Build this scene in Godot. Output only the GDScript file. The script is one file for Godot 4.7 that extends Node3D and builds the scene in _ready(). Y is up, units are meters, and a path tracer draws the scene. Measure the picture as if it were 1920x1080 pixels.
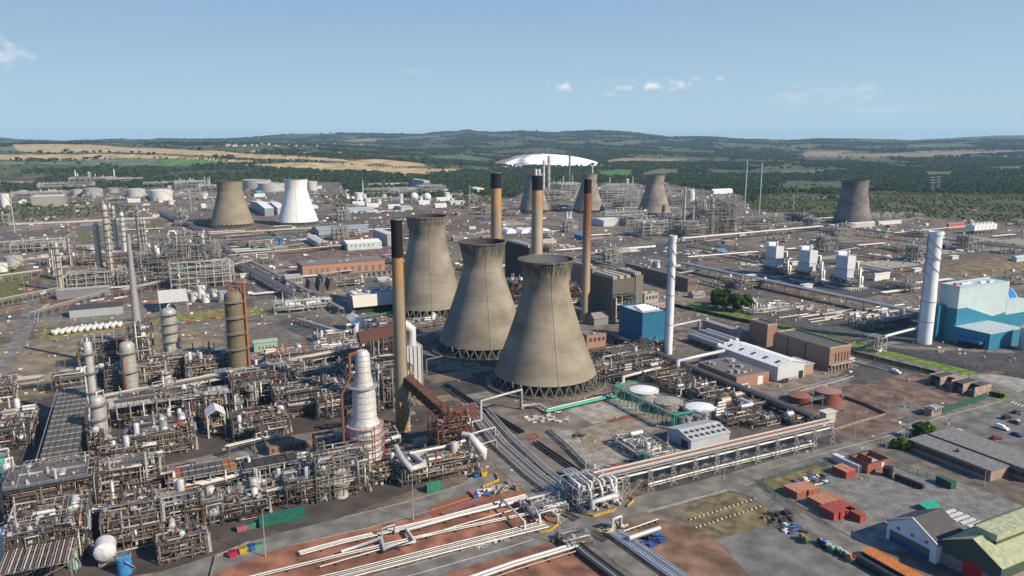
extends Node3D
# An oil refinery and power station seen from a drone about 120 m up.
# x east, y up, -z away from the camera. The plant stands on a street grid turned 26.5 degrees: a thing's own x runs along
# the streets to the right and away, its own z across them towards the camera.
const LENS := 1400.0
const EYE := Vector3(0, 120, 0)
const TILT := 0.19603
const GRID := 0.46251
const U := Vector3(0.895, 0, -0.4462)
const V := Vector3(-0.4462, 0, -0.895)
var rng := RandomNumberGenerator.new()
var taken := {}
var M := {}
var hub: Node3D

func _ready():
	setup_view()
	make_materials()
	land()
	woods()
	towers()
	zone_back()
	zone_left()
	zone_mid()
	zone_right()
	zone_near()
	zone_unit()
	zone_small()

func ground(px: float, py: float, y := 0.0) -> Vector3:   # the point at height y that lies on a survey ray
	var a := (540.0 - py) / LENS
	var d := Vector3((px - 960.0) / LENS, a * cos(TILT) - sin(TILT), -cos(TILT) - a * sin(TILT))
	return EYE + d * ((EYE.y - y) / -d.y)

func on_land(px: float, py: float) -> Vector3:   # the same on the rising land far away
	var a := (540.0 - py) / LENS
	var d := Vector3((px - 960.0) / LENS, a * cos(TILT) - sin(TILT), -cos(TILT) - a * sin(TILT)).normalized()
	var t := 300.0
	var last := t
	while t < 15000.0:
		var p := EYE + d * t
		if p.y < height(p.x, p.z):
			break
		last = t
		t += 10.0 + t * 0.006
	for i in 12:
		var m := (t + last) * 0.5
		var p := EYE + d * m
		if p.y < height(p.x, p.z): t = m
		else: last = m
	return EYE + d * t

func along(p: Vector3, dir: Vector3, px: float) -> float:   # how far from p to the sight line of a column
	var f := Vector3(0, -sin(TILT), -cos(TILT))
	var k := (px - 960.0) / LENS
	return (k * (p - EYE).dot(f) - p.x) / (dir.x - k * dir.dot(f))

func rise(p: Vector3, py: float) -> float:   # height above the sea of a top that stands over p
	return EYE.y - p.z * tan(atan((540.0 - py) / LENS) - TILT)

func W(x: float, y: float, z: float) -> Vector3: return Vector3(x, y, z)
func X(x: float, y: float) -> Vector2: return Vector2(x, y)
func K(r: float, g: float, b: float) -> Color: return Color(r, g, b)
func rnd(a: float, b: float) -> float: return rng.randf_range(a, b)
func pick(a: Array): return a[rng.randi() % a.size()]
const NTH := "first second third fourth fifth sixth seventh eighth ninth tenth eleventh twelfth thirteenth fourteenth fifteenth sixteenth seventeenth eighteenth nineteenth twentieth twenty-first twenty-second twenty-third twenty-fourth twenty-fifth twenty-sixth"
func nth(k: int) -> String: return NTH.split(" ")[k]
func grey(v: float) -> Color: return Color(v, v, v)
func near_to(c: Color, d := 0.12) -> Color:
	var f := rnd(1.0 - d, 1.0 + d)
	return Color(c.r * f, c.g * f, c.b * f)

class Shape:
	var v := PackedVector3Array()
	var n := PackedVector3Array()
	var c := PackedColorArray()
	var t := PackedVector2Array()
	var i := PackedInt32Array()
	var col := Color(0.5, 0.5, 0.5)
	var has_uv := false
	func paint(k: Color) -> Shape:
		col = k
		return self
	func vert(p: Vector3, q: Vector3, uv := Vector2.ZERO) -> int:
		v.append(p); n.append(q); c.append(col); t.append(uv)
		return v.size() - 1
	func tri(a: int, b: int, d: int):   # counter-clockwise from outside
		i.append(a); i.append(d); i.append(b)
	func quad(a: Vector3, b: Vector3, d: Vector3, e: Vector3):
		var q := (b - a).cross(e - a).normalized()
		var k := vert(a, q)
		vert(b, q); vert(d, q); vert(e, q)
		tri(k, k + 1, k + 2); tri(k, k + 2, k + 3)
	func face(a: Vector3, b: Vector3, d: Vector3):
		var q := (b - a).cross(d - a).normalized()
		var k := vert(a, q)
		vert(b, q); vert(d, q)
		tri(k, k + 1, k + 2)
	func hexa(p: Array):   # 4 bottom corners then 4 top, counter-clockwise from above
		quad(p[3], p[2], p[1], p[0]); quad(p[4], p[5], p[6], p[7])
		for k in 4:
			var m := (k + 1) % 4
			quad(p[k], p[m], p[m + 4], p[k + 4])
	func box(lo: Vector3, hi: Vector3):
		hexa([Vector3(lo.x, lo.y, hi.z), Vector3(hi.x, lo.y, hi.z), Vector3(hi.x, lo.y, lo.z), Vector3(lo.x, lo.y, lo.z),
			Vector3(lo.x, hi.y, hi.z), Vector3(hi.x, hi.y, hi.z), Vector3(hi.x, hi.y, lo.z), Vector3(lo.x, hi.y, lo.z)])
	func at(c0: Vector3, s: Vector3):   # a box on its base centre
		box(c0 - Vector3(s.x / 2, 0, s.z / 2), c0 + Vector3(s.x / 2, s.y, s.z / 2))
	func bar(a: Vector3, b: Vector3, w: float, h := -1.0):   # a square bar
		var d := (b - a).normalized()
		var s := d.cross(Vector3.UP)
		s = (Vector3.RIGHT if s.length() < 0.05 else s.normalized()) * w * 0.5
		var u := s.cross(d).normalized() * (w if h < 0 else h) * 0.5
		var r := [a - s - u, a + s - u, b + s - u, b - s - u, a - s + u, a + s + u, b + s + u, b - s + u]
		hexa(r)
	func tube(p: Array, r: float, sides := 6, cap := true):   # a round pipe along points
		var rings := []
		var side := Vector3.ZERO
		for k in p.size():
			var d0: Vector3 = (p[k] - p[k - 1]).normalized() if k > 0 else Vector3.ZERO
			var d1: Vector3 = (p[k + 1] - p[k]).normalized() if k < p.size() - 1 else Vector3.ZERO
			var d := (d0 + d1).normalized()
			if side == Vector3.ZERO:
				side = d.cross(Vector3.UP)
				if side.length() < 0.05: side = Vector3.RIGHT
			side = (side - d * side.dot(d)).normalized()
			var up := d.cross(side)
			var st := v.size()
			var wide := 1.0
			if k > 0 and k < p.size() - 1: wide = minf(1.0 / maxf(0.3, sqrt((1.0 + d0.dot(d1)) / 2.0)), 1.5)
			for s in sides:
				var a := TAU * s / sides
				var q := side * cos(a) + up * sin(a)
				vert(p[k] + q * r * (wide if absf(cos(a)) > 0.5 else 1.0), q)
			rings.append(st)
		for k in rings.size() - 1:
			for s in sides:
				var m := (s + 1) % sides
				tri(rings[k] + s, rings[k + 1] + m, rings[k + 1] + s); tri(rings[k] + s, rings[k] + m, rings[k + 1] + m)
		if cap and r > 0.25:
			for e in 2:
				var k: int = 0 if e == 0 else p.size() - 1
				var d: Vector3 = (p[0] - p[1]).normalized() if e == 0 else (p[k] - p[k - 1]).normalized()
				var m := vert(p[k], d)
				for s in sides: vert(v[rings[k] + s], d)
				for s in sides:
					if e == 1: tri(m, m + 1 + s, m + 1 + (s + 1) % sides)
					else: tri(m, m + 1 + (s + 1) % sides, m + 1 + s)
	func lathe(base: Vector3, prof: Array, sides := 16, uv_top := 0.0, axis := Vector3.UP):   # prof: (radius, height) from bottom to top
		var s0 := axis.cross(Vector3.FORWARD) if absf(axis.dot(Vector3.UP)) > 0.9 else axis.cross(Vector3.UP)
		s0 = s0.normalized()
		var s1 := axis.cross(s0)
		var run := 0.0
		var total := 0.0
		for k in prof.size() - 1: total += (prof[k + 1] - prof[k]).length()
		for k in prof.size() - 1:   # each band has its own vertices, soft round the axis, soft along it where it bends little
			var a: Vector2 = prof[k]
			var b: Vector2 = prof[k + 1]
			var e := b - a
			var len := e.length()
			if len < 1e-5: continue
			var nn := Vector2(e.y, -e.x) / len
			var na := nn
			var nb := nn
			if k > 0:
				var f: Vector2 = (a - prof[k - 1]).normalized()
				if f.dot(e / len) > 0.8: na = (nn + Vector2(f.y, -f.x)).normalized()
			if k < prof.size() - 2:
				var f: Vector2 = (prof[k + 2] - b).normalized()
				if f.dot(e / len) > 0.8: nb = (nn + Vector2(f.y, -f.x)).normalized()
			var st := v.size()
			for s in sides + 1:
				var ang := TAU * s / sides
				var q := s0 * cos(ang) + s1 * sin(ang)
				vert(base + q * a.x + axis * a.y, (q * na.x + axis * na.y).normalized(), Vector2(float(s) / sides, 1.0 - run / total))
				vert(base + q * b.x + axis * b.y, (q * nb.x + axis * nb.y).normalized(), Vector2(float(s) / sides, 1.0 - (run + len) / total))
			for s in sides:
				var o := st + s * 2
				tri(o, o + 2, o + 3); tri(o, o + 3, o + 1)
			run += len
	func can(p: Vector3, r: float, h: float, sides := 12, dome := 0.0):   # an upright cylinder with a top
		var prof := [Vector2(r, 0), Vector2(r, h)]
		if dome > 0:
			for k in [0.4, 0.75, 1.0]: prof.append(Vector2(r * cos(k * PI / 2), h + dome * sin(k * PI / 2)))
		else: prof.append(Vector2(0, h))
		lathe(p, prof, sides)
	func drum(a: Vector3, b: Vector3, r: float, sides := 10):   # a lying vessel with dished ends
		var l := (b - a).length()
		lathe(a, [Vector2(0, -r * 0.45), Vector2(r * 0.7, -r * 0.3), Vector2(r, 0), Vector2(r, l), Vector2(r * 0.7, l + r * 0.3), Vector2(0, l + r * 0.45)], sides, 0.0, (b - a).normalized())
	func ball(p: Vector3, r: float, sides := 12):
		var prof := []
		for k in 9: prof.append(Vector2(r * sin(PI * k / 8.0), r - r * cos(PI * k / 8.0)))
		lathe(p - Vector3(0, r, 0), prof, sides)
	func slab(p: Array, y0: float, y1: float):   # an upright prism over a convex outline, counter-clockwise from above
		for k in p.size():
			var a: Vector2 = p[k]
			var b: Vector2 = p[(k + 1) % p.size()]
			quad(Vector3(a.x, y0, a.y), Vector3(b.x, y0, b.y), Vector3(b.x, y1, b.y), Vector3(a.x, y1, a.y))
		for k in range(1, p.size() - 1):
			face(Vector3(p[0].x, y1, p[0].y), Vector3(p[k].x, y1, p[k].y), Vector3(p[k + 1].x, y1, p[k + 1].y))
	func mesh() -> ArrayMesh:
		var a := []
		a.resize(Mesh.ARRAY_MAX)
		a[Mesh.ARRAY_VERTEX] = v; a[Mesh.ARRAY_NORMAL] = n; a[Mesh.ARRAY_COLOR] = c; a[Mesh.ARRAY_TEX_UV] = t; a[Mesh.ARRAY_INDEX] = i
		var m := ArrayMesh.new()
		m.add_surface_from_arrays(Mesh.PRIMITIVE_TRIANGLES, a)
		return m

func numbered(called: String) -> String:
	taken[called] = taken.get(called, -1) + 1
	return called if taken[called] == 0 else "%s_%03d" % [called, taken[called]]

func tag(o: Node3D, label := "", category := "", group := "", kind := "") -> Node3D:
	if label: o.set_meta("label", label)
	if category: o.set_meta("category", category)
	if group: o.set_meta("group", group)
	if kind: o.set_meta("kind", kind)
	return o

func thing(called: String, label: String, category: String, where: Vector3, group := "", turn := GRID) -> Node3D:
	var o := Node3D.new()
	o.name = numbered(called)
	add_child(o, true)
	o.position = where
	o.rotation.y = turn
	return tag(o, label, category, group)

func put(called: String, s: Shape, m: String, parent: Node3D, kind := "") -> MeshInstance3D:   # a part
	if s.v.size() == 0: return null
	var o := MeshInstance3D.new()
	o.name = called
	o.mesh = s.mesh()
	o.material_override = M[m]
	parent.add_child(o, true)
	if kind: o.set_meta("kind", kind)
	return o

func one(called: String, label: String, category: String, s: Shape, m: String, where := Vector3.ZERO, group := "", turn := GRID) -> MeshInstance3D:   # a thing that is one mesh
	var o := MeshInstance3D.new()
	o.name = numbered(called)
	o.mesh = s.mesh()
	o.material_override = M[m]
	add_child(o, true)
	o.position = where
	o.rotation.y = turn
	tag(o, label, category, group)
	return o

func struct(called: String, s: Shape, m: String, label := "") -> MeshInstance3D:
	var o := one(called, label, "", s, m, Vector3.ZERO, "", 0.0)
	o.set_meta("kind", "structure")
	return o

func again(src: Node3D, label: String, where: Vector3, turn := GRID, group := "") -> Node3D:   # a copy with its parts
	var o: Node3D = src.duplicate()
	var stem := String(src.name)
	if stem.length() > 4 and stem[-4] == "_" and stem.right(3).is_valid_int(): stem = stem.left(-4)
	o.name = numbered(stem)
	add_child(o, true)
	o.position = where
	o.rotation.y = turn
	return tag(o, label, "", group)

func plot(px: float, py: float, to_x: float, to_z: float, top: float) -> Array:   # near corner, width along the street, depth, height
	var p := ground(px, py)
	return [p, along(p, U, to_x), along(p, V, to_z), rise(p, top)]

func setup_view():
	var cam := Camera3D.new()
	cam.name = "camera"
	cam.position = EYE
	cam.rotation.x = -TILT
	cam.fov = rad_to_deg(2.0 * atan(540.0 / LENS))
	cam.near = 1.0
	cam.far = 40000.0
	add_child(cam)
	var env := Environment.new()
	env.background_mode = Environment.BG_SKY
	env.sky = Sky.new()
	var pano := PanoramaSkyMaterial.new()
	pano.panorama = sky_picture()
	pano.energy_multiplier = 0.84
	env.sky.sky_material = pano
	env.tonemap_mode = Environment.TONE_MAPPER_LINEAR
	env.tonemap_exposure = 1.45
	env.sdfgi_enabled = true
	env.ssao_enabled = true
	env.ssil_enabled = true
	env.fog_enabled = true
	env.fog_density = 0.000046
	env.fog_light_color = Color(0.70, 0.86, 1.0)
	env.volumetric_fog_enabled = true
	env.volumetric_fog_density = 0.0
	var w := WorldEnvironment.new()
	w.name = "environment"
	w.environment = env
	add_child(w)
	var sun := DirectionalLight3D.new()
	sun.name = "sun"
	sun.light_energy = 1.6
	sun.light_color = Color(1.0, 0.94, 0.845)
	sun.light_angular_distance = 0.5
	sun.shadow_enabled = true
	add_child(sun)
	sun.look_at_from_position(Vector3.ZERO, Vector3(-0.89, -0.70, -0.45))

func sky_picture() -> ImageTexture:
	# air: blue overhead, pale at the horizon, a little paler towards the sun (to the right and behind)
	var im := Image.create(160, 256, false, Image.FORMAT_RGBF)
	var zen := Color(0.06, 0.19, 0.49)
	var low := Color(0.42, 0.575, 0.64)
	for y in 256:
		var up := PI / 2 - (y + 0.5) / 256.0 * PI
		for x in 160:
			var az := (x - 15.5) / 128.0 * TAU   # 0 is straight ahead, growing to the right
			var to_sun := (cos(az - 2.04) + 1.0) * 0.5
			var k := pow(clampf(1.0 - maxf(up, 0.0) / (PI / 2), 0, 1), 6.0)
			var c := zen.lerp(low, k)
			var s := to_sun * to_sun
			c = c.lerp(Color(0.43, 0.565, 0.61), s * 0.55 * (0.35 + 0.65 * k))
			im.set_pixel(x, y, c)
	im.resize(5120, 2048, Image.INTERPOLATE_BILINEAR)
	im = im.get_region(Rect2i(512, 0, 4096, 2048))
	# small fair-weather clouds, as directions: [survey x, y, half width, half height, strength]
	var nz := FastNoiseLite.new()
	nz.seed = 5
	nz.frequency = 0.055
	nz.fractal_octaves = 4
	for c in [[1049, 165, 24, 12, 0.95], [1118, 154, 15, 5, 0.3], [1171, 167, 14, 9, 0.6], [1145, 176, 12, 7, 0.25], [1221, 163, 20, 11, 0.9], [1275, 162, 23, 12, 1.0], [1309, 147, 18, 5, 0.35], [1350, 147, 10, 4, 0.4],
			[12, 102, 42, 20, 0.42], [-110, 110, 80, 26, 0.3], [778, 136, 24, 9, 0.18], [1500, 184, 62, 22, 0.2], [1608, 178, 40, 18, 0.22], [1650, 205, 90, 10, 0.12], [2300, 150, 80, 25, 0.6], [2600, 90, 60, 20, 0.5], [-500, 160, 70, 20, 0.6], [1180, 150, 90, 6, 0.06]]:
		var a: float = (540.0 - c[1]) / LENS
		var d := Vector3((c[0] - 960.0) / LENS, a * cos(TILT) - sin(TILT), -cos(TILT) - a * sin(TILT)).normalized()
		var cx := fposmod(atan2(d.x, -d.z) / TAU, 1.0) * 4096.0
		var cy := (0.5 - asin(d.y) / PI) * 2048.0
		var w: float = c[2] * 0.48
		var h: float = c[3] * 0.48
		for y in range(int(-h * 2.0), int(h * 2.0) + 1):
			for x in range(int(-w * 2.0), int(w * 2.0) + 1):
				var r := Vector2(x / w, y / h * (1.5 if y > 0 else 1.0)).length()
				var e := 1.0 - r + nz.get_noise_2d(cx + x * 1.0, (cy + y) * 1.6 + c[0]) * 1.1
				if e <= 0: continue
				var s: float = smoothstep(0.0, 0.95, e) * c[4]
				var X := posmod(int(cx) + x, 4096)
				var Y := int(cy) + y
				var lit := Color(0.78, 0.78, 0.78).lerp(Color(0.55, 0.60, 0.66), clampf(y / h * 0.5 + 0.3, 0, 1))
				im.set_pixel(X, Y, im.get_pixel(X, Y).lerp(lit, s))
	return ImageTexture.create_from_image(im)

func speckle(sd: int, freq: float, oct: int, lo: float, hi: float, size := 512, warp := 0.0, cell := false) -> NoiseTexture2D:
	var n := FastNoiseLite.new()
	n.seed = sd
	n.frequency = freq
	n.fractal_octaves = oct
	n.noise_type = FastNoiseLite.TYPE_CELLULAR if cell else FastNoiseLite.TYPE_SIMPLEX_SMOOTH
	if warp > 0:
		n.domain_warp_enabled = true
		n.domain_warp_amplitude = warp
		n.domain_warp_frequency = freq * 0.7
	var t := NoiseTexture2D.new()
	t.width = size; t.height = size
	t.seamless = true
	t.noise = n
	var g := Gradient.new()
	g.offsets = PackedFloat32Array([0.15, 0.85])
	g.colors = PackedColorArray([grey(lo), grey(hi)])
	t.color_ramp = g
	return t

func surface(called: String, tex: Texture2D, metres: float, rough: float, metal := 0.0, fine: Texture2D = null, fine_metres := 3.0) -> StandardMaterial3D:
	var m := StandardMaterial3D.new()
	m.resource_name = called
	m.vertex_color_use_as_albedo = true
	m.roughness = rough
	m.metallic = metal
	m.metallic_specular = 0.4
	if tex:
		m.albedo_texture = tex
		m.uv1_triplanar = true
		m.uv1_world_triplanar = true
		m.uv1_scale = Vector3.ONE / metres
	if fine:
		m.detail_enabled = true
		m.detail_albedo = fine
		m.detail_blend_mode = BaseMaterial3D.BLEND_MODE_MUL
		m.detail_uv_layer = BaseMaterial3D.DETAIL_UV_2
		m.uv2_triplanar = true
		m.uv2_world_triplanar = true
		m.uv2_scale = Vector3.ONE / fine_metres
	M[called] = m
	return m

func make_materials():
	var blotch := speckle(3, 0.012, 7, 0.70, 1.0, 1024, 30.0)
	var grime := speckle(8, 0.02, 5, 0.78, 1.0)
	var grit := speckle(11, 0.05, 4, 0.80, 1.0)
	var patchy := speckle(21, 0.010, 8, 0.62, 1.0, 1024, 40.0)
	surface("soil", blotch, 190.0, 0.95, 0.0, grit, 17.0)
	surface("gravel", patchy, 120.0, 0.97, 0.0, grit, 9.0)
	surface("asphalt", speckle(31, 0.012, 7, 0.74, 1.0, 1024, 25.0), 110.0, 0.9, 0.0, grit, 13.0)
	surface("slab", speckle(41, 0.014, 7, 0.76, 1.0, 1024, 20.0), 80.0, 0.9, 0.0, grime, 12.0)
	surface("grass", patchy, 60.0, 1.0, 0.0, grit, 11.0)
	surface("land", blotch, 900.0, 1.0, 0.0, speckle(51, 0.03, 5, 0.7, 1.0), 120.0)
	surface("metal", grime, 9.0, 0.5, 0.25)
	surface("paint", grime, 14.0, 0.62)
	surface("rust", speckle(61, 0.03, 5, 0.58, 1.0), 8.0, 0.9)
	surface("concrete", speckle(71, 0.02, 6, 0.6, 1.0), 16.0, 0.92)
	surface("brick", speckle(81, 0.03, 5, 0.68, 1.0), 12.0, 0.95)
	surface("roof", speckle(91, 0.02, 5, 0.8, 1.0), 22.0, 0.85)
	surface("cladding", speckle(95, 0.01, 4, 0.93, 1.0), 40.0, 0.55)
	surface("plain", null, 1.0, 0.7)
	surface("leaf", null, 1.0, 0.95)
	surface("glass", null, 1.0, 0.12)
	surface("glossy", null, 1.0, 0.25)
	for k in ["leaf"]:
		M[k].metallic_specular = 0.15

const SKYLINE := [[-600, 258], [-200, 255], [0, 257], [40, 261], [120, 263.5], [250, 261], [440, 260], [500, 256], [560, 251.5], [640, 249.5], [720, 250.5], [800, 250], [850, 246.5], [876, 242], [900, 246.5], [930, 249], [965, 246], [990, 244.5],
	[1030, 247], [1060, 246.5], [1110, 244.5], [1160, 246], [1210, 250], [1260, 256], [1340, 255.5], [1400, 260], [1480, 261.5], [1540, 258.5], [1640, 259.5], [1710, 262], [1780, 258.5], [1860, 254], [1930, 253], [2300, 250], [2700, 256]]
var far_noise: FastNoiseLite
var outlines := {}

func skyline(px: float) -> float:
	for k in SKYLINE.size() - 1:
		if px <= SKYLINE[k + 1][0]:
			return lerpf(SKYLINE[k][1], SKYLINE[k + 1][1], clampf((px - SKYLINE[k][0]) / (SKYLINE[k + 1][0] - SKYLINE[k][0]), 0, 1))
	return 256.0

func stair(x: float, p: Array) -> float:
	for k in p.size() - 1:
		if x <= p[k + 1][0]:
			var t := clampf((x - p[k][0]) / (p[k + 1][0] - p[k][0]), 0, 1)
			return lerpf(p[k][1], p[k + 1][1], t * t * (3 - 2 * t))
	return p[-1][1]

func height(x: float, z: float) -> float:
	var r := Vector2(x, z).length()
	if r < 1750.0: return 0.0
	var d := maxf(-z, r * 0.75)
	var px := clampf(960.0 + LENS * x / (maxf(-z, r * 0.45) * cos(TILT)), -600, 2700)
	var ridge := 120.0 + 9000.0 * tan(atan((540.0 - skyline(px)) / LENS) - TILT)
	var flat := ridge * pow(clampf((d - 2100.0) / 6900.0, 0.0, 1.0), 1.4)
	var hilly := stair(d, [[1850.0, 0.0], [2300.0, 26.0], [3000.0, 76.0], [3900.0, 97.0], [5200.0, 70.0], [9000.0, ridge]])
	var left := 1.0 - smoothstep(480.0, 980.0, px)
	var h := lerpf(flat, hilly, left)
	h += far_noise.get_noise_2d(x, z) * clampf((d - 1900.0) / 3000.0, 0, 1) * 16.0 * (1.0 - smoothstep(6000.0, 8800.0, d) * 0.75)
	if d > 9000.0: h -= minf((d - 9000.0) * 0.05, 90.0)
	return h

func outline(p: Array, land := true) -> PackedVector2Array:
	var o := PackedVector2Array()
	for q in p:
		var w := on_land(q[0], q[1]) if land else ground(q[0], q[1])
		o.append(Vector2(w.x, w.z))
	return o

func bounds(o: PackedVector2Array) -> Rect2:
	var r := Rect2(o[0], Vector2.ZERO)
	for q in o: r = r.expand(q)
	return r

const STRAW := Color(0.78, 0.58, 0.30)
const FIELDS := [
	["straw", [[-60, 291], [80, 289.5], [200, 288.5], [300, 290.5], [430, 299], [520, 304], [440, 304], [330, 297], [230, 297], [120, 301], [0, 300], [-60, 301]], STRAW],
	["straw", [[20, 271], [110, 270], [200, 273.5], [260, 278], [400, 286], [560, 293], [610, 298], [520, 298.5], [400, 293], [230, 285.5], [90, 286], [40, 284]], Color(0.76, 0.57, 0.30)],
	["straw", [[240, 277], [330, 279.5], [460, 289.5], [640, 298.5], [660, 303], [560, 301.5], [420, 293], [330, 287]], STRAW],
	["meadow", [[-60, 277], [60, 274], [120, 274], [60, 283], [-60, 284]], Color(0.25, 0.30, 0.13)],
	["meadow", [[-60, 303], [90, 304], [180, 299.5], [300, 296.5], [285, 308], [200, 312], [90, 307], [-60, 309]], Color(0.22, 0.27, 0.15)],
	["pasture", [[305, 299], [330, 297.5], [400, 302], [440, 304], [360, 309], [285, 311]], Color(0.17, 0.33, 0.07)],
	["straw", [[455, 309], [560, 305], [640, 306.5], [680, 308], [720, 318], [640, 323], [520, 317]], STRAW],
	["straw", [[530, 287.5], [600, 285], [660, 286], [650, 291], [580, 290.5]], STRAW],
	["straw", [[470, 282], [510, 281.5], [510, 285], [470, 285]], STRAW],
	["straw", [[640, 307], [720, 299], [790, 306], [800, 311], [740, 312], [710, 306], [690, 309]], STRAW],
	["straw", [[640, 310], [700, 310.5], [760, 314], [870, 317], [870, 321], [790, 327], [760, 330], [700, 319], [640, 321]], STRAW],
	["straw", [[685, 344], [770, 342.5], [770, 350], [690, 350]], STRAW],
	["straw", [[-60, 340], [70, 340], [60, 347], [-60, 349]], Color(0.44, 0.32, 0.2)],
	["straw", [[1130, 302], [1170, 296.5], [1260, 296.5], [1300, 300], [1200, 306], [1140, 307]], Color(0.5, 0.37, 0.19)],
	["pasture", [[1120, 322], [1160, 318], [1190, 319], [1180, 330], [1140, 334], [1125, 330]], Color(0.13, 0.28, 0.06)],
	["meadow", [[1190, 330], [1240, 316], [1280, 318], [1270, 325], [1220, 332]], Color(0.22, 0.21, 0.09)],
	["pasture", [[1425, 324], [1470, 320.5], [1570, 319], [1580, 322], [1470, 326]], Color(0.26, 0.26, 0.12)],
	["meadow", [[1725, 322], [1795, 322], [1780, 332], [1740, 331]], Color(0.22, 0.23, 0.09)],
	["straw", [[1490, 292], [1600, 288], [1720, 284], [1930, 280], [2200, 278], [2200, 285], [1930, 286], [1800, 293], [1600, 295.5], [1500, 295]], Color(0.42, 0.34, 0.21)],
	["straw", [[1510, 284], [1600, 283], [1570, 289], [1505, 290]], Color(0.48, 0.36, 0.19)],
	["pasture", [[1700, 271], [1790, 269.5], [1850, 276], [1700, 278]], Color(0.16, 0.2, 0.08)],
	["meadow", [[1400, 276], [1520, 271], [1540, 277], [1410, 281]], Color(0.22, 0.22, 0.1)],
	["straw", [[650, 262.5], [700, 258.5], [720, 261], [690, 268], [655, 266]], Color(0.45, 0.3, 0.18)],
	["pasture", [[720, 262], [800, 254.5], [850, 252], [790, 262]], Color(0.17, 0.21, 0.09)],
	["meadow", [[1050, 264], [1110, 269], [1080, 272], [1040, 268]], Color(0.17, 0.23, 0.08)],
	["pasture", [[1120, 269], [1200, 265], [1220, 269], [1150, 273]], Color(0.16, 0.23, 0.08)],
	["meadow", [[790, 294], [860, 290], [930, 300], [900, 305], [840, 298]], Color(0.19, 0.2, 0.1)]]
const PLANT := [[-500, 1200], [-500, 372], [-60, 350], [60, 347], [400, 347], [640, 347], [660, 372], [840, 371], [860, 366], [960, 372], [1000, 352], [1270, 348], [1390, 366], [1410, 395], [1560, 412], [1640, 408], [1900, 416], [2400, 440], [2400, 1200]]
const SCRUB := [[[-60, 382], [150, 382], [300, 392], [290, 402], [-60, 425]], [[1400, 384], [1450, 365], [1560, 375], [1640, 362], [1930, 366], [2300, 380], [2300, 430], [1900, 418], [1640, 408], [1560, 414], [1410, 396]], [[600, 368], [660, 368], [760, 380], [700, 372], [640, 395]], [[850, 366], [930, 372], [930, 398], [850, 396]]]
var plant_rim: PackedVector2Array
var field_rims := []
var scrub_rims := []
var laid := 0

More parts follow.
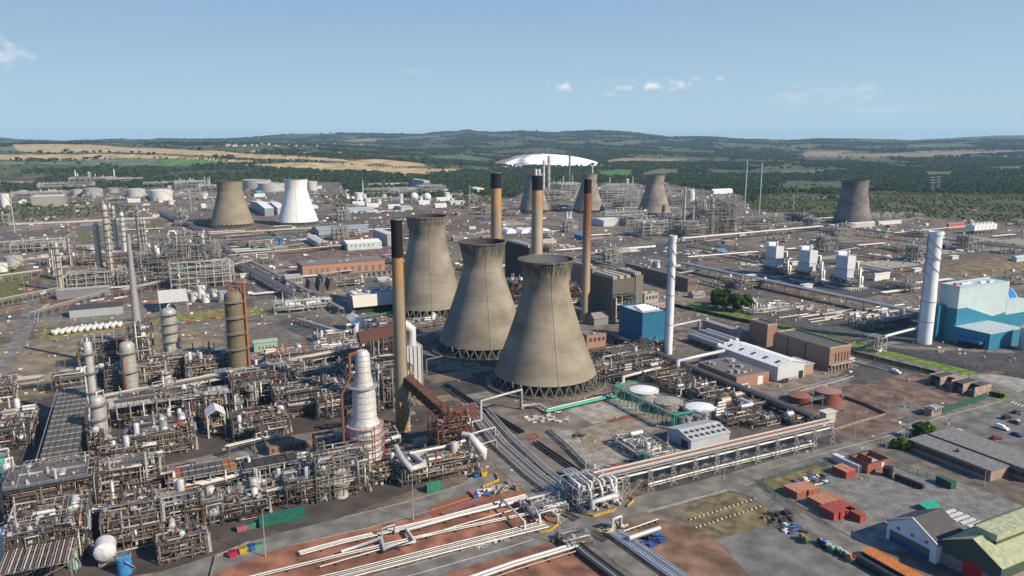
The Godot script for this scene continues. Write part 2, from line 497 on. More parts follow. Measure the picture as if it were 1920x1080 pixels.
func land():
	far_noise = FastNoiseLite.new()
	far_noise.seed = 9
	far_noise.frequency = 0.0009
	far_noise.fractal_octaves = 4
	var mosaic := FastNoiseLite.new()
	mosaic.seed = 4
	mosaic.noise_type = FastNoiseLite.TYPE_CELLULAR
	mosaic.cellular_return_type = FastNoiseLite.RETURN_CELL_VALUE
	mosaic.frequency = 0.0032
	var tufts := FastNoiseLite.new()
	tufts.seed = 14
	tufts.frequency = 0.006
	plant_rim = outline(PLANT, false)
	for f in FIELDS:
		var o := outline(f[1])
		field_rims.append([o, bounds(o)])
	for s in SCRUB: scrub_rims.append(outline(s, false))
	var az := []
	var a := -PI
	while a < PI - 0.001:
		az.append(a)
		a += 0.0022 if absf(a + 0.001) < 0.72 else 0.12
	az.append(PI)
	var rad := [0.0, 60.0]
	while rad[-1] < 15500.0: rad.append(rad[-1] * (1.045 if rad[-1] < 1500 else (1.008 if rad[-1] < 5200 else 1.02)))
	var na := az.size()
	var nr := rad.size()
	var hs := PackedFloat32Array()
	hs.resize(na * nr)
	for j in nr:
		for i in na: hs[j * na + i] = height(rad[j] * sin(az[i]), -rad[j] * cos(az[i]))
	var base := Shape.new()
	var fields := []
	for f in FIELDS: fields.append(Shape.new())
	var green := [Color(0.10, 0.125, 0.05), Color(0.17, 0.17, 0.075), Color(0.13, 0.17, 0.06), Color(0.30, 0.235, 0.12), Color(0.075, 0.10, 0.04), Color(0.11, 0.14, 0.05)]
	for j in nr:
		for i in na:
			var p := Vector3(rad[j] * sin(az[i]), hs[j * na + i], -rad[j] * cos(az[i]))
			var e := 1 if rad[j] > 1500 else 0
			var q := Vector3.UP
			if e and j < nr - 1 and j > 0 and i > 0 and i < na - 1:
				var dr: Vector3 = Vector3(sin(az[i]), 0, -cos(az[i])) * (rad[j + 1] - rad[j - 1])
				dr.y = hs[(j + 1) * na + i] - hs[(j - 1) * na + i]
				var da: Vector3 = Vector3(cos(az[i]), 0, sin(az[i])) * rad[j] * (az[i + 1] - az[i - 1])
				da.y = hs[j * na + i + 1] - hs[j * na + i - 1]
				q = dr.cross(da).normalized()
				if q.y < 0: q = -q
			var c := Color(0.265, 0.222, 0.178)
			if rad[j] > 900 and absf(az[i]) < 0.9:
				if not Geometry2D.is_point_in_polygon(Vector2(p.x, p.z), plant_rim):
					var m := mosaic.get_noise_2d(p.x * 0.7, p.z)
					c = green[posmod(int(m * 1000.0), 6)]
					var g := clampf(tufts.get_noise_2d(p.x, p.z) + 0.5, 0, 1)
					c = c.lerp(Color(0.07, 0.09, 0.035), 0.35 * g)
					if rad[j] < 2400: c = Color(0.10, 0.12, 0.045).lerp(Color(0.21, 0.19, 0.10), clampf(g * 1.6 - 0.6, 0, 1))
			elif absf(az[i]) >= 0.9 and rad[j] > 700: c = green[posmod(int(mosaic.get_noise_2d(p.x * 0.7, p.z) * 1000.0), 6)]
			base.col = c
			base.vert(p, q)
	for j in nr - 1:
		for i in na - 1:
			var k := j * na + i
			var which := -1
			if rad[j] > 1900 and absf(az[i]) < 0.75:
				var mid := (base.v[k] + base.v[k + na + 1]) * 0.5
				var m2 := Vector2(mid.x, mid.z)
				for f in field_rims.size():
					if field_rims[f][1].has_point(m2) and Geometry2D.is_point_in_polygon(m2, field_rims[f][0]):
						which = f
						break
			if which < 0:
				base.tri(k, k + 1, k + na + 1); base.tri(k, k + na + 1, k + na)
			else:
				var s: Shape = fields[which]
				s.col = FIELDS[which][2]
				var st := s.v.size()
				for o in [k, k + 1, k + na + 1, k + na]:
					s.vert(base.v[o], base.n[o])
				s.tri(st, st + 1, st + 2); s.tri(st, st + 2, st + 3)
	struct("ground", base, "land", "open ground of the plant running out to wooded hills")
	var kinds := {"straw": "straw_field", "meadow": "meadow", "pasture": "pasture"}
	for f in FIELDS.size():
		if fields[f].v.size(): struct(kinds[FIELDS[f][0]], fields[f], "land")
	patches()
	# a low spoil hill under a white cover, far off
	var foot := on_land(1018, 314)
	var mound := Shape.new()
	var sides := 72
	var rings := 16
	var span := 215.0
	for k in rings + 1:
		var t := float(k) / rings
		for s in sides + 1:
			var b := TAU * s / sides
			var rr := span * t * (1.0 + 0.10 * sin(b * 3.0 + 1.0) + 0.06 * sin(b * 7.0))
			var y := 46.0 * pow(1.0 - t * t, 0.8) * (1.0 + 0.05 * sin(b * 4.0))
			var x := cos(b) * rr * 1.08
			mound.col = Color(0.82, 0.84, 0.86)
			var rr2 := fposmod(b * 1.6 + t * 0.9, 1.9)
			if cos(b) < 0.1 and rr2 < 0.22: mound.col = Color(0.24, 0.21, 0.17)
			if cos(b) < -0.72 and sin(b) > -0.2: mound.col = Color(0.30, 0.25, 0.17)
			if cos(b) < 0.25 and t > 0.06 and t < 0.16: mound.col = Color(0.3, 0.26, 0.2)
			mound.vert(Vector3(x, y - 4.0 + height(foot.x + x, foot.z - 230.0 + sin(b) * rr), sin(b) * rr), Vector3(cos(b) * t * 0.5, 1, sin(b) * t * 0.5).normalized())
	for k in rings:
		for s in sides:
			var o := k * (sides + 1) + s
			mound.tri(o, o + sides + 2, o + sides + 1); mound.tri(o, o + 1, o + sides + 2)
	one("covered_mound", "broad spoil hill wrapped in bright white sheeting beyond the far plant", "mound", mound, "plain", Vector3(foot.x, 0, foot.z - 230), "", 0.0)

# sheets on the plant's flat floor: [kind, material, colour, level, outline]
func sheet(called: String, m: String, c: Color, level: int, p: Array, label := "") -> MeshInstance3D:
	var o := outline(p, false)
	var s := Shape.new()
	s.col = c
	var id := Geometry2D.triangulate_polygon(o)
	laid += 1
	var y := 0.02 + level * 0.02 + laid * 0.0003
	for q in o: s.vert(Vector3(q.x, y, q.y), Vector3.UP)
	for k in range(0, id.size(), 3):
		var a := o[id[k]]
		var up := (o[id[k + 1]] - a).cross(o[id[k + 2]] - a) > 0
		s.tri(id[k], id[k + 2] if up else id[k + 1], id[k + 1] if up else id[k + 2])
	return struct(called, s, m, label)

func strip(called: String, m: String, c: Color, level: int, line: Array, width: float, label := "") -> MeshInstance3D:   # a road or line of constant width along survey points
	var s := Shape.new()
	s.col = c
	laid += 1
	var y := 0.02 + level * 0.02 + laid * 0.0003
	var pts := []
	for q in line: pts.append(ground(q[0], q[1]))
	for k in pts.size():
		var d: Vector3 = ((pts[mini(k + 1, pts.size() - 1)] - pts[maxi(k - 1, 0)]) as Vector3).normalized()
		var sd := Vector3(-d.z, 0, d.x) * width * 0.5
		s.vert(pts[k] - sd + Vector3(0, y, 0), Vector3.UP); s.vert(pts[k] + sd + Vector3(0, y, 0), Vector3.UP)
	for k in pts.size() - 1:
		s.tri(k * 2, k * 2 + 1, k * 2 + 3); s.tri(k * 2, k * 2 + 3, k * 2 + 2)
	return struct(called, s, m, label)

func bushy(sd: int, parts: int, wide: float, tall: float, dark: Color, light: Color, trunk := 0.0) -> Shape:   # a crown of overlapping rough leaf clumps
	var r := RandomNumberGenerator.new()
	r.seed = sd
	var s := Shape.new()
	if trunk > 0:
		s.col = Color(0.10, 0.075, 0.05)
		s.lathe(Vector3.ZERO, [Vector2(trunk, 0), Vector2(trunk * 0.6, tall * 0.5)], 6)
	for k in parts:
		var a := r.randf() * TAU
		var q := sqrt(r.randf()) * wide * 0.62
		var hy := lerpf(0.30, 0.80, r.randf()) * tall
		hy = minf(hy, tall * (0.85 - 0.35 * q / wide))
		var c0 := Vector3(cos(a) * q, hy, sin(a) * q)
		var rad := wide * r.randf_range(0.34, 0.5) * (0.75 if parts > 6 else 1.0)
		var c := dark.lerp(light, r.randf())
		var st := s.v.size()
		var rows := 5
		var cols := 7
		for y in rows + 1:
			for x in cols:
				var th := PI * y / rows
				var ph := TAU * (x + 0.5 * (y % 2)) / cols
				var d := Vector3(sin(th) * cos(ph), cos(th), sin(th) * sin(ph))
				var f := r.randf_range(0.72, 1.18)
				s.col = Color(c.r * f, c.g * f, c.b * f)
				s.vert(c0 + d * rad * r.randf_range(0.78, 1.2) * Vector3(1, 0.85, 1), (d + Vector3(r.randf_range(-0.5, 0.5), 0.2, r.randf_range(-0.5, 0.5))).normalized())
		for y in rows:
			for x in cols:
				var m := (x + 1) % cols
				s.tri(st + y * cols + x, st + y * cols + m, st + (y + 1) * cols + m)
				s.tri(st + y * cols + x, st + (y + 1) * cols + m, st + (y + 1) * cols + x)
	return s

func swarm(called: String, s: Shape, m: String, places: Array, label: String, category: String, tints := []) -> MultiMeshInstance3D:
	var mm := MultiMesh.new()
	mm.transform_format = MultiMesh.TRANSFORM_3D
	mm.use_colors = not tints.is_empty()
	mm.mesh = s.mesh()
	mm.instance_count = places.size()
	for k in places.size():
		mm.set_instance_transform(k, places[k])
		if not tints.is_empty(): mm.set_instance_color(k, tints[k])
	var o := MultiMeshInstance3D.new()
	o.name = numbered(called)
	o.multimesh = mm
	o.material_override = M[m]
	add_child(o, true)
	tag(o, label, category, "", "stuff")
	return o

func woods():
	rng.seed = 77
	var mask := FastNoiseLite.new()
	mask.seed = 31
	mask.frequency = 0.0016
	mask.fractal_octaves = 3
	var kinds := [bushy(1, 4, 6.0, 11.0, Color(0.022, 0.036, 0.016), Color(0.046, 0.066, 0.026)), bushy(2, 5, 6.5, 13.0, Color(0.018, 0.031, 0.016), Color(0.036, 0.056, 0.025)), bushy(3, 3, 5.0, 9.0, Color(0.03, 0.045, 0.017), Color(0.062, 0.08, 0.03))]
	var at := [[], [], []]
	var tint := [[], [], []]
	var bushes := []
	var bush_tint := []
	var r := 1150.0
	while r < 8800.0:
		var gap := 7.5 + r / 420.0
		var a := -0.68 + rng.randf() * gap / r
		while a < 0.68:
			var rr := r + rnd(-0.5, 0.5) * gap
			var aa := a + rnd(-0.4, 0.4) * gap / r
			a += gap / r
			var x := rr * sin(aa)
			var z := -rr * cos(aa)
			var p2 := Vector2(x, z)
			var low := false
			for o in scrub_rims:
				if rr < 2300.0 and Geometry2D.is_point_in_polygon(p2, o): low = true
			if not low and rr < 2100.0 and Geometry2D.is_point_in_polygon(p2, plant_rim): continue
			var hit := false
			for f in field_rims:
				if f[1].has_point(p2) and Geometry2D.is_point_in_polygon(p2, f[0]):
					hit = true
					break
			if hit: continue
			var n := mask.get_noise_2d(x, z)
			if low:
				if rng.randf() < 0.9 and mask.get_noise_2d(x * 6, z * 6) > -0.2:
					var b := rnd(0.25, 0.75)
					bushes.append(Transform3D(Basis(Vector3.UP, rnd(0, TAU)).scaled(Vector3(b * 1.5, b, b * 1.5)), Vector3(x, 0, z)))
					bush_tint.append(Color(rnd(0.9, 1.9), rnd(0.95, 1.7), rnd(0.7, 1.2)))
				continue
			var px := 960.0 + LENS * x / -z
			var open := -0.10 if rr < 3300 else lerpf(0.02, 0.14, clampf((rr - 3300) / 3000, 0, 1))
			if px > 980: open -= 0.2 if rr < 2600 else 0.1
			if px < 620 and rr > 2720: open = 0.16
			if rr < 1900: open = -0.30
			if px < 1000 and rr < 2350: open = -0.7
			if n < open - 0.02 and rng.randf() > 0.05: continue
			if n < open + 0.03 and rng.randf() > 0.5: continue
			var k := rng.randi() % 3
			var s := rnd(0.75, 1.3) * (gap / 11.5 if rr > 2800 else 1.0) * (0.8 if rr < 1800 else 1.0)
			var y := height(x, z)
			at[k].append(Transform3D(Basis(Vector3.UP, rnd(0, TAU)).scaled(Vector3(s * rnd(0.9, 1.2), s * (0.85 if rr < 3500 else 0.62), s * rnd(0.9, 1.2))), Vector3(x, y - 0.5, z)))
			var t := rnd(0.75, 1.3)
			tint[k].append(Color(t * rnd(0.9, 1.15), t, t * rnd(0.85, 1.1)))
		r += gap * 0.9
	# hedgerows between the fields
	for h in [[[-40, 289], [80, 288]], [[85, 288], [152, 288]], [[160, 288], [182, 288]], [[197, 287], [240, 288]], [[253, 289.5], [320, 292]], [[320, 293], [360, 294]], [[372, 295.5], [460, 300]], [[455, 299], [590, 304]], [[160, 299], [320, 297]], [[-40, 300], [160, 302.5]], [[330, 296.5], [440, 303.5]], [[530, 295], [585, 296]], [[590, 293], [640, 299]], [[700, 312], [745, 316]], [[745, 315], [870, 321]], [[400, 283], [470, 289]], [[640, 309], [700, 312]], [[1180, 305], [1300, 301]], [[1600, 288], [1930, 282]], [[1500, 296], [1800, 294]], [[460, 289], [540, 292]]]:
		var p0 := on_land(h[0][0], h[0][1])
		var p1 := on_land(h[1][0], h[1][1])
		var n := int((p1 - p0).length() / 8.0)
		for k in n:
			if rng.randf() < 0.22: continue
			var q := p0.lerp(p1, (k + rng.randf()) / n) + Vector3(rnd(-4, 4), 0, rnd(-6, 6))
			var s := rnd(0.35, 1.0)
			at[k % 3].append(Transform3D(Basis(Vector3.UP, rnd(0, TAU)).scaled(Vector3(s, s * 0.8, s)), Vector3(q.x, height(q.x, q.z) - 0.4, q.z)))
			tint[k % 3].append(Color(0.95, 0.95, 1))
	for k in 3:
		swarm("woodland", kinds[k], "leaf", at[k], ["dense dark broadleaf woodland covering the low hills behind the plant", "taller deep green trees mixed through the woodland belt", "smaller paler green trees mixed through the woodland"][k], "woodland", tint[k])
	swarm("scrub", kinds[2], "leaf", bushes, "low scrub bushes on the rough ground round the plant", "scrub", bush_tint)
	# single trees standing in the harvested fields
	var lone := one("field_tree", "single round tree standing alone in the pale straw field", "tree", bushy(6, 6, 7.0, 14.0, Color(0.03, 0.045, 0.02), Color(0.06, 0.08, 0.03), 0.5), "leaf", on_land(187, 297), "trees in the far fields")
	for q in [[163, 288.5, "small round tree by the gap in the far hedge"], [177, 288, "taller twin-crowned tree beside the small hedge tree in the far field"], [206, 288, "bushy tree at the start of the far hedgerow"], [248, 288.5, "slim tree on the open skyline of the straw field"], [279, 291, "broad tree at the end of the far hedgerow"]]:
		again(lone, q[2], on_land(q[0], q[1]), rnd(0, 6), "trees in the far fields")
	# far village: houses as specks on the slope
	var house := Shape.new()
	house.col = Color(0.5, 0.47, 0.43)
	house.box(Vector3(-5, 0, -4), Vector3(5, 6, 4))
	house.col = Color(0.25, 0.2, 0.18)
	house.quad(Vector3(-5, 6, 4), Vector3(5, 6, 4), Vector3(5, 9, 0), Vector3(-5, 9, 0))
	house.quad(Vector3(5, 6, -4), Vector3(-5, 6, -4), Vector3(-5, 9, 0), Vector3(5, 9, 0))
	house.face(Vector3(-5, 6, -4), Vector3(-5, 6, 4), Vector3(-5, 9, 0)); house.face(Vector3(5, 6, 4), Vector3(5, 6, -4), Vector3(5, 9, 0))
	var h0 := one("village_house", "white gabled house in the far village on the wooded slope", "house", house, "plain", on_land(440, 269), "far village houses")
	for k in 90:
		var q := on_land(rnd(400, 680), rnd(266.5, 275.5)) if k < 70 else on_land(rnd(1790, 1930), rnd(294, 299))
		var hh := again(h0, "white gabled house in the far village on the wooded slope" if k < 70 else "pale house in the far terrace among the woods on the hill", Vector3(q.x, height(q.x, q.z), q.z), rnd(0, 3), "far village houses" if k < 70 else "far terrace houses")
		hh.scale = Vector3.ONE * rnd(0.6, 1.1)

func weathered(sd: int, base: Color, top_dark: float, blotch: float, bands: float) -> StandardMaterial3D:   # cast concrete: lift rings, soot streaks under the lip, broad stains; v runs down from the lip
	var w := 768
	var h := 768
	var im := Image.create(w, h, false, Image.FORMAT_RGB8)
	var n := FastNoiseLite.new()
	n.seed = sd
	n.frequency = 0.006
	n.fractal_octaves = 5
	var st := FastNoiseLite.new()
	st.seed = sd + 3
	st.frequency = 0.045
	st.fractal_octaves = 4
	var ring := RandomNumberGenerator.new()
	ring.seed = sd
	var lift := []
	for k in 80: lift.append(ring.randf_range(-1, 1))
	for x in w:
		var ca := cos(TAU * x / w) * 110.0
		var sa := sin(TAU * x / w) * 110.0
		var reach := 0.13 + 0.085 * st.get_noise_3d(ca * 0.6, sa * 0.6, 0)
		for y in h:
			var v := float(y) / h
			var f := 1.0 + blotch * n.get_noise_3d(ca, sa, y * 0.8) + 0.10 * st.get_noise_3d(ca * 1.3, sa * 1.3, y * 0.12)
			f += bands * lift[int(v * 72.0)] + (-0.05 if fmod(v * 72.0, 1.0) < 0.14 else 0.0)
			var tex := st.get_noise_3d(ca * 3.6, sa * 3.6, y * 0.16)
			var run := smoothstep(reach + 0.07, reach - 0.03, v) * smoothstep(-0.14, 0.12, tex + (0.07 - absf(v - 0.075)) * 3.0)
			var c := base * clampf(f, 0.4, 1.5)
			c = c.lerp(Color(0.035, 0.032, 0.03), run * top_dark)
			if v < 0.016: c = c.lerp(Color(0.07, 0.06, 0.055), 0.75 * top_dark)
			var pale := smoothstep(0.10, 0.30, n.get_noise_3d(ca * 0.8 + 300, sa * 0.8, y * 0.5)) * 0.25 * blotch * 2.0
			c = c.lerp(base * 1.45, clampf(pale, 0, 0.5))
			im.set_pixel(x, y, Color(c.r, c.g, c.b).linear_to_srgb())
	var m := StandardMaterial3D.new()
	m.albedo_texture = ImageTexture.create_from_image(im)
	m.roughness = 0.93
	m.metallic_specular = 0.3
	return m

func cooling_tower(label: String, p: Vector3, r_top: float, r_waist: float, r_base: float, h: float, mat: String, near: bool, legs := 34):
	var t := thing("cooling_tower", label, "cooling tower", p, "", 0.4)
	var lo := h * 0.085
	var prof := []
	# waist at 0.78 of the height, nearly straight below it, flaring again above
	var yw := h * 0.79
	for k in 25:
		var y := lerpf(lo, h, k / 24.0)
		var r := r_waist
		if y < yw:
			var q := (yw - y) / (yw - lo)
			r = lerpf(sqrt(r_waist * r_waist + (r_base * r_base - r_waist * r_waist) * q * q), r_waist + (r_base - r_waist) * q, 0.7)
		else:
			var q := (y - yw) / (h - yw)
			r = r_waist + (r_top - r_waist) * pow(q, 1.5)
		prof.append(Vector2(r, y))
	prof.append(Vector2(r_top + 0.5, h + 0.05)); prof.append(Vector2(r_top + 0.5, h + 0.7)); prof.append(Vector2(r_top - 0.5, h + 0.7))
	var s := Shape.new()
	s.lathe(Vector3.ZERO, prof, 72)
	put("shell", s, mat, t)
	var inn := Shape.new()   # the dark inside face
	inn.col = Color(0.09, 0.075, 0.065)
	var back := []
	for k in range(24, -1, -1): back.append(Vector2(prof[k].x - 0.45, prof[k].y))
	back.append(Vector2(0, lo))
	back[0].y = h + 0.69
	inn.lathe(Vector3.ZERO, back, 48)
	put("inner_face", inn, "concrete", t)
	var fill := Shape.new()
	fill.col = Color(0.05, 0.05, 0.05)
	fill.can(Vector3.ZERO, r_base * 0.93, lo * 0.95, 40)
	put("fill_pack", fill, "concrete", t)
	var all := Shape.new()
	for k in legs:
		var a := TAU * k / legs
		var b := TAU * (k + 0.5) / legs
		var top := Vector3(cos(b) * r_base, lo + 0.3, sin(b) * r_base)
		for e in 2:
			var g := TAU * (k + e) / legs
			var leg := Shape.new() if near else all
			leg.col = Color(0.2, 0.185, 0.16)
			leg.bar(Vector3(cos(g) * (r_base + 1.1), 0, sin(g) * (r_base + 1.1)), top, 0.55 if near else 0.8)
			if near: put("leg", leg, "concrete", t)
	if not near: put("legs", all, "concrete", t, "stuff")
	var pond := Shape.new()
	pond.col = Color(0.22, 0.20, 0.17)
	var rp := r_base + (5.2 if near else 3.0)
	pond.lathe(Vector3.ZERO, [Vector2(rp, 0), Vector2(rp, 1.2), Vector2(rp - 0.5, 1.2), Vector2(rp - 0.5, 0.3), Vector2(rp - 3.6, 0.3)], 64)
	put("pond_wall", pond, "concrete", t)
	if near:
		var rail := Shape.new()
		rail.col = Color(0.2, 0.2, 0.2)
		for k in 60:
			var a := TAU * k / 60
			var b := TAU * (k + 1) / 60
			var q := Vector3(cos(a), 0, sin(a)) * (rp - 0.25)
			var q2 := Vector3(cos(b), 0, sin(b)) * (rp - 0.25)
			rail.bar(q + Vector3(0, 1.2, 0), q + Vector3(0, 2.3, 0), 0.1)
			rail.bar(q + Vector3(0, 2.3, 0), q2 + Vector3(0, 2.3, 0), 0.1)
		put("handrail", rail, "metal", t)
	# ladder up the shell
	var lad := Shape.new()
	lad.col = Color(0.4, 0.36, 0.3)
	for k in 24:
		var a := 1.75
		var q0 := Vector3(cos(a) * (prof[k].x + 0.35), prof[k].y, sin(a) * (prof[k].x + 0.35))
		var q1 := Vector3(cos(a) * (prof[k + 1].x + 0.35), prof[k + 1].y, sin(a) * (prof[k + 1].x + 0.35))
		lad.bar(q0, q1, 0.16, 0.08)
	put("ladder", lad, "metal", t)

func flue(sd: int, base: Color, band: float, rust: Color, rust_run: float) -> StandardMaterial3D:   # chimney skin: a black painted top and rust running down below it
	var w := 128
	var h := 768
	var im := Image.create(w, h, false, Image.FORMAT_RGB8)
	var n := FastNoiseLite.new()
	n.seed = sd
	n.frequency = 0.03
	n.fractal_octaves = 4
	for x in w:
		var ca := cos(TAU * x / w) * 22.0
		var sa := sin(TAU * x / w) * 22.0
		for y in h:
			var v := float(y) / h
			var f := 1.0 + 0.22 * n.get_noise_3d(ca, sa, y * 0.25) + (-0.05 if fmod(v * 60.0, 1.0) < 0.12 else 0.0)
			var c := base * f
			var run := rust_run * (1.0 + 0.7 * n.get_noise_3d(ca * 1.7, sa * 1.7, 50))
			var k := smoothstep(run, run * 0.25, v - band) * (0.75 + 0.4 * n.get_noise_3d(ca * 2.0, sa * 2.0, y * 0.05))
			c = c.lerp(rust * f, clampf(k, 0, 1))
			if v < band + 0.004 * n.get_noise_3d(ca * 3, sa * 3, 9): c = Color(0.012, 0.012, 0.014) * f
			if v < 0.006: c = Color(0.25, 0.25, 0.25)
			im.set_pixel(x, y, Color(c.r, c.g, c.b).linear_to_srgb())
	var m := StandardMaterial3D.new()
	m.albedo_texture = ImageTexture.create_from_image(im)
	m.roughness = 0.85
	m.metallic_specular = 0.3
	return m

func chimney(label: String, p: Vector3, r_top: float, r_base: float, h: float, mat: String, flues := 0):
	var t := thing("chimney", label, "chimney", p, "", 0.9)
	var s := Shape.new()
	s.lathe(Vector3.ZERO, [Vector2(r_base, 0), Vector2(lerpf(r_base, r_top, 0.5), h * 0.5), Vector2(r_top, h * 0.96), Vector2(r_top * 1.02, h), Vector2(r_top * 0.8, h)], 28)
	put("shaft", s, mat, t)
	var c := Shape.new()
	c.col = Color(0.02, 0.02, 0.02)
	c.lathe(Vector3(0, h - 3, 0), [Vector2(r_top * 0.8, 3.02), Vector2(r_top * 0.8, 0), Vector2(0, 0)], 20)
	put("flue_mouth", c, "plain", t)
	var rim := Shape.new()
	rim.col = Color(0.3, 0.3, 0.3)
	rim.lathe(Vector3(0, h - 0.2, 0), [Vector2(r_top * 1.06, 0), Vector2(r_top * 1.06, 0.5), Vector2(r_top * 0.9, 0.5)], 24)
	put("rim", rim, "metal", t)
	for k in flues:
		var f := Shape.new()
		f.col = Color(0.75, 0.75, 0.75)
		var a := TAU * k / flues
		f.can(Vector3(cos(a) * r_top * 0.45, h - 2, sin(a) * r_top * 0.45), r_top * 0.22, 6.5, 8)
		put("flue", f, "paint", t)
	var l := Shape.new()
	l.col = Color(0.2, 0.17, 0.13)
	for e in 2:
		var a := 1.2 + 0.06 * e
		l.bar(Vector3(cos(a) * (r_base + 0.2), 0, sin(a) * (r_base + 0.2)), Vector3(cos(a) * (r_top + 0.2), h, sin(a) * (r_top + 0.2)), 0.12)
	put("ladder", l, "metal", t)

func white_stack(label: String, p: Vector3, r_top: float, r_base: float, h: float, color: Color, rings: Array):
	var t := thing("white_stack", label, "chimney stack", p, "", 0.0)
	var s := Shape.new()
	s.col = color
	s.lathe(Vector3.ZERO, [Vector2(r_base, 0), Vector2(r_base, h * 0.4), Vector2(r_top, h * 0.55), Vector2(r_top, h - 2.2), Vector2(r_top * 1.12, h - 2.1), Vector2(r_top * 1.12, h), Vector2(r_top * 0.86, h), Vector2(r_top * 0.86, h - 3), Vector2(0, h - 3)], 28)
	put("shaft", s, "cladding", t)
	for k in 3:   # the three spiral strakes round the upper part
		var k2 := Shape.new()
		k2.col = color * 0.55
		var pts := []
		for q in 41:
			var a := TAU * k / 3 + q / 40.0 * TAU * 1.15
			var y := lerpf(h * 0.60, h - 3.5, q / 40.0)
			pts.append(Vector3(cos(a) * (r_top + 0.12), y, sin(a) * (r_top + 0.12)))
		for q in 40: k2.bar(pts[q], pts[q + 1], 0.22, 0.5)
		put("strake", k2, "cladding", t)
	for y in rings:
		var f := Shape.new()
		f.col = Color(0.45, 0.45, 0.47)
		f.lathe(Vector3(0, h * y, 0), [Vector2(r_base * 1.02, 0), Vector2(r_base * 1.05, 0), Vector2(r_base * 1.05, 0.5), Vector2(r_base * 1.0, 0.5)], 24)
		put("flange", f, "metal", t)
	var l := Shape.new()
	l.col = Color(0.4, 0.4, 0.42)
	l.bar(Vector3(-r_base - 0.3, 0, 0), Vector3(-r_top - 0.3, h, 0), 0.5, 0.2)
	put("ladder", l, "metal", t)

func towers():
	M["tower_near"] = weathered(11, Color(0.205, 0.18, 0.14), 0.85, 0.5, 0.045)
	M["tower_mid"] = weathered(23, Color(0.192, 0.172, 0.138), 0.7, 0.5, 0.045)
	M["tower_back"] = weathered(37, Color(0.195, 0.176, 0.142), 0.6, 0.55, 0.045)
	M["tower_brown"] = weathered(45, Color(0.205, 0.18, 0.135), 0.12, 0.3, 0.03)
	M["tower_white"] = weathered(53, Color(0.6, 0.6, 0.6), 0.05, 0.12, 0.02)
	M["tower_grey"] = weathered(63, Color(0.2, 0.176, 0.156), 0.3, 0.5, 0.04)
	M["tower_dark"] = weathered(71, Color(0.15, 0.138, 0.132), 0.2, 0.7, 0.05)
	cooling_tower("nearest concrete cooling tower, soot-streaked lip and steam in its mouth", ground(1022, 714), 13.6, 11.2, 25.6, 62.0, "tower_near", true)
	cooling_tower("middle cooling tower of the close row of three, half in shade", ground(906, 651), 13.5, 11.2, 25.8, 62.3, "tower_mid", true)
	cooling_tower("rear cooling tower of the close row, beside the black-topped brick-brown chimney", ground(804, 584), 14.4, 12.6, 24.5, 67.5, "tower_back", true)
	cooling_tower("plain tan-brown cooling tower next to the white one", ground(436, 425), 17.3, 16.6, 29.0, 63.0, "tower_brown", false, 30)
	cooling_tower("white-painted cooling tower beside the plain tan one", ground(559, 421), 16.2, 15.2, 28.6, 64.0, "tower_white", false, 30)
	cooling_tower("distant grey cooling tower partly hidden by the chimney with white flues", ground(1001, 398), 14.8, 13.6, 25.0, 65.0, "tower_grey", false, 30)
	cooling_tower("distant grey cooling tower behind the slim rust-streaked chimney", ground(1103, 398), 14.2, 12.9, 26.0, 64.0, "tower_grey", false, 30)
	cooling_tower("distant cooling tower with a pale mottled neck, beside the far refinery", ground(1226, 403), 15.4, 13.6, 27.0, 64.0, "tower_grey", false, 30)
	cooling_tower("lone dark grey cooling tower at the edge of the green scrub", ground(1597, 418), 19.0, 17.8, 25.6, 62.5, "tower_dark", false, 30)
	var steam := FogVolume.new()
	steam.name = "steam"
	steam.shape = RenderingServer.FOG_VOLUME_SHAPE_ELLIPSOID
	steam.size = Vector3(23, 9, 23)
	steam.material = FogMaterial.new()
	steam.material.density = 0.012
	steam.material.albedo = Color(0.95, 0.96, 0.98)
	steam.position = ground(1022, 714) + Vector3(0, 61.5, 0)
	add_child(steam)
	tag(steam, "thin white steam hanging in the mouth of the nearest cooling tower", "steam", "", "stuff")
	M["flue_near"] = flue(3, Color(0.235, 0.196, 0.14), 0.18, Color(0.33, 0.17, 0.06), 0.22)
	M["flue_a"] = flue(5, Color(0.29, 0.225, 0.15), 0.16, Color(0.40, 0.215, 0.075), 0.42)
	M["flue_b"] = flue(7, Color(0.33, 0.27, 0.20), 0.125, Color(0.34, 0.20, 0.10), 0.25)
	M["flue_c"] = flue(9, Color(0.34, 0.25, 0.16), 0.105, Color(0.16, 0.045, 0.018), 0.55)
	chimney("tall chimney with a long black top, nearest the process units", ground(755, 800), 2.35, 2.95, 88.6, "flue_near")
	chimney("stout black-topped chimney with an orange-stained neck behind the middle cooling tower", ground(931, 512), 4.8, 5.2, 91.0, "flue_a")
	chimney("black-topped chimney with white flue tips behind the nearest cooling tower", ground(1006, 560), 4.05, 4.5, 94.0, "flue_b", 4)
	chimney("slim chimney with dark red rust running down one side", ground(1097, 600), 2.45, 3.0, 95.0, "flue_c")
	white_stack("slender white steel stack beside the small blue building", ground(1253, 663), 1.95, 2.15, 68.0, Color(0.66, 0.67, 0.70), [0.25, 0.5, 0.75])
	white_stack("thick white steel stack with spiral strakes beside the big blue building", ground(1732, 643), 3.85, 4.2, 67.5, Color(0.68, 0.70, 0.74), [0.2, 0.38, 0.76])

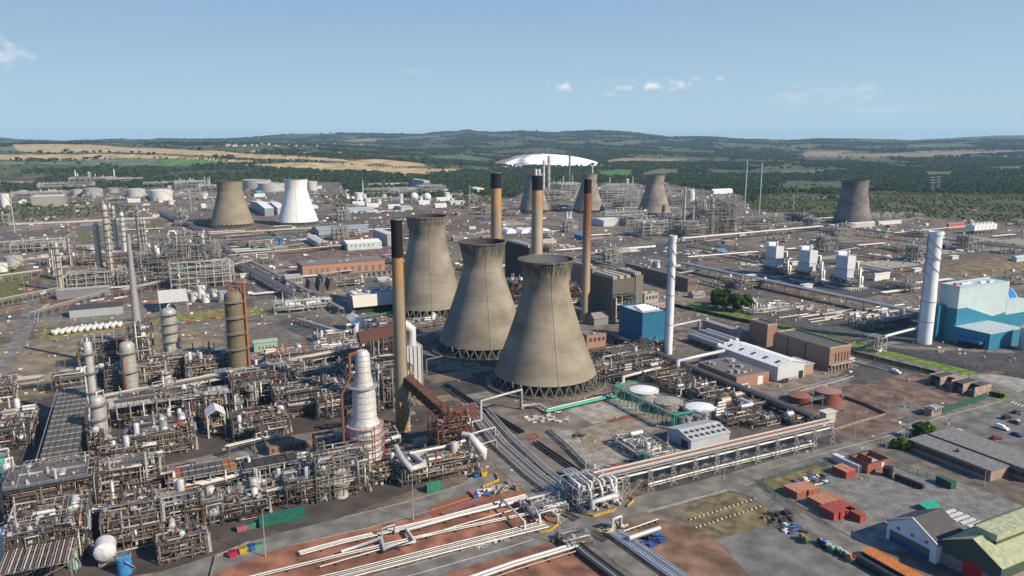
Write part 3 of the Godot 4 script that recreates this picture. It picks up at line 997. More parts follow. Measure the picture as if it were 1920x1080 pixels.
func patches():
	var road := Color(0.135, 0.128, 0.118)
	var dark := Color(0.155, 0.145, 0.13)
	var red := Color(0.42, 0.19, 0.115)
	var rosy := Color(0.26, 0.175, 0.14)
	var pale := Color(0.45, 0.415, 0.35)
	var tan := Color(0.33, 0.265, 0.175)
	var straw := Color(0.34, 0.30, 0.10)
	# yards
	for q in [["gravel_yard", "gravel", red, 0, [[380, 1090], [470, 1040], [690, 985], [800, 966], [930, 925], [995, 918], [1048, 965], [1040, 987], [900, 1030], [700, 1090]]],
			["gravel_yard", "gravel", Color(0.38, 0.18, 0.115), 0, [[750, 1095], [930, 1040], [1060, 1010], [1110, 1035], [1170, 1090]]],
			["gravel_yard", "gravel", Color(0.32, 0.19, 0.125), 0, [[1150, 985], [1240, 975], [1300, 990], [1350, 1015], [1430, 1090], [1290, 1095]]],
			["gravel_yard", "gravel", rosy, 0, [[1545, 800], [1500, 775], [1560, 730], [1650, 700], [1690, 688], [1780, 715], [1855, 750], [1790, 780], [1660, 825], [1600, 830]]],
			["rough_grass", "grass", Color(0.27, 0.22, 0.115), 1, [[1282, 952], [1360, 922], [1440, 950], [1492, 985], [1362, 1016], [1295, 990]]],
			["asphalt_pad", "asphalt", Color(0.22, 0.21, 0.195), 1, [[1340, 1012], [1455, 984], [1510, 1003], [1620, 1060], [1660, 1095], [1420, 1095]]],
			["yard", "slab", Color(0.26, 0.25, 0.23), 0, [[1430, 905], [1570, 868], [1690, 868], [1830, 915], [1935, 955], [1935, 1000], [1800, 1040], [1640, 1030], [1560, 985]]],
			["rough_grass", "grass", Color(0.26, 0.22, 0.11), 1, [[1428, 904], [1530, 874], [1556, 882], [1560, 894], [1465, 926]]],
			["yard", "slab", Color(0.29, 0.27, 0.23), 1, [[1640, 990], [1720, 975], [1700, 1000], [1640, 1010]]],
			["yard", "slab", pale, 1, [[1062, 768], [1162, 745], [1215, 768], [1112, 795]]],
			["yard", "slab", Color(0.36, 0.30, 0.22), 1, [[1085, 806], [1205, 770], [1262, 796], [1195, 818], [1100, 850]]],
			["yard", "slab", Color(0.41, 0.375, 0.315), 1, [[1015, 812], [1080, 806], [1100, 852], [1170, 832], [1210, 870], [1130, 885], [1070, 850]]],
			["yard", "soil", Color(0.26, 0.22, 0.18), 0, [[860, 760], [960, 745], [1170, 740], [1290, 790], [1260, 860], [1140, 890], [1060, 960], [920, 850]]],
			["rust_stain", "gravel", Color(0.30, 0.12, 0.06), 2, [[1136, 788], [1192, 776], [1200, 781], [1142, 793]]],
			["rust_stain", "gravel", Color(0.30, 0.13, 0.07), 2, [[985, 815], [1005, 812], [1012, 820], [995, 826]]],
			["yard", "soil", Color(0.115, 0.098, 0.085), 0, [[-60, 765], [160, 735], [430, 702], [740, 660], [835, 715], [905, 868], [640, 970], [300, 1072], [-60, 1130]]],  # tone darkened to paint in the deep shade between the process frames
			["yard", "slab", Color(0.30, 0.265, 0.215), 1, [[175, 928], [310, 872], [500, 828], [640, 802], [640, 838], [460, 884], [310, 908]]],
			["yard", "soil", Color(0.085, 0.08, 0.075), 0, [[790, 690], [900, 672], [1000, 700], [905, 742], [850, 745]]],  # near-black tone paints in the cast shadow of the nearest cooling tower
			["yard", "slab", Color(0.23, 0.20, 0.165), 1, [[800, 695], [850, 675], [900, 672], [900, 690], [830, 695]]],
			["bare_earth", "soil", tan, 0, [[-60, 655], [160, 622], [330, 610], [420, 640], [250, 735], [-60, 745]]],
			["rough_grass", "grass", straw, 1, [[62, 625], [180, 602], [330, 588], [430, 578], [520, 576], [500, 590], [340, 606], [210, 618], [90, 640]]],
			["rough_grass", "grass", Color(0.20, 0.195, 0.06), 1, [[-60, 515], [45, 495], [56, 525], [44, 560], [-60, 580]]],
			["rough_grass", "grass", Color(0.22, 0.20, 0.08), 1, [[100, 440], [200, 425], [300, 412], [310, 430], [215, 445], [110, 455]]],
			["asphalt_pad", "asphalt", dark, 1, [[70, 603], [85, 572], [235, 556], [360, 545], [430, 545], [440, 575], [300, 592]]],
			["yard", "slab", Color(0.21, 0.18, 0.145), 0, [[440, 620], [540, 600], [640, 610], [700, 640], [560, 660], [470, 660]]],
			["asphalt_pad", "asphalt", Color(0.12, 0.115, 0.11), 1, [[510, 605], [560, 592], [640, 612], [570, 632]]],
			["gravel_yard", "gravel", Color(0.25, 0.135, 0.105), 1, [[55, 560], [300, 524], [435, 506], [445, 522], [300, 542], [60, 588]]],
			["gravel_yard", "gravel", Color(0.25, 0.13, 0.10), 1, [[56, 520], [75, 488], [95, 486], [70, 545], [50, 560]]],
			["gravel_yard", "gravel", rosy, 0, [[290, 395], [410, 408], [520, 445], [600, 450], [760, 430], [760, 470], [560, 520], [470, 480], [390, 440]]],
			["gravel_yard", "gravel", Color(0.19, 0.15, 0.125), 0, [[560, 400], [700, 385], [900, 405], [900, 430], [700, 440], [600, 440]]],
			["asphalt_pad", "asphalt", dark, 1, [[515, 560], [600, 520], [730, 512], [760, 540], [640, 560]]],
			["asphalt_pad", "asphalt", Color(0.10, 0.10, 0.098), 1, [[1100, 470], [1250, 455], [1300, 480], [1180, 500]]],
			["gravel_yard", "gravel", Color(0.22, 0.165, 0.125), 0, [[1280, 505], [1440, 470], [1560, 448], [1720, 480], [1700, 520], [1560, 560], [1400, 560]]],
			["asphalt_pad", "asphalt", Color(0.105, 0.10, 0.095), 1, [[1440, 500], [1520, 480], [1640, 505], [1700, 540], [1620, 560], [1480, 530]]],
			["asphalt_pad", "asphalt", Color(0.12, 0.11, 0.105), 1, [[1380, 560], [1560, 590], [1700, 620], [1560, 630], [1440, 600]]],
			["asphalt_pad", "asphalt", Color(0.115, 0.105, 0.1), 1, [[1480, 470], [1560, 452], [1640, 462], [1580, 482]]],
			["bare_earth", "soil", Color(0.27, 0.22, 0.15), 0, [[1790, 510], [1920, 480], [2100, 490], [2100, 560], [1850, 540]]],
			["car_park", "asphalt", Color(0.2, 0.19, 0.175), 1, [[1740, 800], [1850, 740], [2000, 735], [2000, 890], [1900, 850]]],
			["forecourt", "slab", Color(0.42, 0.40, 0.36), 2, [[1800, 703], [1870, 702], [2000, 725], [2000, 765], [1900, 735]]],
			["asphalt_pad", "asphalt", Color(0.10, 0.098, 0.095), 0, [[1580, 640], [1680, 625], [1900, 650], [2000, 690], [1920, 710], [1760, 690]]],
			["asphalt_pad", "asphalt", Color(0.11, 0.107, 0.103), 1, [[1590, 690], [1640, 678], [1700, 700], [1620, 722], [1560, 712]]],
			["forecourt", "slab", pale, 2, [[1180, 935], [1300, 905], [1420, 905], [1330, 930], [1215, 962]]],
			["asphalt_pad", "asphalt", Color(0.10, 0.098, 0.095), 1, [[1200, 905], [1380, 858], [1560, 815], [1590, 838], [1400, 892], [1240, 925]]]]:
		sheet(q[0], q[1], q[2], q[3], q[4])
	# roads
	for q in [[[[300, 1092], [520, 1015], [640, 986], [773, 957], [870, 920], [925, 890]], 9.5], [[[850, 762], [907, 830], [960, 880], [1007, 922], [1062, 965], [1140, 1020], [1235, 1092]], 8.5], [[[600, 1125], [770, 1075], [920, 1032], [1080, 985], [1173, 953], [1290, 922], [1385, 897], [1480, 868], [1600, 838], [1665, 822], [1763, 787], [1900, 748], [2010, 722]], 9.5],
			[[[1330, 902], [1413, 922], [1513, 982], [1600, 1025], [1720, 1092]], 8.0], [[[1150, 545], [1280, 572], [1395, 598], [1597, 653], [1813, 708], [1880, 728], [1905, 745]], 9.0], [[[1590, 710], [1480, 738], [1420, 752]], 6.0], [[[62, 560], [50, 605], [30, 655], [-30, 740]], 9.0], [[[-40, 662], [190, 628], [420, 605], [640, 575]], 6.0], [[[640, 600], [540, 560], [470, 510], [400, 455], [330, 408]], 8.0],
			[[[880, 445], [1100, 470], [1280, 500]], 9.0], [[[560, 395], [640, 380], [760, 385], [920, 410]], 8.0], [[[0, 430], [150, 420], [330, 408], [460, 395]], 8.0], [[[600, 395], [640, 365], [660, 350]], 8.0], [[[1580, 668], [1660, 650], [1900, 660]], 7.0]]:
		strip("road", "asphalt", Color(0.25, 0.232, 0.208), 3, q[0], q[1])
	# verges of mown grass along the works road
	for q in [[[1382, 590], [1575, 639], 9.5], [[1582, 643], [1640, 655], 9.0], [[1648, 659], [1826, 702], 11.0]]:
		strip("verge", "grass", Color(0.21, 0.31, 0.055), 4, [[q[0][0], q[0][1]], [q[1][0], q[1][1]]], q[2])
	sheet("verge", "grass", Color(0.17, 0.25, 0.06), 4, [[1290, 566], [1340, 574], [1410, 590], [1372, 592], [1300, 576]])
	sheet("verge", "grass", Color(0.21, 0.31, 0.055), 4, [[1856, 742], [1880, 735], [1896, 745], [1870, 752]])
	# painted lines
	var line := Color(0.62, 0.6, 0.55)
	for q in [[[640, 1112], [780, 1077], [930, 1034], [1000, 1012]], [[1560, 846], [1665, 818], [1763, 783], [1880, 752]], [[1590, 704], [1480, 733]]]:
		strip("road_line", "plain", line, 5, q, 0.22)
	for q in [[[-40, 658], [190, 624], [420, 601]], [[1120, 990], [1235, 1080]], [[1010, 935], [1060, 975]]]:
		strip("road_line", "plain", Color(0.60, 0.42, 0.06), 5, q, 0.3)
	for k in 7:   # dark cable trenches across the road junction and zebra bars by the car park
		if k < 4: strip("trench_cover", "slab", Color(0.06, 0.055, 0.05), 5, [[[1052, 965], [1078, 977]], [[1060, 960], [1086, 973]], [[1100, 1000], [1133, 1016]], [[1112, 996], [1140, 1012]]][k], 1.7)
	for k in 6: strip("crossing_bar", "plain", line, 5, [[1896 + k * 6, 756 + k * 2.2], [1901 + k * 6, 753 + k * 2.2]], 0.5)
	# bay lines of the car park
	var bay := ground(1825, 800)
	for k in 14:
		var s := Shape.new()
		s.col = line
		var a := bay + U * (k * 2.7) - V * 4.0
		for e in 2:
			var b := a - V * (9.0 * e)
			s.quad(b + Vector3(0, 0.14, 0), b + U * 0.14 + Vector3(0, 0.14, 0), b + U * 0.14 + V * 4.8 + Vector3(0, 0.14, 0), b + V * 4.8 + Vector3(0, 0.14, 0))
		struct("bay_line", s, "plain")
	# kerbs: real steps along the main roads
	for q in [[[540, 1024], [690, 990], [800, 960], [925, 920], [990, 912]], [[700, 1080], [900, 1024], [1040, 985], [1066, 972]], [[1090, 955], [1180, 928], [1205, 900]], [[1440, 880], [1560, 846]], [[1428, 930], [1500, 968], [1560, 1003]], [[640, 972], [760, 942], [880, 905]]]:
		var s := Shape.new()
		s.col = Color(0.36, 0.33, 0.29)
		for k in q.size() - 1: s.bar(ground(q[k][0], q[k][1]) + Vector3(0, 0.1, 0), ground(q[k + 1][0], q[k + 1][1]) + Vector3(0, 0.1, 0), 0.35, 0.2)
		struct("kerb", s, "concrete")
	# oil stains and worn places on the yards
	rng.seed = 5

const GALV := Color(0.42, 0.42, 0.41)
const PIPE := [Color(0.50, 0.49, 0.46), Color(0.62, 0.61, 0.58), Color(0.40, 0.37, 0.33), Color(0.54, 0.53, 0.52), Color(0.34, 0.30, 0.26), Color(0.30, 0.17, 0.10), Color(0.46, 0.43, 0.38), Color(0.24, 0.22, 0.20)]
const STEEL := Color(0.22, 0.20, 0.185)

func pipe_color() -> Color: return near_to(pick(PIPE), 0.2)

func rails(s: Shape, pts: Array, h := 1.1, w := 0.09):   # a handrail along points
	for k in pts.size() - 1:
		var a: Vector3 = pts[k]
		var b: Vector3 = pts[k + 1]
		s.bar(a + W(0, h, 0), b + W(0, h, 0), w)
		s.bar(a + W(0, h * 0.5, 0), b + W(0, h * 0.5, 0), w * 0.7)
		var n := maxi(1, int((b - a).length() / 3.0))
		for q in n + 1:
			var p := a.lerp(b, float(q) / n)
			s.bar(p, p + W(0, h, 0), w)

func deck(t: Node3D, x0: float, z0: float, x1: float, z1: float, y: float, c: Color, hand := true):   # a grating floor and its handrail
	var s := Shape.new()
	s.col = c
	s.box(W(x0, y - 0.15, z0), W(x1, y, z1))
	put("platform", s, "metal", t)
	if hand:
		var r := Shape.new()
		r.col = GALV * 0.95
		rails(r, [W(x0, y, z0), W(x1, y, z0), W(x1, y, z1), W(x0, y, z1), W(x0, y, z0)])
		put("handrail", r, "metal", t)

func steel(s: Shape, x0: float, z0: float, x1: float, z1: float, levels: Array, bay: float, w: float, brace := true):   # posts, beams and some braces
	var nx := maxi(1, roundi((x1 - x0) / bay))
	var nz := maxi(1, roundi((z1 - z0) / bay))
	var top: float = levels[-1]
	for i in nx + 1:
		for j in nz + 1:
			if i > 0 and i < nx and j > 0 and j < nz: continue
			var p := W(lerpf(x0, x1, float(i) / nx), 0, lerpf(z0, z1, float(j) / nz))
			s.bar(p, p + W(0, top, 0), w)
	for y in levels:
		for j in nz + 1: s.bar(W(x0, y, lerpf(z0, z1, float(j) / nz)), W(x1, y, lerpf(z0, z1, float(j) / nz)), w * 0.8)
		for i in nx + 1: s.bar(W(lerpf(x0, x1, float(i) / nx), y, z0), W(lerpf(x0, x1, float(i) / nx), y, z1), w * 0.8)
	if brace:
		var y0 := 0.0
		for y in levels:
			for i in nx:
				if rng.randf() < 0.4:
					var a := lerpf(x0, x1, float(i) / nx)
					var b := lerpf(x0, x1, float(i + 1) / nx)
					var z: float = pick([z0, z1])
					if rng.randf() < 0.5: s.bar(W(a, y0, z), W(b, y, z), w * 0.6)
					else: s.bar(W(b, y0, z), W(a, y, z), w * 0.6)
			y0 = y

func stairs(s: Shape, a: Vector3, b: Vector3, w := 0.9):
	s.bar(a, b, w, 0.15)
	var r := W(0, 1.0, 0)
	s.bar(a + r, b + r, 0.09)

func loop_pipe(s: Shape, lo: Vector3, hi: Vector3, r: float, sides := 6):   # a pipe that wanders square-cornered between two corners of a box
	var a := W(rnd(lo.x, hi.x), rnd(lo.y, hi.y), rnd(lo.z, hi.z))
	var pts := [a]
	var axis := rng.randi() % 3
	for k in 2 + rng.randi() % 4:
		var b := a
		match axis:
			0: b.x = rnd(lo.x, hi.x)
			1: b.y = rnd(lo.y, hi.y)
			2: b.z = rnd(lo.z, hi.z)
		axis = (axis + 1 + rng.randi() % 2) % 3
		if (b - a).length() > r * 3.0:
			pts.append(b)
			a = b
	if pts.size() > 1: s.tube(pts, r, sides)

# one process structure: steel frame, floors, vessels, exchangers, pipes; kept inside width x depth x height
func module(label: String, p: Vector3, w: float, d: float, h: float, sd: int, opt := {}) -> Node3D:
	rng.seed = sd * 977 + 13
	var t := thing(opt.get("name", "process_structure"), label, opt.get("cat", "process unit"), p, opt.get("group", "steel process structures"), opt.get("turn", GRID))
	var fine: float = opt.get("fine", 1.0)
	var tone: Color = opt.get("steel", near_to(STEEL, 0.25))
	var pipe_list: Array = opt.get("pipes", PIPE)
	var levels := []
	var step: float = opt.get("step", 4.5)
	var y := step
	while y < h - 1.0:
		levels.append(y)
		y += step * rnd(0.8, 1.2)
	levels.append(h)
	var z0 := -d
	var f := Shape.new()
	f.col = tone
	steel(f, 0, z0, w, 0, levels, opt.get("bay", 6.0), 0.34 if fine >= 1.0 else 0.5)
	put("steel_frame", f, "metal", t)
	for k in levels.size():
		if rng.randf() < opt.get("decks", 0.65):
			var a := rnd(0, w * 0.35)
			var b := rnd(w * 0.6, w)
			deck(t, a, z0 + rnd(0, d * 0.3), b, -rnd(0, d * 0.25), levels[k] + 0.25, near_to(K(0.13, 0.12, 0.11), 0.35), fine >= 1.0)
	var vessels: int = opt.get("vessels", int(w * d / 45.0) + 1)
	for k in vessels:
		var s := Shape.new()
		s.col = near_to(pick([K(0.60, 0.60, 0.59), K(0.5, 0.49, 0.46), K(0.66, 0.66, 0.66), K(0.36, 0.33, 0.3)]), 0.15)
		var yy: float = pick([1.2] + levels.slice(0, maxi(1, levels.size() - 1)))
		var r := rnd(0.7, 1.5)
		var q := W(rnd(2, w - 2), yy, z0 + rnd(1.5, maxf(d - 1.5, 1.6)))
		var kind := rng.randi() % 3
		if kind == 0:
			s.can(q, r, minf(rnd(3, 7), h - yy + 4), 12, r * 0.5)
			put("vessel", s, "metal", t)
		elif kind == 1:
			var l := rnd(3.5, 7.0)
			if rng.randf() < 0.5: s.drum(q + W(-minf(l / 2, q.x - 1), r + 0.4, 0), q + W(minf(l / 2, w - q.x - 1), r + 0.4, 0), r, 12)
			else: s.drum(q + W(0, r + 0.4, -minf(l, d - 2) / 2), q + W(0, r + 0.4, minf(l, d - 2) / 2), r, 12)
			s.col = tone
			s.at(q + W(0, -0.1, 0), W(r * 1.2, 0.7, r * 1.2))
			put("drum", s, "metal", t)
		else:
			for e in 2 + rng.randi() % 2: s.drum(q + W(-2.2, 0.7 + e * 1.3, 0), q + W(2.2, 0.7 + e * 1.3, 0), 0.55, 10)
			put("heat_exchanger", s, "metal", t)
	var np: int = opt.get("npipe", int(10 * fine + w * 0.5))
	for k in np:
		var s := Shape.new()
		s.col = near_to(pick(pipe_list), 0.2)
		loop_pipe(s, W(-0.5, 1.0, z0 - 0.5), W(w + 0.5, h + 0.6, 0.5), rnd(0.16, 0.42), 7)
		put("pipe", s, "metal", t)
	var small := Shape.new()
	for k in int(opt.get("small", w * d * 0.30 * fine)):
		small.col = near_to(pick(pipe_list), 0.25)
		loop_pipe(small, W(-0.5, 0.5, z0 - 0.5), W(w + 0.5, h + 0.3, 0.5), rnd(0.07, 0.15), 4)
		if rng.randf() < 0.35: small.at(W(rnd(0, w), pick([0.0] + levels), z0 + rnd(0, d)), W(rnd(0.4, 1.2), rnd(0.4, 1.4), rnd(0.4, 1.2)))
	put("small_pipework", small, "metal", t, "stuff")
	# runs of pipe along the long side at each level
	for k in int(opt.get("runs", levels.size() * 2)):
		var s := Shape.new()
		s.col = near_to(pick(pipe_list), 0.15)
		var yy: float = pick(levels) + 0.6
		var z := z0 + rnd(0, d)
		var x0 := rnd(-1.0, w * 0.3)
		var x1 := rnd(w * 0.6, w + 1.0)
		s.tube([W(x0, yy - rnd(1, 4), z), W(x0, yy, z), W(x1, yy, z), W(x1, yy - rnd(1, 4), z)], rnd(0.15, 0.33), 7)
		put("pipe_run", s, "metal", t)
	for k in int(w * d * fine / 70.0):
		var s := Shape.new()
		s.col = near_to(pick(pipe_list), 0.2)
		var q := W(rnd(0, w), 0, z0 + rnd(0, d))
		s.tube([q + W(0, pick(levels) * 0.6, 0), q + W(0, h + rnd(1.0, 5.5), 0)], rnd(0.12, 0.45), 7)
		put("vent_pipe", s, "metal", t)
	if fine >= 1.0:
		var st := Shape.new()
		st.col = GALV * 0.8
		var yy := 0.0
		for k in levels.size():
			var a := W(w + 0.7, yy, -1.0 if k % 2 == 0 else -minf(6.0, d))
			var b := W(w + 0.7, levels[k], -minf(6.0, d) if k % 2 == 0 else -1.0)
			stairs(st, a, b)
			yy = levels[k]
		put("stair", st, "metal", t)
	return t

# an upright process column: banded shell, skirt, platforms with rails, overhead pipe
func column(label: String, p: Vector3, r: float, h: float, sd: int, opt := {}) -> Node3D:
	rng.seed = sd * 613 + 7
	var t := thing(opt.get("name", "process_column"), label, opt.get("cat", "column"), p, opt.get("group", "tall process columns"))
	var c: Color = opt.get("color", K(0.52, 0.50, 0.46))
	var s := Shape.new()
	s.col = c
	var neck: float = opt.get("neck", 0.0)
	var prof := [X(r * 1.12, 0), X(r * 1.06, h * 0.06), X(r, h * 0.07)]
	var bands: int = opt.get("bands", int(h / 3.0))
	for k in range(1, bands):
		var y := h * lerpf(0.08, 0.96, float(k) / bands)
		prof.append(X(r, y - 0.12)); prof.append(X(r * 1.03, y - 0.1)); prof.append(X(r * 1.03, y + 0.1)); prof.append(X(r, y + 0.12))
	prof.append(X(r, h - r * 0.5)); prof.append(X(r * 0.8, h - r * 0.18)); prof.append(X(r * 0.4, h)); prof.append(X(0, h))
	s.lathe(Vector3.ZERO, prof, 18)
	put("shell", s, opt.get("mat", "metal"), t)
	var n: int = opt.get("decks", int(h / 7.0))
	for k in n:
		var y: float = h * lerpf(opt.get("low", 0.25), 0.97, (k + 0.5) / n if n > 1 else 1.0)
		var d := Shape.new()
		d.col = near_to(K(0.27, 0.26, 0.24), 0.2)
		d.lathe(W(0, y, 0), [X(r, 0), X(r + 1.3, 0), X(r + 1.3, 0.2), X(r, 0.2)], 14)
		put("platform", d, "metal", t)
		var hr := Shape.new()
		hr.col = GALV
		for q in 12:
			var a := TAU * q / 12
			var b := TAU * (q + 1) / 12
			var u := W(cos(a), 0, sin(a)) * (r + 1.25) + W(0, y + 0.2, 0)
			var v := W(cos(b), 0, sin(b)) * (r + 1.25) + W(0, y + 0.2, 0)
			hr.bar(u, u + W(0, 1.1, 0), 0.09)
			hr.bar(u + W(0, 1.1, 0), v + W(0, 1.1, 0), 0.09)
			hr.bar(u + W(0, 0.55, 0), v + W(0, 0.55, 0), 0.06)
		put("handrail", hr, "metal", t)
	for k in opt.get("risers", 2):
		var a := rnd(0, TAU)
		var q := W(cos(a), 0, sin(a)) * (r + 0.7)
		var pr := Shape.new()
		pr.col = near_to(pick(opt.get("riser_colors", [PIPE[0], PIPE[1], PIPE[3]])), 0.1)
		pr.tube([W(0, h - 0.5, 0), W(0, h + 1.2, 0), q + W(0, h + 1.2, 0), q + W(0, 1.5, 0), q * 2.0 + W(0, 1.5, 0)] if k == 0 else [q * 0.5 + W(0, h * 0.7, 0), q + W(0, h * 0.7, 0), q + W(0, 1.0, 0)], rnd(0.22, 0.4), 8)
		put("riser_pipe", pr, "metal", t)
	var l := Shape.new()
	l.col = GALV * 0.85
	l.bar(W(r + 0.3, 0, 0.3), W(r + 0.3, h, 0.3), 0.08); l.bar(W(r + 0.3, 0, -0.3), W(r + 0.3, h, -0.3), 0.08)
	put("ladder", l, "metal", t)
	return t

func tank(label: String, p: Vector3, r: float, h: float, c: Color, opt := {}) -> Node3D:
	var t := thing(opt.get("name", "storage_tank"), label, opt.get("cat", "tank"), p, opt.get("group", "storage tanks"))
	var s := Shape.new()
	s.col = c
	var prof := [X(r, 0)]
	for k in range(1, 5):
		var y := h * k / 5.0
		prof.append(X(r, y - 0.06)); prof.append(X(r + 0.07, y)); prof.append(X(r, y + 0.06))
	prof.append(X(r, h)); prof.append(X(r + 0.12, h)); prof.append(X(r + 0.12, h + 0.15))
	s.lathe(Vector3.ZERO, prof, 36)
	put("shell", s, opt.get("mat", "paint"), t)
	var f := Shape.new()
	f.col = opt.get("roof", c)
	if opt.get("floating", false):   # open top with a sunken roof
		f.lathe(Vector3.ZERO, [X(r - 0.1, h + 0.15), X(r - 0.15, h - 2.5), X(0, h - 2.3)], 36)
	else:
		var e: float = opt.get("rise", r * 0.14)
		f.lathe(Vector3.ZERO, [X(r + 0.1, h + 0.15), X(r * 0.7, h + 0.15 + e * 0.55), X(r * 0.35, h + 0.15 + e * 0.9), X(0, h + 0.15 + e)], 36)
	put("roof", f, opt.get("mat", "paint"), t)
	var st := Shape.new()
	st.col = opt.get("stair", GALV)
	for k in 10:
		var a := -0.2 + k * 0.16
		var b := a + 0.16
		st.bar(W(cos(a) * (r + 0.5), h * k / 10, sin(a) * (r + 0.5)), W(cos(b) * (r + 0.5), h * (k + 1) / 10, sin(b) * (r + 0.5)), 0.7, 0.18)
	put("stair", st, "metal", t)
	var hr := Shape.new()
	hr.col = opt.get("stair", GALV)
	for k in 28:
		var u := W(cos(TAU * k / 28) * r, h + 0.15, sin(TAU * k / 28) * r)
		var v := W(cos(TAU * (k + 1) / 28) * r, h + 0.15, sin(TAU * (k + 1) / 28) * r)
		hr.bar(u, u + W(0, 1, 0), 0.08); hr.bar(u + W(0, 1, 0), v + W(0, 1, 0), 0.08)
	put("handrail", hr, "metal", t)
	return t

# a shed with a pitched roof. w along x, d back along -z; the ridge runs along "x" or "z"
func shed(label: String, p: Vector3, w: float, d: float, eave: float, rise_by: float, wall: Color, roof: Color, opt := {}) -> Node3D:
	var t := thing(opt.get("name", "shed"), label, opt.get("cat", "shed"), p, opt.get("group", ""), opt.get("turn", GRID))
	var s := Shape.new()
	s.col = wall
	var ridge: String = opt.get("ridge", "x")
	s.box(W(0, 0, -d), W(w, eave, 0))
	var o := 0.35
	var r := Shape.new()
	r.col = roof
	var top := eave + rise_by
	var th := 0.22
	if ridge == "x":
		s.face(W(w, eave, 0), W(w, eave, -d), W(w, top, -d / 2)); s.face(W(0, eave, -d), W(0, eave, 0), W(0, top, -d / 2))
		for e in 2:
			var z1 := o if e == 0 else -d - o
			var y1 := eave - rise_by * o / (d / 2) + 0.05
			var a := [W(-o, y1, z1), W(w + o, y1, z1), W(w + o, top + 0.05, -d / 2), W(-o, top + 0.05, -d / 2)]
			if e == 1: a = [a[1], a[0], a[3], a[2]]
			r.hexa([a[0], a[1], a[2], a[3], a[0] + W(0, th, 0), a[1] + W(0, th, 0), a[2] + W(0, th, 0), a[3] + W(0, th, 0)])
	else:
		s.face(W(0, eave, 0), W(w, eave, 0), W(w / 2, top, 0)); s.face(W(w, eave, -d), W(0, eave, -d), W(w / 2, top, -d))
		for e in 2:
			var x1 := -o if e == 0 else w + o
			var y1 := eave - rise_by * o / (w / 2) + 0.05
			var a := [W(x1, y1, -d - o), W(x1, y1, o), W(w / 2, top + 0.05, o), W(w / 2, top + 0.05, -d - o)]
			if e == 1: a = [a[1], a[0], a[3], a[2]]
			r.hexa([a[0], a[1], a[2], a[3], a[0] + W(0, th, 0), a[1] + W(0, th, 0), a[2] + W(0, th, 0), a[3] + W(0, th, 0)])
	put("wall", s, opt.get("wall_mat", "cladding"), t)
	put("roof", r, "roof", t)
	var n: int = opt.get("lights", 0)   # rooflights
	for k in n:
		var g := Shape.new()
		g.col = opt.get("light_color", K(0.05, 0.047, 0.043))
		for e in [0.35, 0.75]:
			if ridge == "x":
				var x := w * (k + 0.5) / n
				g.hexa([W(x - 0.9, lerpf(top, eave, e + 0.1) + 0.30, -d / 2 * (0.9 - e)), W(x + 0.9, lerpf(top, eave, e + 0.1) + 0.30, -d / 2 * (0.9 - e)), W(x + 0.9, lerpf(top, eave, e - 0.1) + 0.30, -d / 2 * (1.1 - e)), W(x - 0.9, lerpf(top, eave, e - 0.1) + 0.30, -d / 2 * (1.1 - e)),
					W(x - 0.9, lerpf(top, eave, e + 0.1) + 0.34, -d / 2 * (0.9 - e)), W(x + 0.9, lerpf(top, eave, e + 0.1) + 0.34, -d / 2 * (0.9 - e)), W(x + 0.9, lerpf(top, eave, e - 0.1) + 0.34, -d / 2 * (1.1 - e)), W(x - 0.9, lerpf(top, eave, e - 0.1) + 0.34, -d / 2 * (1.1 - e))])
			else:
				var z := -d * (k + 0.5) / n
				if e < 0.5: continue
				g.hexa([W(w * 0.13, lerpf(eave, top, 0.26) + 0.30, z - 0.9), W(w * 0.13, lerpf(eave, top, 0.26) + 0.30, z + 0.9), W(w * 0.30, lerpf(eave, top, 0.6) + 0.30, z + 0.9), W(w * 0.30, lerpf(eave, top, 0.6) + 0.30, z - 0.9),
					W(w * 0.13, lerpf(eave, top, 0.26) + 0.36, z - 0.9), W(w * 0.13, lerpf(eave, top, 0.26) + 0.36, z + 0.9), W(w * 0.30, lerpf(eave, top, 0.6) + 0.36, z + 0.9), W(w * 0.30, lerpf(eave, top, 0.6) + 0.36, z - 0.9)])
		put("rooflight", g, "cladding", t)
	openings(t, w, d, opt)
	return t

func openings(t: Node3D, w: float, d: float, opt: Dictionary):   # front: on the side towards +z, side: on the side towards -x; each [count, from, to, sill, head, share, colour]
	for key in ["front", "front2", "side", "side2"]:
		if not opt.has(key): continue
		var q: Array = opt[key]
		var span: float = w if key.begins_with("front") else d
		for k in q[0]:
			var m: float = lerpf(q[1], q[2], (k + 0.5) / q[0]) * span
			var half: float = (q[2] - q[1]) * span / q[0] * q[5] * 0.5
			var f := Shape.new()
			f.col = q[6]
			var fr := Shape.new()
			fr.col = K(0.45, 0.43, 0.4)
			if key.begins_with("front"):
				f.box(W(m - half, q[3], -0.05), W(m + half, q[4], 0.06))
				fr.box(W(m - half - 0.15, q[3] - 0.2, 0.0), W(m + half + 0.15, q[3], 0.16))
			else:
				f.box(W(-0.06, q[3], -m - half), W(0.05, q[4], -m + half))
				fr.box(W(-0.16, q[3] - 0.2, -m - half - 0.15), W(0.0, q[3], -m + half + 0.15))
			var big: bool = q[4] - q[3] > 2.6 and q[3] < 0.5
			var win := put("door" if big else "window", f, "cladding" if big else "glass", t)
			if not big: put("sill", fr, "concrete", win)

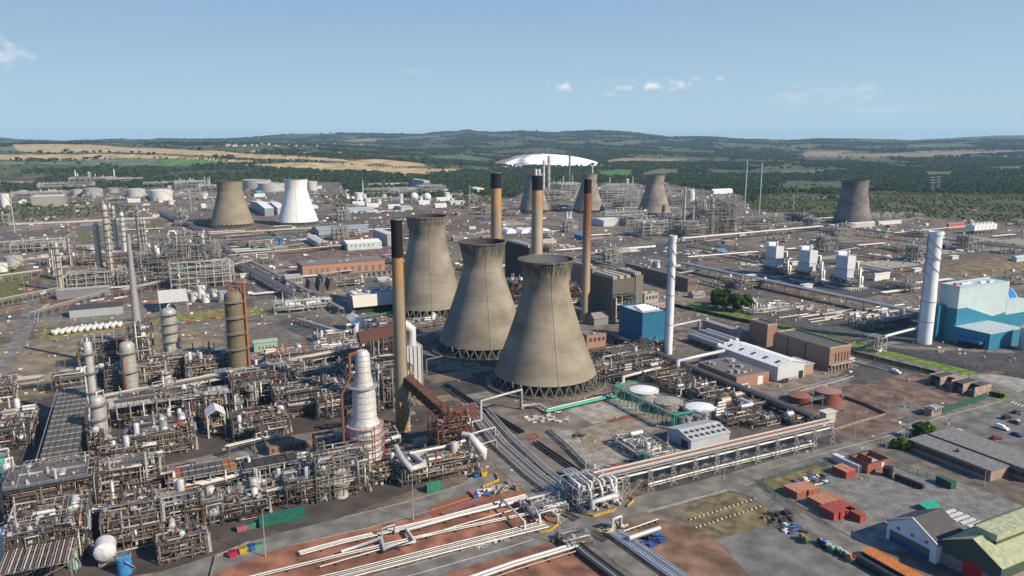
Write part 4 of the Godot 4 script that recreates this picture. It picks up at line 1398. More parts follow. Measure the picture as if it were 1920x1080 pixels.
func block(label: String, p: Vector3, w: float, d: float, h: float, wall: Color, roof: Color, opt := {}) -> Node3D:   # a flat-roofed building with a parapet
	var t := thing(opt.get("name", "building"), label, opt.get("cat", "building"), p, opt.get("group", ""), opt.get("turn", GRID))
	var s := Shape.new()
	s.col = wall
	s.box(W(0, 0, -d), W(w, h, 0))
	put("wall", s, opt.get("wall_mat", "brick"), t)
	var par: float = opt.get("parapet", 0.7)
	if par > 0.0:
		var q := Shape.new()
		q.col = opt.get("cap", wall * 0.9)
		var e := 0.35
		q.box(W(-0.05, h, -e), W(w + 0.05, h + par, 0.05)); q.box(W(-0.05, h, -d - 0.05), W(w + 0.05, h + par, -d + e))
		q.box(W(-0.05, h, -d + e), W(e, h + par, -e)); q.box(W(w - e, h, -d + e), W(w + 0.05, h + par, -e))
		put("parapet", q, "concrete", t)
	var r := Shape.new()
	r.col = roof
	if par > 0.0: r.box(W(0.36, h - 0.1, -d + 0.36), W(w - 0.36, h + 0.12, -0.36))
	else: r.box(W(-0.5, h, -d - 0.5), W(w + 0.5, h + 0.35, 0.5))
	put("roof", r, "roof", t)
	for k in opt.get("vents", 0):
		var v := Shape.new()
		v.col = near_to(K(0.45, 0.44, 0.42), 0.25)
		var c := W(w * rnd(0.1, 0.9), h + 0.12, -d * rnd(0.15, 0.85))
		if rng.randf() < 0.6: v.at(c, W(rnd(1, 3), rnd(0.6, 1.6), rnd(1, 3)))
		else: v.can(c, rnd(0.3, 0.7), rnd(0.8, 1.8), 8)
		put("roof_vent", v, "metal", t)
	openings(t, w, d, opt)
	return t

# a pipe rack on trestles between two points
func rack(label: String, a: Vector3, b: Vector3, width: float, h: float, n: int, sd: int, opt := {}) -> Node3D:
	rng.seed = sd * 389 + 3
	var dir := b - a
	dir.y = 0
	var l := dir.length()
	var t := thing(opt.get("name", "pipe_rack"), label, opt.get("cat", "pipe rack"), a, opt.get("group", "pipe racks on trestles"), atan2(-dir.z, dir.x))
	var step: float = opt.get("step", 9.0)
	var m := maxi(1, roundi(l / step))
	var tone: Color = opt.get("steel", K(0.30, 0.28, 0.26))
	var w2 := width / 2
	var tiers: int = opt.get("tiers", 1)
	for k in m + 1:
		var x := l * k / m
		var s := Shape.new()
		s.col = tone
		var lat: bool = opt.get("lattice", false)
		for e in [-1.0, 1.0]:
			if lat:   # leaning lattice legs, wider at the foot
				for g in [-1.0, 1.0]:
					s.bar(W(x + g * 1.4, 0, e * (w2 + 0.6)), W(x + g * 0.6, h, e * w2), 0.22)
				for q in 4:
					var y0 := h * q / 4
					var y1 := h * (q + 1) / 4
					var g0 := 1.4 - 0.8 * q / 4.0
					var g1 := 1.4 - 0.8 * (q + 1) / 4.0
					s.bar(W(x - g0, y0, e * (w2 + 0.6 - 0.6 * q / 4)), W(x + g1, y1, e * (w2 + 0.6 - 0.6 * (q + 1) / 4.0)), 0.14)
					s.bar(W(x + g0, y0, e * (w2 + 0.6 - 0.6 * q / 4)), W(x - g1, y1, e * (w2 + 0.6 - 0.6 * (q + 1) / 4.0)), 0.14)
			else: s.bar(W(x, 0, e * w2), W(x, h + 0.2, e * w2), opt.get("post", 0.34))
		for q in tiers: s.bar(W(x, h - q * 2.4, -w2 - 0.3), W(x, h - q * 2.4, w2 + 0.3), 0.32)
		if not lat and rng.randf() < 0.3: s.bar(W(x, 0.3, -w2), W(x, h - 0.4, w2), 0.18)
		if m < 45: put("trestle", s, "metal", t)
		else: put("trestle", s, "metal", t)
	if opt.get("beams", true):
		var s := Shape.new()
		s.col = tone
		for e in [-1.0, 1.0]: s.bar(W(0, h - 0.1, e * (w2 + 0.05)), W(l, h - 0.1, e * (w2 + 0.05)), 0.26)
		put("long_beam", s, "metal", t)
	var cols: Array = opt.get("pipes", PIPE)
	for q in tiers:
		for k in n:
			var s := Shape.new()
			var r: float = rnd(opt.get("r0", 0.14), opt.get("r1", 0.34))
			s.col = near_to(cols[k % cols.size()] if opt.has("pipes") else pick(cols), 0.12)
			var z := lerpf(-w2 + 0.3, w2 - 0.3, (k + 0.5) / n)
			var y := h - q * 2.4 + 0.17 + r
			var x0: float = -rnd(0, 1.5)
			var x1: float = l + rnd(0, 1.5)
			var pts := [W(x0, y, z), W(x1, y, z)]
			if opt.get("loops", false) and rng.randf() < 0.25:   # an expansion loop
				var g := l * rnd(0.3, 0.7)
				pts = [W(x0, y, z), W(g - 2, y, z), W(g - 2, y + 2.2, z), W(g + 2, y + 2.2, z), W(g + 2, y, z), W(x1, y, z)]
			if opt.get("drop", false):
				pts.append(W(x1, y - rnd(2, h - 1), z))
				pts.push_front(W(x0, y - rnd(2, h - 1), z))
			s.tube(pts, r, 8)
			put("pipe", s, "metal", t)
	if opt.get("rail", false):
		var s := Shape.new()
		s.col = GALV
		rails(s, [W(0, h + 0.3, w2 + 0.4), W(l, h + 0.3, w2 + 0.4)])
		put("handrail", s, "metal", t)
	return t

# a bundle of pipes on low sleepers along survey points; each entry of pipes: [offset, radius, colour]
func track(label: String, pts: Array, pipes: Array, opt := {}) -> Node3D:
	var t := thing(opt.get("name", "pipe_track"), label, opt.get("cat", "pipes"), pts[0], opt.get("group", "pipe bundles near the ground"), 0.0)
	var y0: float = opt.get("y", 0.7)
	var local := []
	for p in pts: local.append(p - pts[0])
	var side := []
	for k in local.size():
		var d0: Vector3 = (local[k] - local[k - 1]).normalized() if k > 0 else (local[1] - local[0]).normalized()
		var d1: Vector3 = (local[k + 1] - local[k]).normalized() if k < local.size() - 1 else d0
		var d := (d0 + d1).normalized()
		side.append(W(-d.z, 0, d.x) / maxf(0.5, sqrt((1.0 + d0.dot(d1)) / 2.0)))
	var lo := 9.9
	var hi := -9.9
	for q in pipes:
		var line := []
		for k in local.size(): line.append(local[k] + side[k] * q[0] + W(0, y0 + q[1], 0))
		var s := Shape.new()
		s.col = q[2]
		s.tube(line, q[1], 10)
		put("pipe", s, "metal", t)
		lo = minf(lo, q[0]); hi = maxf(hi, q[0])
	for k in local.size() - 1:
		var l: float = (local[k + 1] - local[k]).length()
		var n := int(l / opt.get("step", 7.0))
		var d: Vector3 = (local[k + 1] - local[k]) / maxf(l, 0.01)
		var sd := W(-d.z, 0, d.x)
		for q in n:
			var c: Vector3 = local[k] + d * (l * (q + 0.5) / n)
			var s := Shape.new()
			s.col = K(0.20, 0.17, 0.15)
			s.bar(c + sd * (lo - 0.5) + W(0, y0 - 0.15, 0), c + sd * (hi + 0.5) + W(0, y0 - 0.15, 0), 0.3)
			for e in [lo, hi]: s.bar(c + sd * e, c + sd * e + W(0, y0 - 0.2, 0), 0.3)
			put("sleeper", s, "concrete", t)
	return t

func goal(label: String, a: Vector3, b: Vector3, h: float, r: float, c: Color, tail := 3.0) -> MeshInstance3D:   # a pipe that rises, crosses and comes down again
	var d := (b - a).normalized()
	var s := Shape.new()
	s.col = c
	s.tube([-d * tail + W(0, 0.8, 0), W(0, 0.8, 0), W(0, h, 0), b - a + W(0, h, 0), b - a + W(0, 0.8, 0), b - a + d * tail + W(0, 0.8, 0)], r, 10)
	return one("pipe_bridge", label, "pipe", s, "metal", a, "pipes bridging over roads and tracks", 0.0)

func container(label: String, p: Vector3, l: float, c: Color, turn: float, group := "shipping containers", roof := Color(-1, 0, 0)) -> Node3D:
	var t := thing("shipping_container", label, "container", p, group, turn)
	var s := Shape.new()
	s.col = c
	var w := 2.44
	var h := 2.6
	# corrugated long sides
	var n := int(l / 0.55)
	s.box(W(0.06, 0.12, -w + 0.06), W(l - 0.06, h - 0.04, -0.06))
	for k in n:
		var x := l * (k + 0.25) / n
		s.box(W(x, 0.15, -0.06), W(x + 0.26, h - 0.1, 0.0))
		s.box(W(x, 0.15, -w), W(x + 0.26, h - 0.1, -w + 0.06))
	put("body", s, "rust" if c.r > c.b * 1.6 else "paint", t)
	var r := Shape.new()
	r.col = c if roof.r < 0 else roof
	r.box(W(0, h - 0.04, -w), W(l, h + 0.04, 0))
	put("roof", r, "rust" if c.r > c.b * 1.6 else "paint", t)
	var f := Shape.new()
	f.col = c * 0.85
	for x in [0.0, l - 0.16]:
		for z in [0.0, -w + 0.16]: f.box(W(x, 0, z - 0.16), W(x + 0.16, h - 0.04, z))
	for z in [0.0, -w + 0.16]: f.box(W(0.16, 0, z - 0.16), W(l - 0.16, 0.16, z))
	put("corner_frame", f, "paint", t)
	for e in 2:
		var d := Shape.new()
		d.col = c * 0.95
		d.box(W(-0.05, 0.2, -w / 2 * (e + 1) + 0.1), W(0.06, h - 0.1, -w / 2 * e - 0.1))
		for q in 2: d.bar(W(-0.08, 0.25, -w / 2 * e - 0.4 - q * 0.45), W(-0.08, h - 0.15, -w / 2 * e - 0.4 - q * 0.45), 0.06)
		put("door", d, "paint", t)
	return t

func lamp_post(label: String, p: Vector3, h: float, c: Color, group := "lamp posts") -> Node3D:
	var t := thing("lamp_post", label, "lamp post", p, group)
	var s := Shape.new()
	s.col = c
	s.lathe(Vector3.ZERO, [X(0.2, 0), X(0.2, 0.8), X(0.13, 1.0), X(0.09, h)], 8)
	put("pole", s, "metal", t)
	var a := Shape.new()
	a.col = c * 1.1
	a.tube([W(0, h - 0.1, 0), W(0.5, h + 0.2, 0), W(1.2, h + 0.25, 0)], 0.06, 6)
	put("arm", a, "metal", t)
	var l := Shape.new()
	l.col = K(0.5, 0.5, 0.5)
	l.box(W(1.0, h + 0.16, -0.18), W(1.9, h + 0.36, 0.18))
	put("lamp_head", l, "metal", t)
	return t

func fence(label: String, pts: Array, h: float, c: Color, post_gap := 3.0) -> Node3D:
	var t := thing("fence", label, "fence", pts[0], "fences", 0.0)
	var posts := Shape.new()
	posts.col = c * 0.8
	for k in pts.size() - 1:
		var a: Vector3 = pts[k] - pts[0]
		var b: Vector3 = pts[k + 1] - pts[0]
		var n := maxi(1, int((b - a).length() / post_gap))
		for q in n + 1: posts.bar(a.lerp(b, float(q) / n), a.lerp(b, float(q) / n) + W(0, h, 0), 0.12)
		var m := Shape.new()
		m.col = c
		for y in 7: m.bar(a + W(0, h * (0.1 + y * 0.145), 0), b + W(0, h * (0.1 + y * 0.145), 0), 0.05)
		var w := int((b - a).length() / 0.6)
		for q in w: m.bar(a.lerp(b, (q + 0.5) / w), a.lerp(b, (q + 0.5) / w) + W(0, h, 0), 0.04)
		put("mesh_panel", m, "metal", t)
	put("fence_posts", posts, "metal", t, "stuff")
	return t

func wall_line(label: String, pts: Array, h: float, c: Color, thick := 0.4) -> Node3D:
	var s := Shape.new()
	s.col = c
	for k in pts.size() - 1: s.bar(pts[k] - pts[0] + W(0, h / 2, 0), pts[k + 1] - pts[0] + W(0, h / 2, 0), thick, h)
	return one("wall", label, "wall", s, "concrete", pts[0], "", 0.0)

func car(label: String, p: Vector3, turn: float, c: Color, van := false) -> Node3D:
	var t := thing("parked_van" if van else "parked_car", label, "van" if van else "car", p, "parked vehicles", turn)
	var l := 4.4 if not van else 5.0
	var w := 1.8
	var s := Shape.new()
	s.col = c
	# body side outlines swept across: sill to bonnet, then the cabin narrower above
	var side := [X(0, 0.35), X(l, 0.35), X(l, 0.75), X(l - 0.15, 0.95), X(l * 0.70, 1.0), X(0.2, 1.0), X(0, 0.8)] if not van else [X(0, 0.4), X(l, 0.4), X(l, 0.95), X(l - 0.6, 1.15), X(l - 1.4, 1.2), X(0.1, 1.2), X(0, 0.9)]
	loft(s, side, w / 2, w / 2)
	put("body", s, "glossy", t)
	var g := Shape.new()
	g.col = K(0.03, 0.035, 0.04) if not van else c
	var roofy := 1.45 if not van else 1.95
	var cab := [X(0.35, 1.0), X(l * 0.70, 1.0), X(l * 0.55, roofy - 0.06), X(0.95, roofy - 0.06)] if not van else [X(0.1, 1.2), X(l - 1.4, 1.2), X(l - 2.0, roofy), X(0.2, roofy)]
	loft(g, cab, w / 2 - 0.06, w / 2 - 0.22)
	put("cabin", g, "glossy", t)
	var r := Shape.new()
	r.col = c if not van else K(0.03, 0.035, 0.04)
	if van: r.quad(W(l - 1.42, 1.24, -0.75), W(l - 1.42, 1.24, 0.75), W(l - 1.98, 1.9, 0.66), W(l - 1.98, 1.9, -0.66))
	else: r.box(W(1.0, roofy - 0.08, -0.66), W(l * 0.54, roofy, 0.66))
	put("windscreen" if van else "roof", r, "glossy", t)
	for x in [0.85, l - 0.9]:
		for e in [-1.0, 1.0]:
			var k := Shape.new()
			k.col = K(0.02, 0.02, 0.02)
			k.lathe(W(x, 0.32, e * (w / 2 - 0.2)), [X(0, -0.02), X(0.32, -0.02), X(0.32, 0.21), X(0, 0.21)], 12, 0.0, W(0, 0, e))
			put("wheel", k, "plain", t)
	return t

func loft(s: Shape, p: Array, half_low: float, half_top: float):   # a side outline given width, narrowing towards its top
	var ymin := 99.0
	var ymax := -99.0
	for q in p:
		ymin = minf(ymin, q.y); ymax = maxf(ymax, q.y)
	var a := []
	var b := []
	for q in p:
		var h := lerpf(half_low, half_top, (q.y - ymin) / (ymax - ymin))
		a.append(W(q.x, q.y, h)); b.append(W(q.x, q.y, -h))
	for k in p.size():
		var m := (k + 1) % p.size()
		s.quad(a[k], b[k], b[m], a[m])
	for k in range(1, p.size() - 1):
		s.face(a[0], a[k], a[k + 1]); s.face(b[0], b[k + 1], b[k])

func fan_roof(t: Node3D, x0: float, z0: float, x1: float, z1: float, y: float, cols: int, rows: int, tone: Color, rust := []):   # a bank of air coolers: one framed bundle panel after the other
	for i in cols:
		for j in rows:
			var s := Shape.new()
			s.col = near_to(tone, 0.12)
			if rust.has(i): s.col = near_to(K(0.42, 0.14, 0.05), 0.15)
			var a := W(lerpf(x0, x1, float(i) / cols) + 0.12, y, lerpf(z0, z1, float(j) / rows) + 0.12)
			var b := W(lerpf(x0, x1, float(i + 1) / cols) - 0.12, y + 0.45, lerpf(z0, z1, float(j + 1) / rows) - 0.12)
			s.box(a, b)
			s.col = GALV * 0.8
			s.box(W(a.x, b.y, a.z), W(b.x, b.y + 0.12, a.z + 0.18)); s.box(W(a.x, b.y, b.z - 0.18), W(b.x, b.y + 0.12, b.z))
			put("cooler_panel", s, "rust" if rust.has(i) else "roof", t)

func sz(p: Vector3, npx: float) -> float:   # metres across that many survey pixels at p
	return npx * (p - EYE).dot(W(0, -sin(TILT), -cos(TILT))) / LENS

func pipes_of(n: int, from: float, gap: float, r: float, cols: Array) -> Array:
	var a := []
	for k in n: a.append([from + gap * k, r * rnd(0.75, 1.2), near_to(cols[k % cols.size()], 0.1)])
	return a

func heap(called: String, label: String, category: String, p: Vector3, w: float, d: float, h: float, n: int, cols: Array, sd: int, turn := GRID) -> Node3D:   # odds and ends lying about: each lump a part
	rng.seed = sd
	var t := thing(called, label, category, p, "", turn)
	for k in n:
		var s := Shape.new()
		s.col = near_to(pick(cols), 0.2)
		var q := W(rnd(0, w), 0, rnd(-d, 0))
		var kind := rng.randi() % 3
		if kind == 0: s.at(q, W(rnd(0.6, 2.2), rnd(0.3, h), rnd(0.6, 2.0)))
		elif kind == 1:
			var a := rnd(0, TAU)
			var l := rnd(1.0, 3.5)
			s.bar(q + W(-cos(a) * l, rnd(0.1, h * 0.7), -sin(a) * l), q + W(cos(a) * l, rnd(0.1, h * 0.7), sin(a) * l), rnd(0.12, 0.45))
		else: s.drum(q + W(-rnd(0.5, 1.5), 0.5, 0), q + W(rnd(0.5, 1.5), 0.5, rnd(-1, 1)), rnd(0.25, 0.5), 8)
		put("piece", s, "paint", t)
	return t

func tree(label: String, p: Vector3, h: float, wide: float, sd: int, dark: Color, light: Color, group := "") -> Node3D:   # limbs and a crown of many leaf faces in clumps
	var r := RandomNumberGenerator.new()
	r.seed = sd
	var t := thing("tree", label, "tree", p, group, 0.0)
	var tr := Shape.new()
	tr.col = K(0.09, 0.07, 0.05)
	tr.lathe(Vector3.ZERO, [X(h * 0.035, 0), X(h * 0.022, h * 0.35), X(h * 0.01, h * 0.7)], 7)
	var s := Shape.new()
	for k in 22:
		var a := r.randf() * TAU
		var u := sqrt(r.randf())
		var y := h * lerpf(0.25, 0.88, r.randf())
		var reach := wide * 0.5 * sqrt(maxf(0.05, 1.0 - pow((y / h - 0.45) / 0.55, 2.0)))
		var c := W(cos(a) * u * reach, y, sin(a) * u * reach)
		tr.bar(W(0, h * 0.3, 0), c, h * 0.012)
		var col := dark.lerp(light, r.randf())
		var rad := wide * r.randf_range(0.13, 0.21)
		for q in 120:
			var d := W(r.randf_range(-1, 1), r.randf_range(-0.8, 1), r.randf_range(-1, 1)).normalized()
			var m := c + d * rad * pow(r.randf(), 0.35)
			var e := d.cross(W(r.randf_range(-1, 1), r.randf_range(-1, 1), r.randf_range(-1, 1))).normalized() * r.randf_range(0.3, 0.6)
			var g := d.cross(e).normalized() * r.randf_range(0.25, 0.5) + d * r.randf_range(-0.2, 0.2)
			var f := r.randf_range(0.7, 1.3)
			s.col = K(col.r * f, col.g * f, col.b * f)
			s.quad(m - e - g, m + e - g, m + e + g, m - e + g)
	put("trunk", tr, "leaf", t)
	put("crown", s, "leaf", t)
	return t

func post(called: String, label: String, category: String, px: float, py: float, top: float, wpx: float, c: Color, group: String, sides := 10):   # a plain tall column, chimney or mast
	var p := ground(px, py)
	var h := rise(p, top)
	var r := sz(p, wpx) * 0.5
	var t := thing(called, label, category, p, group)
	var s := Shape.new()
	s.col = c
	s.lathe(Vector3.ZERO, [X(r * 1.1, 0), X(r, h * 0.1), X(r, h * 0.7), X(r * 0.85, h * 0.72), X(r * 0.85, h), X(0, h + r * 0.5)], sides)
	put("shell", s, "metal", t)
	if wpx > 3.0:
		s = Shape.new()
		s.col = c * 0.6
		for k in 5: s.lathe(W(0, h * (0.25 + 0.16 * k), 0), [X(r, 0), X(r * 1.45, 0), X(r * 1.45, 0.4), X(r, 0.4)], 10)
		put("platforms", s, "metal", t)
		s = Shape.new()
		s.col = c * 0.8
		s.tube([W(r * 1.5, 0, 0), W(r * 1.5, h * 0.98, 0), W(0, h * 1.02, 0)], r * 0.2, 6)
		put("riser_pipe", s, "metal", t)

func zone_back():
	rng.seed = 200
	var q: Array
	var s: Shape
	var t: Node3D
	var p: Vector3
	var steelgrey := [K(0.55, 0.55, 0.54), K(0.42, 0.41, 0.39), K(0.66, 0.66, 0.65), K(0.30, 0.27, 0.24)]
	# tanks of the far left farm and the chemical works
	for k in [[11, 389, 7.5, 364, 0.70, "white upright tank at the outer edge of the far tank farm"], [303, 375, 20, 357, 0.62, "big pale domed tank at the near corner of the far tank farm"], [256, 373, 16, 355, 0.5, "grey domed tank next to the big pale one"], [175, 368, 17, 354, 0.34, "wide dark grey tank of the far farm"], [147, 367, 11, 356, 0.42, "tan-stained tank beside the wide dark one"], [153, 355, 8, 347, 0.72, "small white-domed tank behind the tan one"], [212, 361, 11, 353, 0.3, "dark squat tank behind the grey domed one"], [45, 366, 7.5, 358, 0.6, "small round tank near the concrete frame"], [482, 355, 26, 337, 0.40, "wide blue-grey tank behind the brown cooling tower"], [509, 358, 24, 343, 0.45, "wide blue-grey tank nearer the white cooling tower"], [585, 357, 10, 340, 0.55, "pale tank half hidden by the white cooling tower"],
			[673, 378, 8, 362, 0.74, "tall white tank of the chemical works"], [689, 380, 7, 372, 0.74, "low white tank beside the tall one"], [838, 375, 5.5, 361, 0.72, "white tank with a stair at the far side of the chemical works"], [27, 498, 15, 481, 0.42, "grey tank with a dark top at the left edge, mid distance"], [5, 509, 9, 494, 0.7, "white tank in front of the grey one at the left edge"], [1295, 377, 7, 356, 0.75, "white upright tank above the brown process columns"], [1220, 512, 5.5, 488, 0.72, "white silo, first of two by the long brown building"], [1232, 513, 5, 489, 0.70, "white silo, second of two by the long brown building"], [1063, 414, 2.6, 398, 0.74, "thin white silo, first of a distant pair"], [1069, 414, 2.6, 398, 0.74, "thin white silo, second of a distant pair"]]:
		p = ground(k[0], k[1])
		var g: float = k[4]
		tank(k[5], p, sz(p, k[2]), maxf(3.0, rise(p, k[3])), K(g, g * 0.99, g * 0.96), {"floating": k[0] in [482, 509, 585], "roof": K(g, g, g) * (1.05 if g > 0.5 else 0.9)})
	for k in 2:
		p = ground([777, 801][k], [379, 380][k])
		t = thing("sphere_tank", ["white sphere tank on legs, the left of two in the chemical works", "white sphere tank on legs, beside the big grey hall"][k], "tank", p, "sphere tanks")
		s = Shape.new()
		s.col = K(0.75, 0.75, 0.75)
		s.ball(W(0, 11, 0), 8.0, 16)
		put("shell", s, "paint", t)
		for e in 8:
			s = Shape.new()
			s.col = K(0.6, 0.6, 0.6)
			s.bar(W(cos(e * PI / 4) * 7.6, 0, sin(e * PI / 4) * 7.6), W(cos(e * PI / 4) * 7.6, 11, sin(e * PI / 4) * 7.6), 0.8)
			put("leg", s, "metal", t)
	# columns and masts
	var tan := K(0.45, 0.40, 0.33)
	var pale := K(0.58, 0.57, 0.54)
	for k in [[1019, 372, 301, 5, pale, "tall pale twin flue, the shorter of the pair before the white mound"], [1028, 372, 293, 5.5, tan, "tall twin flue, the taller of the pair before the white mound"], [1067, 352, 287, 3.6, K(0.2, 0.18, 0.16), "tallest dark column in front of the white mound"], [1073, 352, 326, 2, tan, "short mast beside the tallest dark column"], [1038, 368, 339, 2.2, pale, "pale column beside the twin flues"], [1056, 364, 330, 2, pale, "thin pale column near the dark column"], [1062, 366, 341, 1.8, pale, "thinnest column near the dark column"], [1110, 345, 312, 3.5, pale, "flue rising behind the slim rusty chimney's tower"], [1143, 364, 333, 2.4, pale, "pale column between the two grey towers"], [1138, 366, 342, 2.2, K(0.25, 0.22, 0.2), "dark column between the two grey towers"], [1175, 366, 336, 5.5, K(0.66, 0.66, 0.66), "stout white vessel beside the mottled tower"], [1169, 366, 343, 3, pale, "pale vessel next to the stout white one"], [1186, 354, 331, 2.4, tan, "tan column behind the mottled tower's left edge"], [1195, 384, 356, 3.6, pale, "twin pale column close to the mottled tower"], [1220, 395, 355, 2.0, tan, "tan mast in front of the mottled tower"], [1243, 408, 385, 5, K(0.12, 0.10, 0.09), "dark burner column in front of the mottled tower"],
			[1281, 441, 352, 5, tan, "tall tan column at the near end of the column row"], [1298, 440, 386, 4, tan, "shorter tan column second in the row"], [1306, 439, 411, 4, K(0.3, 0.26, 0.22), "short brown column third in the row"], [1317, 438, 375, 4, tan, "tan column fourth in the row"], [1333, 438, 372, 8.5, K(0.36, 0.33, 0.29), "stoutest column of the row"], [1346, 436, 392, 4, tan, "tan column right of the stoutest one"], [1355, 436, 377, 5, K(0.17, 0.12, 0.10), "dark brown column in the lattice"], [1363, 434, 366, 4, pale, "pale column behind the dark brown one"], [1370, 434, 380, 4.5, tan, "tan column near the end of the row"], [1378, 433, 386, 4, pale, "last pale column of the row"],
			[143, 345, 319, 3, pale, "pale tower of the refinery far behind the tank farm"], [147, 345, 325, 3, pale, "second pale tower of the refinery behind the tank farm"], [168, 345, 323, 5, pale, "wide lattice tower behind the tank farm"], [180, 345, 326, 3, tan, "tan tower behind the tank farm"], [216, 346, 317, 2.4, K(0.7, 0.7, 0.68), "slim white chimney behind the tank farm"], [338, 353, 333, 2, tan, "tan column, outer of the near pair past the tanks"], [342, 353, 336, 2, tan, "tan column, inner of the near pair past the tanks"], [358, 353, 333, 2.2, pale, "first of three pale columns past the tanks"], [363, 354, 335, 2.2, pale, "second of three pale columns past the tanks"], [368, 354, 338, 2.2, pale, "third of three pale columns past the tanks"], [385, 353, 331, 2.2, tan, "first tall column beside the brown tower"], [391, 353, 334, 2, pale, "second tall column beside the brown tower"], [394, 353, 331, 2.2, tan, "third tall column beside the brown tower"],
			[681, 372, 338, 2.2, pale, "pale chimney of the chemical works"], [28, 437, 372, 2, K(0.5, 0.5, 0.48), "thin tall flare mast at the left edge"], [359, 398, 352, 1.3, K(0.5, 0.5, 0.48), "thin lighting mast beside the brown tower"], [881, 394, 348, 1.4, K(0.5, 0.5, 0.48), "thin lighting mast in front of the shrubs"], [1423, 403, 304, 2.2, K(0.55, 0.56, 0.56), "tall white flare mast, the nearer of the pair"], [1396, 390, 300, 2.2, K(0.55, 0.56, 0.56), "tall white flare mast, the farther of the pair"], [1487, 392, 365, 1.4, K(0.5, 0.5, 0.48), "thin pole in the scrub by the flare masts"]]:
		post("flare_mast" if k[5].contains("mast") else "process_column", k[5], "mast" if k[5].contains("mast") else "column", k[0], k[1], k[2], k[3], k[4], "distant columns and masts")
	# far process blocks: [x, y, w, d, h, label]
	for k in [[20, 378, 90, 60, 12, "outermost pale pipework block of the far tank farm"], [70, 358, 120, 60, 12, "pale pipework behind the concrete frame"], [130, 350, 110, 60, 16, "pipework under the pale towers of the far farm"], [200, 349, 90, 50, 14, "pipework behind the wide dark grey tank"], [270, 352, 110, 50, 9, "low pipework behind the big domed tank"], [330, 356, 70, 60, 14, "pipework under the three pale columns"], [375, 362, 50, 50, 12, "pipework beside the brown cooling tower"], [330, 372, 60, 30, 6, "low pipework in front of the three pale columns"], [200, 378, 120, 20, 4, "low pipe field in front of the dark grey tank"], [690, 370, 70, 40, 12, "pipework block by the white tanks of the chemical works"], [735, 368, 60, 40, 12, "pipework block in the middle of the chemical works"], [790, 365, 60, 40, 14, "pipework block beside the big grey hall"], [700, 380, 60, 14, 6, "row of white drums before the chemical works"],
			[1020, 378, 60, 50, 14, "pipework at the feet of the twin flues"], [1052, 372, 60, 60, 22, "pipework under the tallest dark column"], [1128, 385, 60, 60, 22, "dense pipework between the two grey towers"], [1150, 372, 70, 60, 20, "pipework behind the stout white vessel"], [1172, 392, 50, 40, 16, "pipework close to the mottled tower"], [1040, 396, 120, 20, 7, "long low pipework before the grey towers"], [1135, 410, 90, 16, 7, "low pipework before the mottled tower"], [1250, 385, 60, 40, 14, "pipework behind the mottled tower's right edge"], [1258, 438, 40, 26, 18, "pipework in front of the mottled tower's foot"], [1287, 446, 34, 24, 14, "frame at the near end of the column row"], [1320, 440, 40, 26, 26, "tall frame in the middle of the column row"], [1350, 438, 36, 24, 34, "tallest dark lattice of the column row"], [1395, 425, 90, 24, 8, "low pipework past the column row"], [1450, 416, 80, 30, 6, "low pipework before the lone dark tower"], [1205, 445, 50, 20, 14, "dark frame left of the column row"], [1175, 425, 40, 20, 10, "small dark frame before the grey towers"]]:
		module(k[5], ground(k[0], k[1]), k[2], k[3], k[4] * 1.35, int(k[0]) + 5, {"fine": 0.6, "group": "distant process blocks", "bay": 12.0, "decks": 0.5, "pipes": steelgrey, "small": 150, "vessels": 12, "npipe": 16, "steel": near_to(K(0.5, 0.49, 0.46) if k[0] < 1250 else K(0.2, 0.18, 0.165), 0.2)})
	# long racks
	var wp := [K(0.72, 0.71, 0.69), K(0.66, 0.65, 0.63), K(0.55, 0.54, 0.52)]
	var dk := [K(0.2, 0.18, 0.17), K(0.3, 0.28, 0.26), K(0.14, 0.13, 0.12)]
	for k in [[1280, 457, 1562, 431, 6, 6.0, 4, wp, "long white pipe rack below the column row"], [1540, 432, 1930, 481, 7, 7.0, 5, dk, "long dark trestle rack behind the white boiler units"], [1275, 505, 1730, 605, 8, 6.0, 9, [K(0.42, 0.43, 0.45), K(0.55, 0.56, 0.57), K(0.33, 0.33, 0.35)], "long grey pipe rack in front of the white boiler units"], [1290, 492, 1452, 479, 3, 5.0, 2, wp, "single white pipe line leading to the first boiler unit"], [1660, 446, 1835, 429, 4, 5.0, 3, wp, "white pipe line behind the thick white stack"], [1375, 432, 1545, 420, 6, 4.0, 4, dk, "low dark rack from the column row to the lone tower"], [1290, 468, 1450, 498, 5, 3.0, 4, dk, "dark pipe run across the yard before the boiler units"], [1055, 398, 1270, 398, 5, 7.0, 4, wp, "pale rack along the foot of the grey towers"], [1060, 412, 1200, 414, 5, 6.0, 4, steelgrey, "grey rack in front of the grey towers"],
			[395, 448, 690, 430, 5, 6.0, 5, [K(0.5, 0.5, 0.49), K(0.35, 0.33, 0.31)], "lattice pipe rack in front of the brown and white towers"], [345, 445, 560, 568, 8, 5.0, 7, dk, "dark pipe rack slanting down from the brown tower"], [300, 402, 388, 440, 7, 4.0, 6, dk, "dark rack slanting past the green scrub"], [420, 470, 640, 590, 4, 4.0, 4, [K(0.5, 0.49, 0.47), K(0.24, 0.2, 0.18)], "second slanting rack parallel to the dark one"], [420, 488, 700, 462, 4, 4.0, 3, [K(0.34, 0.2, 0.15), K(0.4, 0.36, 0.33)], "low rusty pipe run behind the salmon brick hall"]]:
		rack(k[8], ground(k[0], k[1]), ground(k[2], k[3]), k[4], k[5], k[6], int(k[0] + k[2]), {"pipes": k[7], "r0": 0.3, "r1": 0.55, "step": 14.0, "steel": K(0.28, 0.26, 0.24) if k[7] != dk else K(0.13, 0.12, 0.11)})
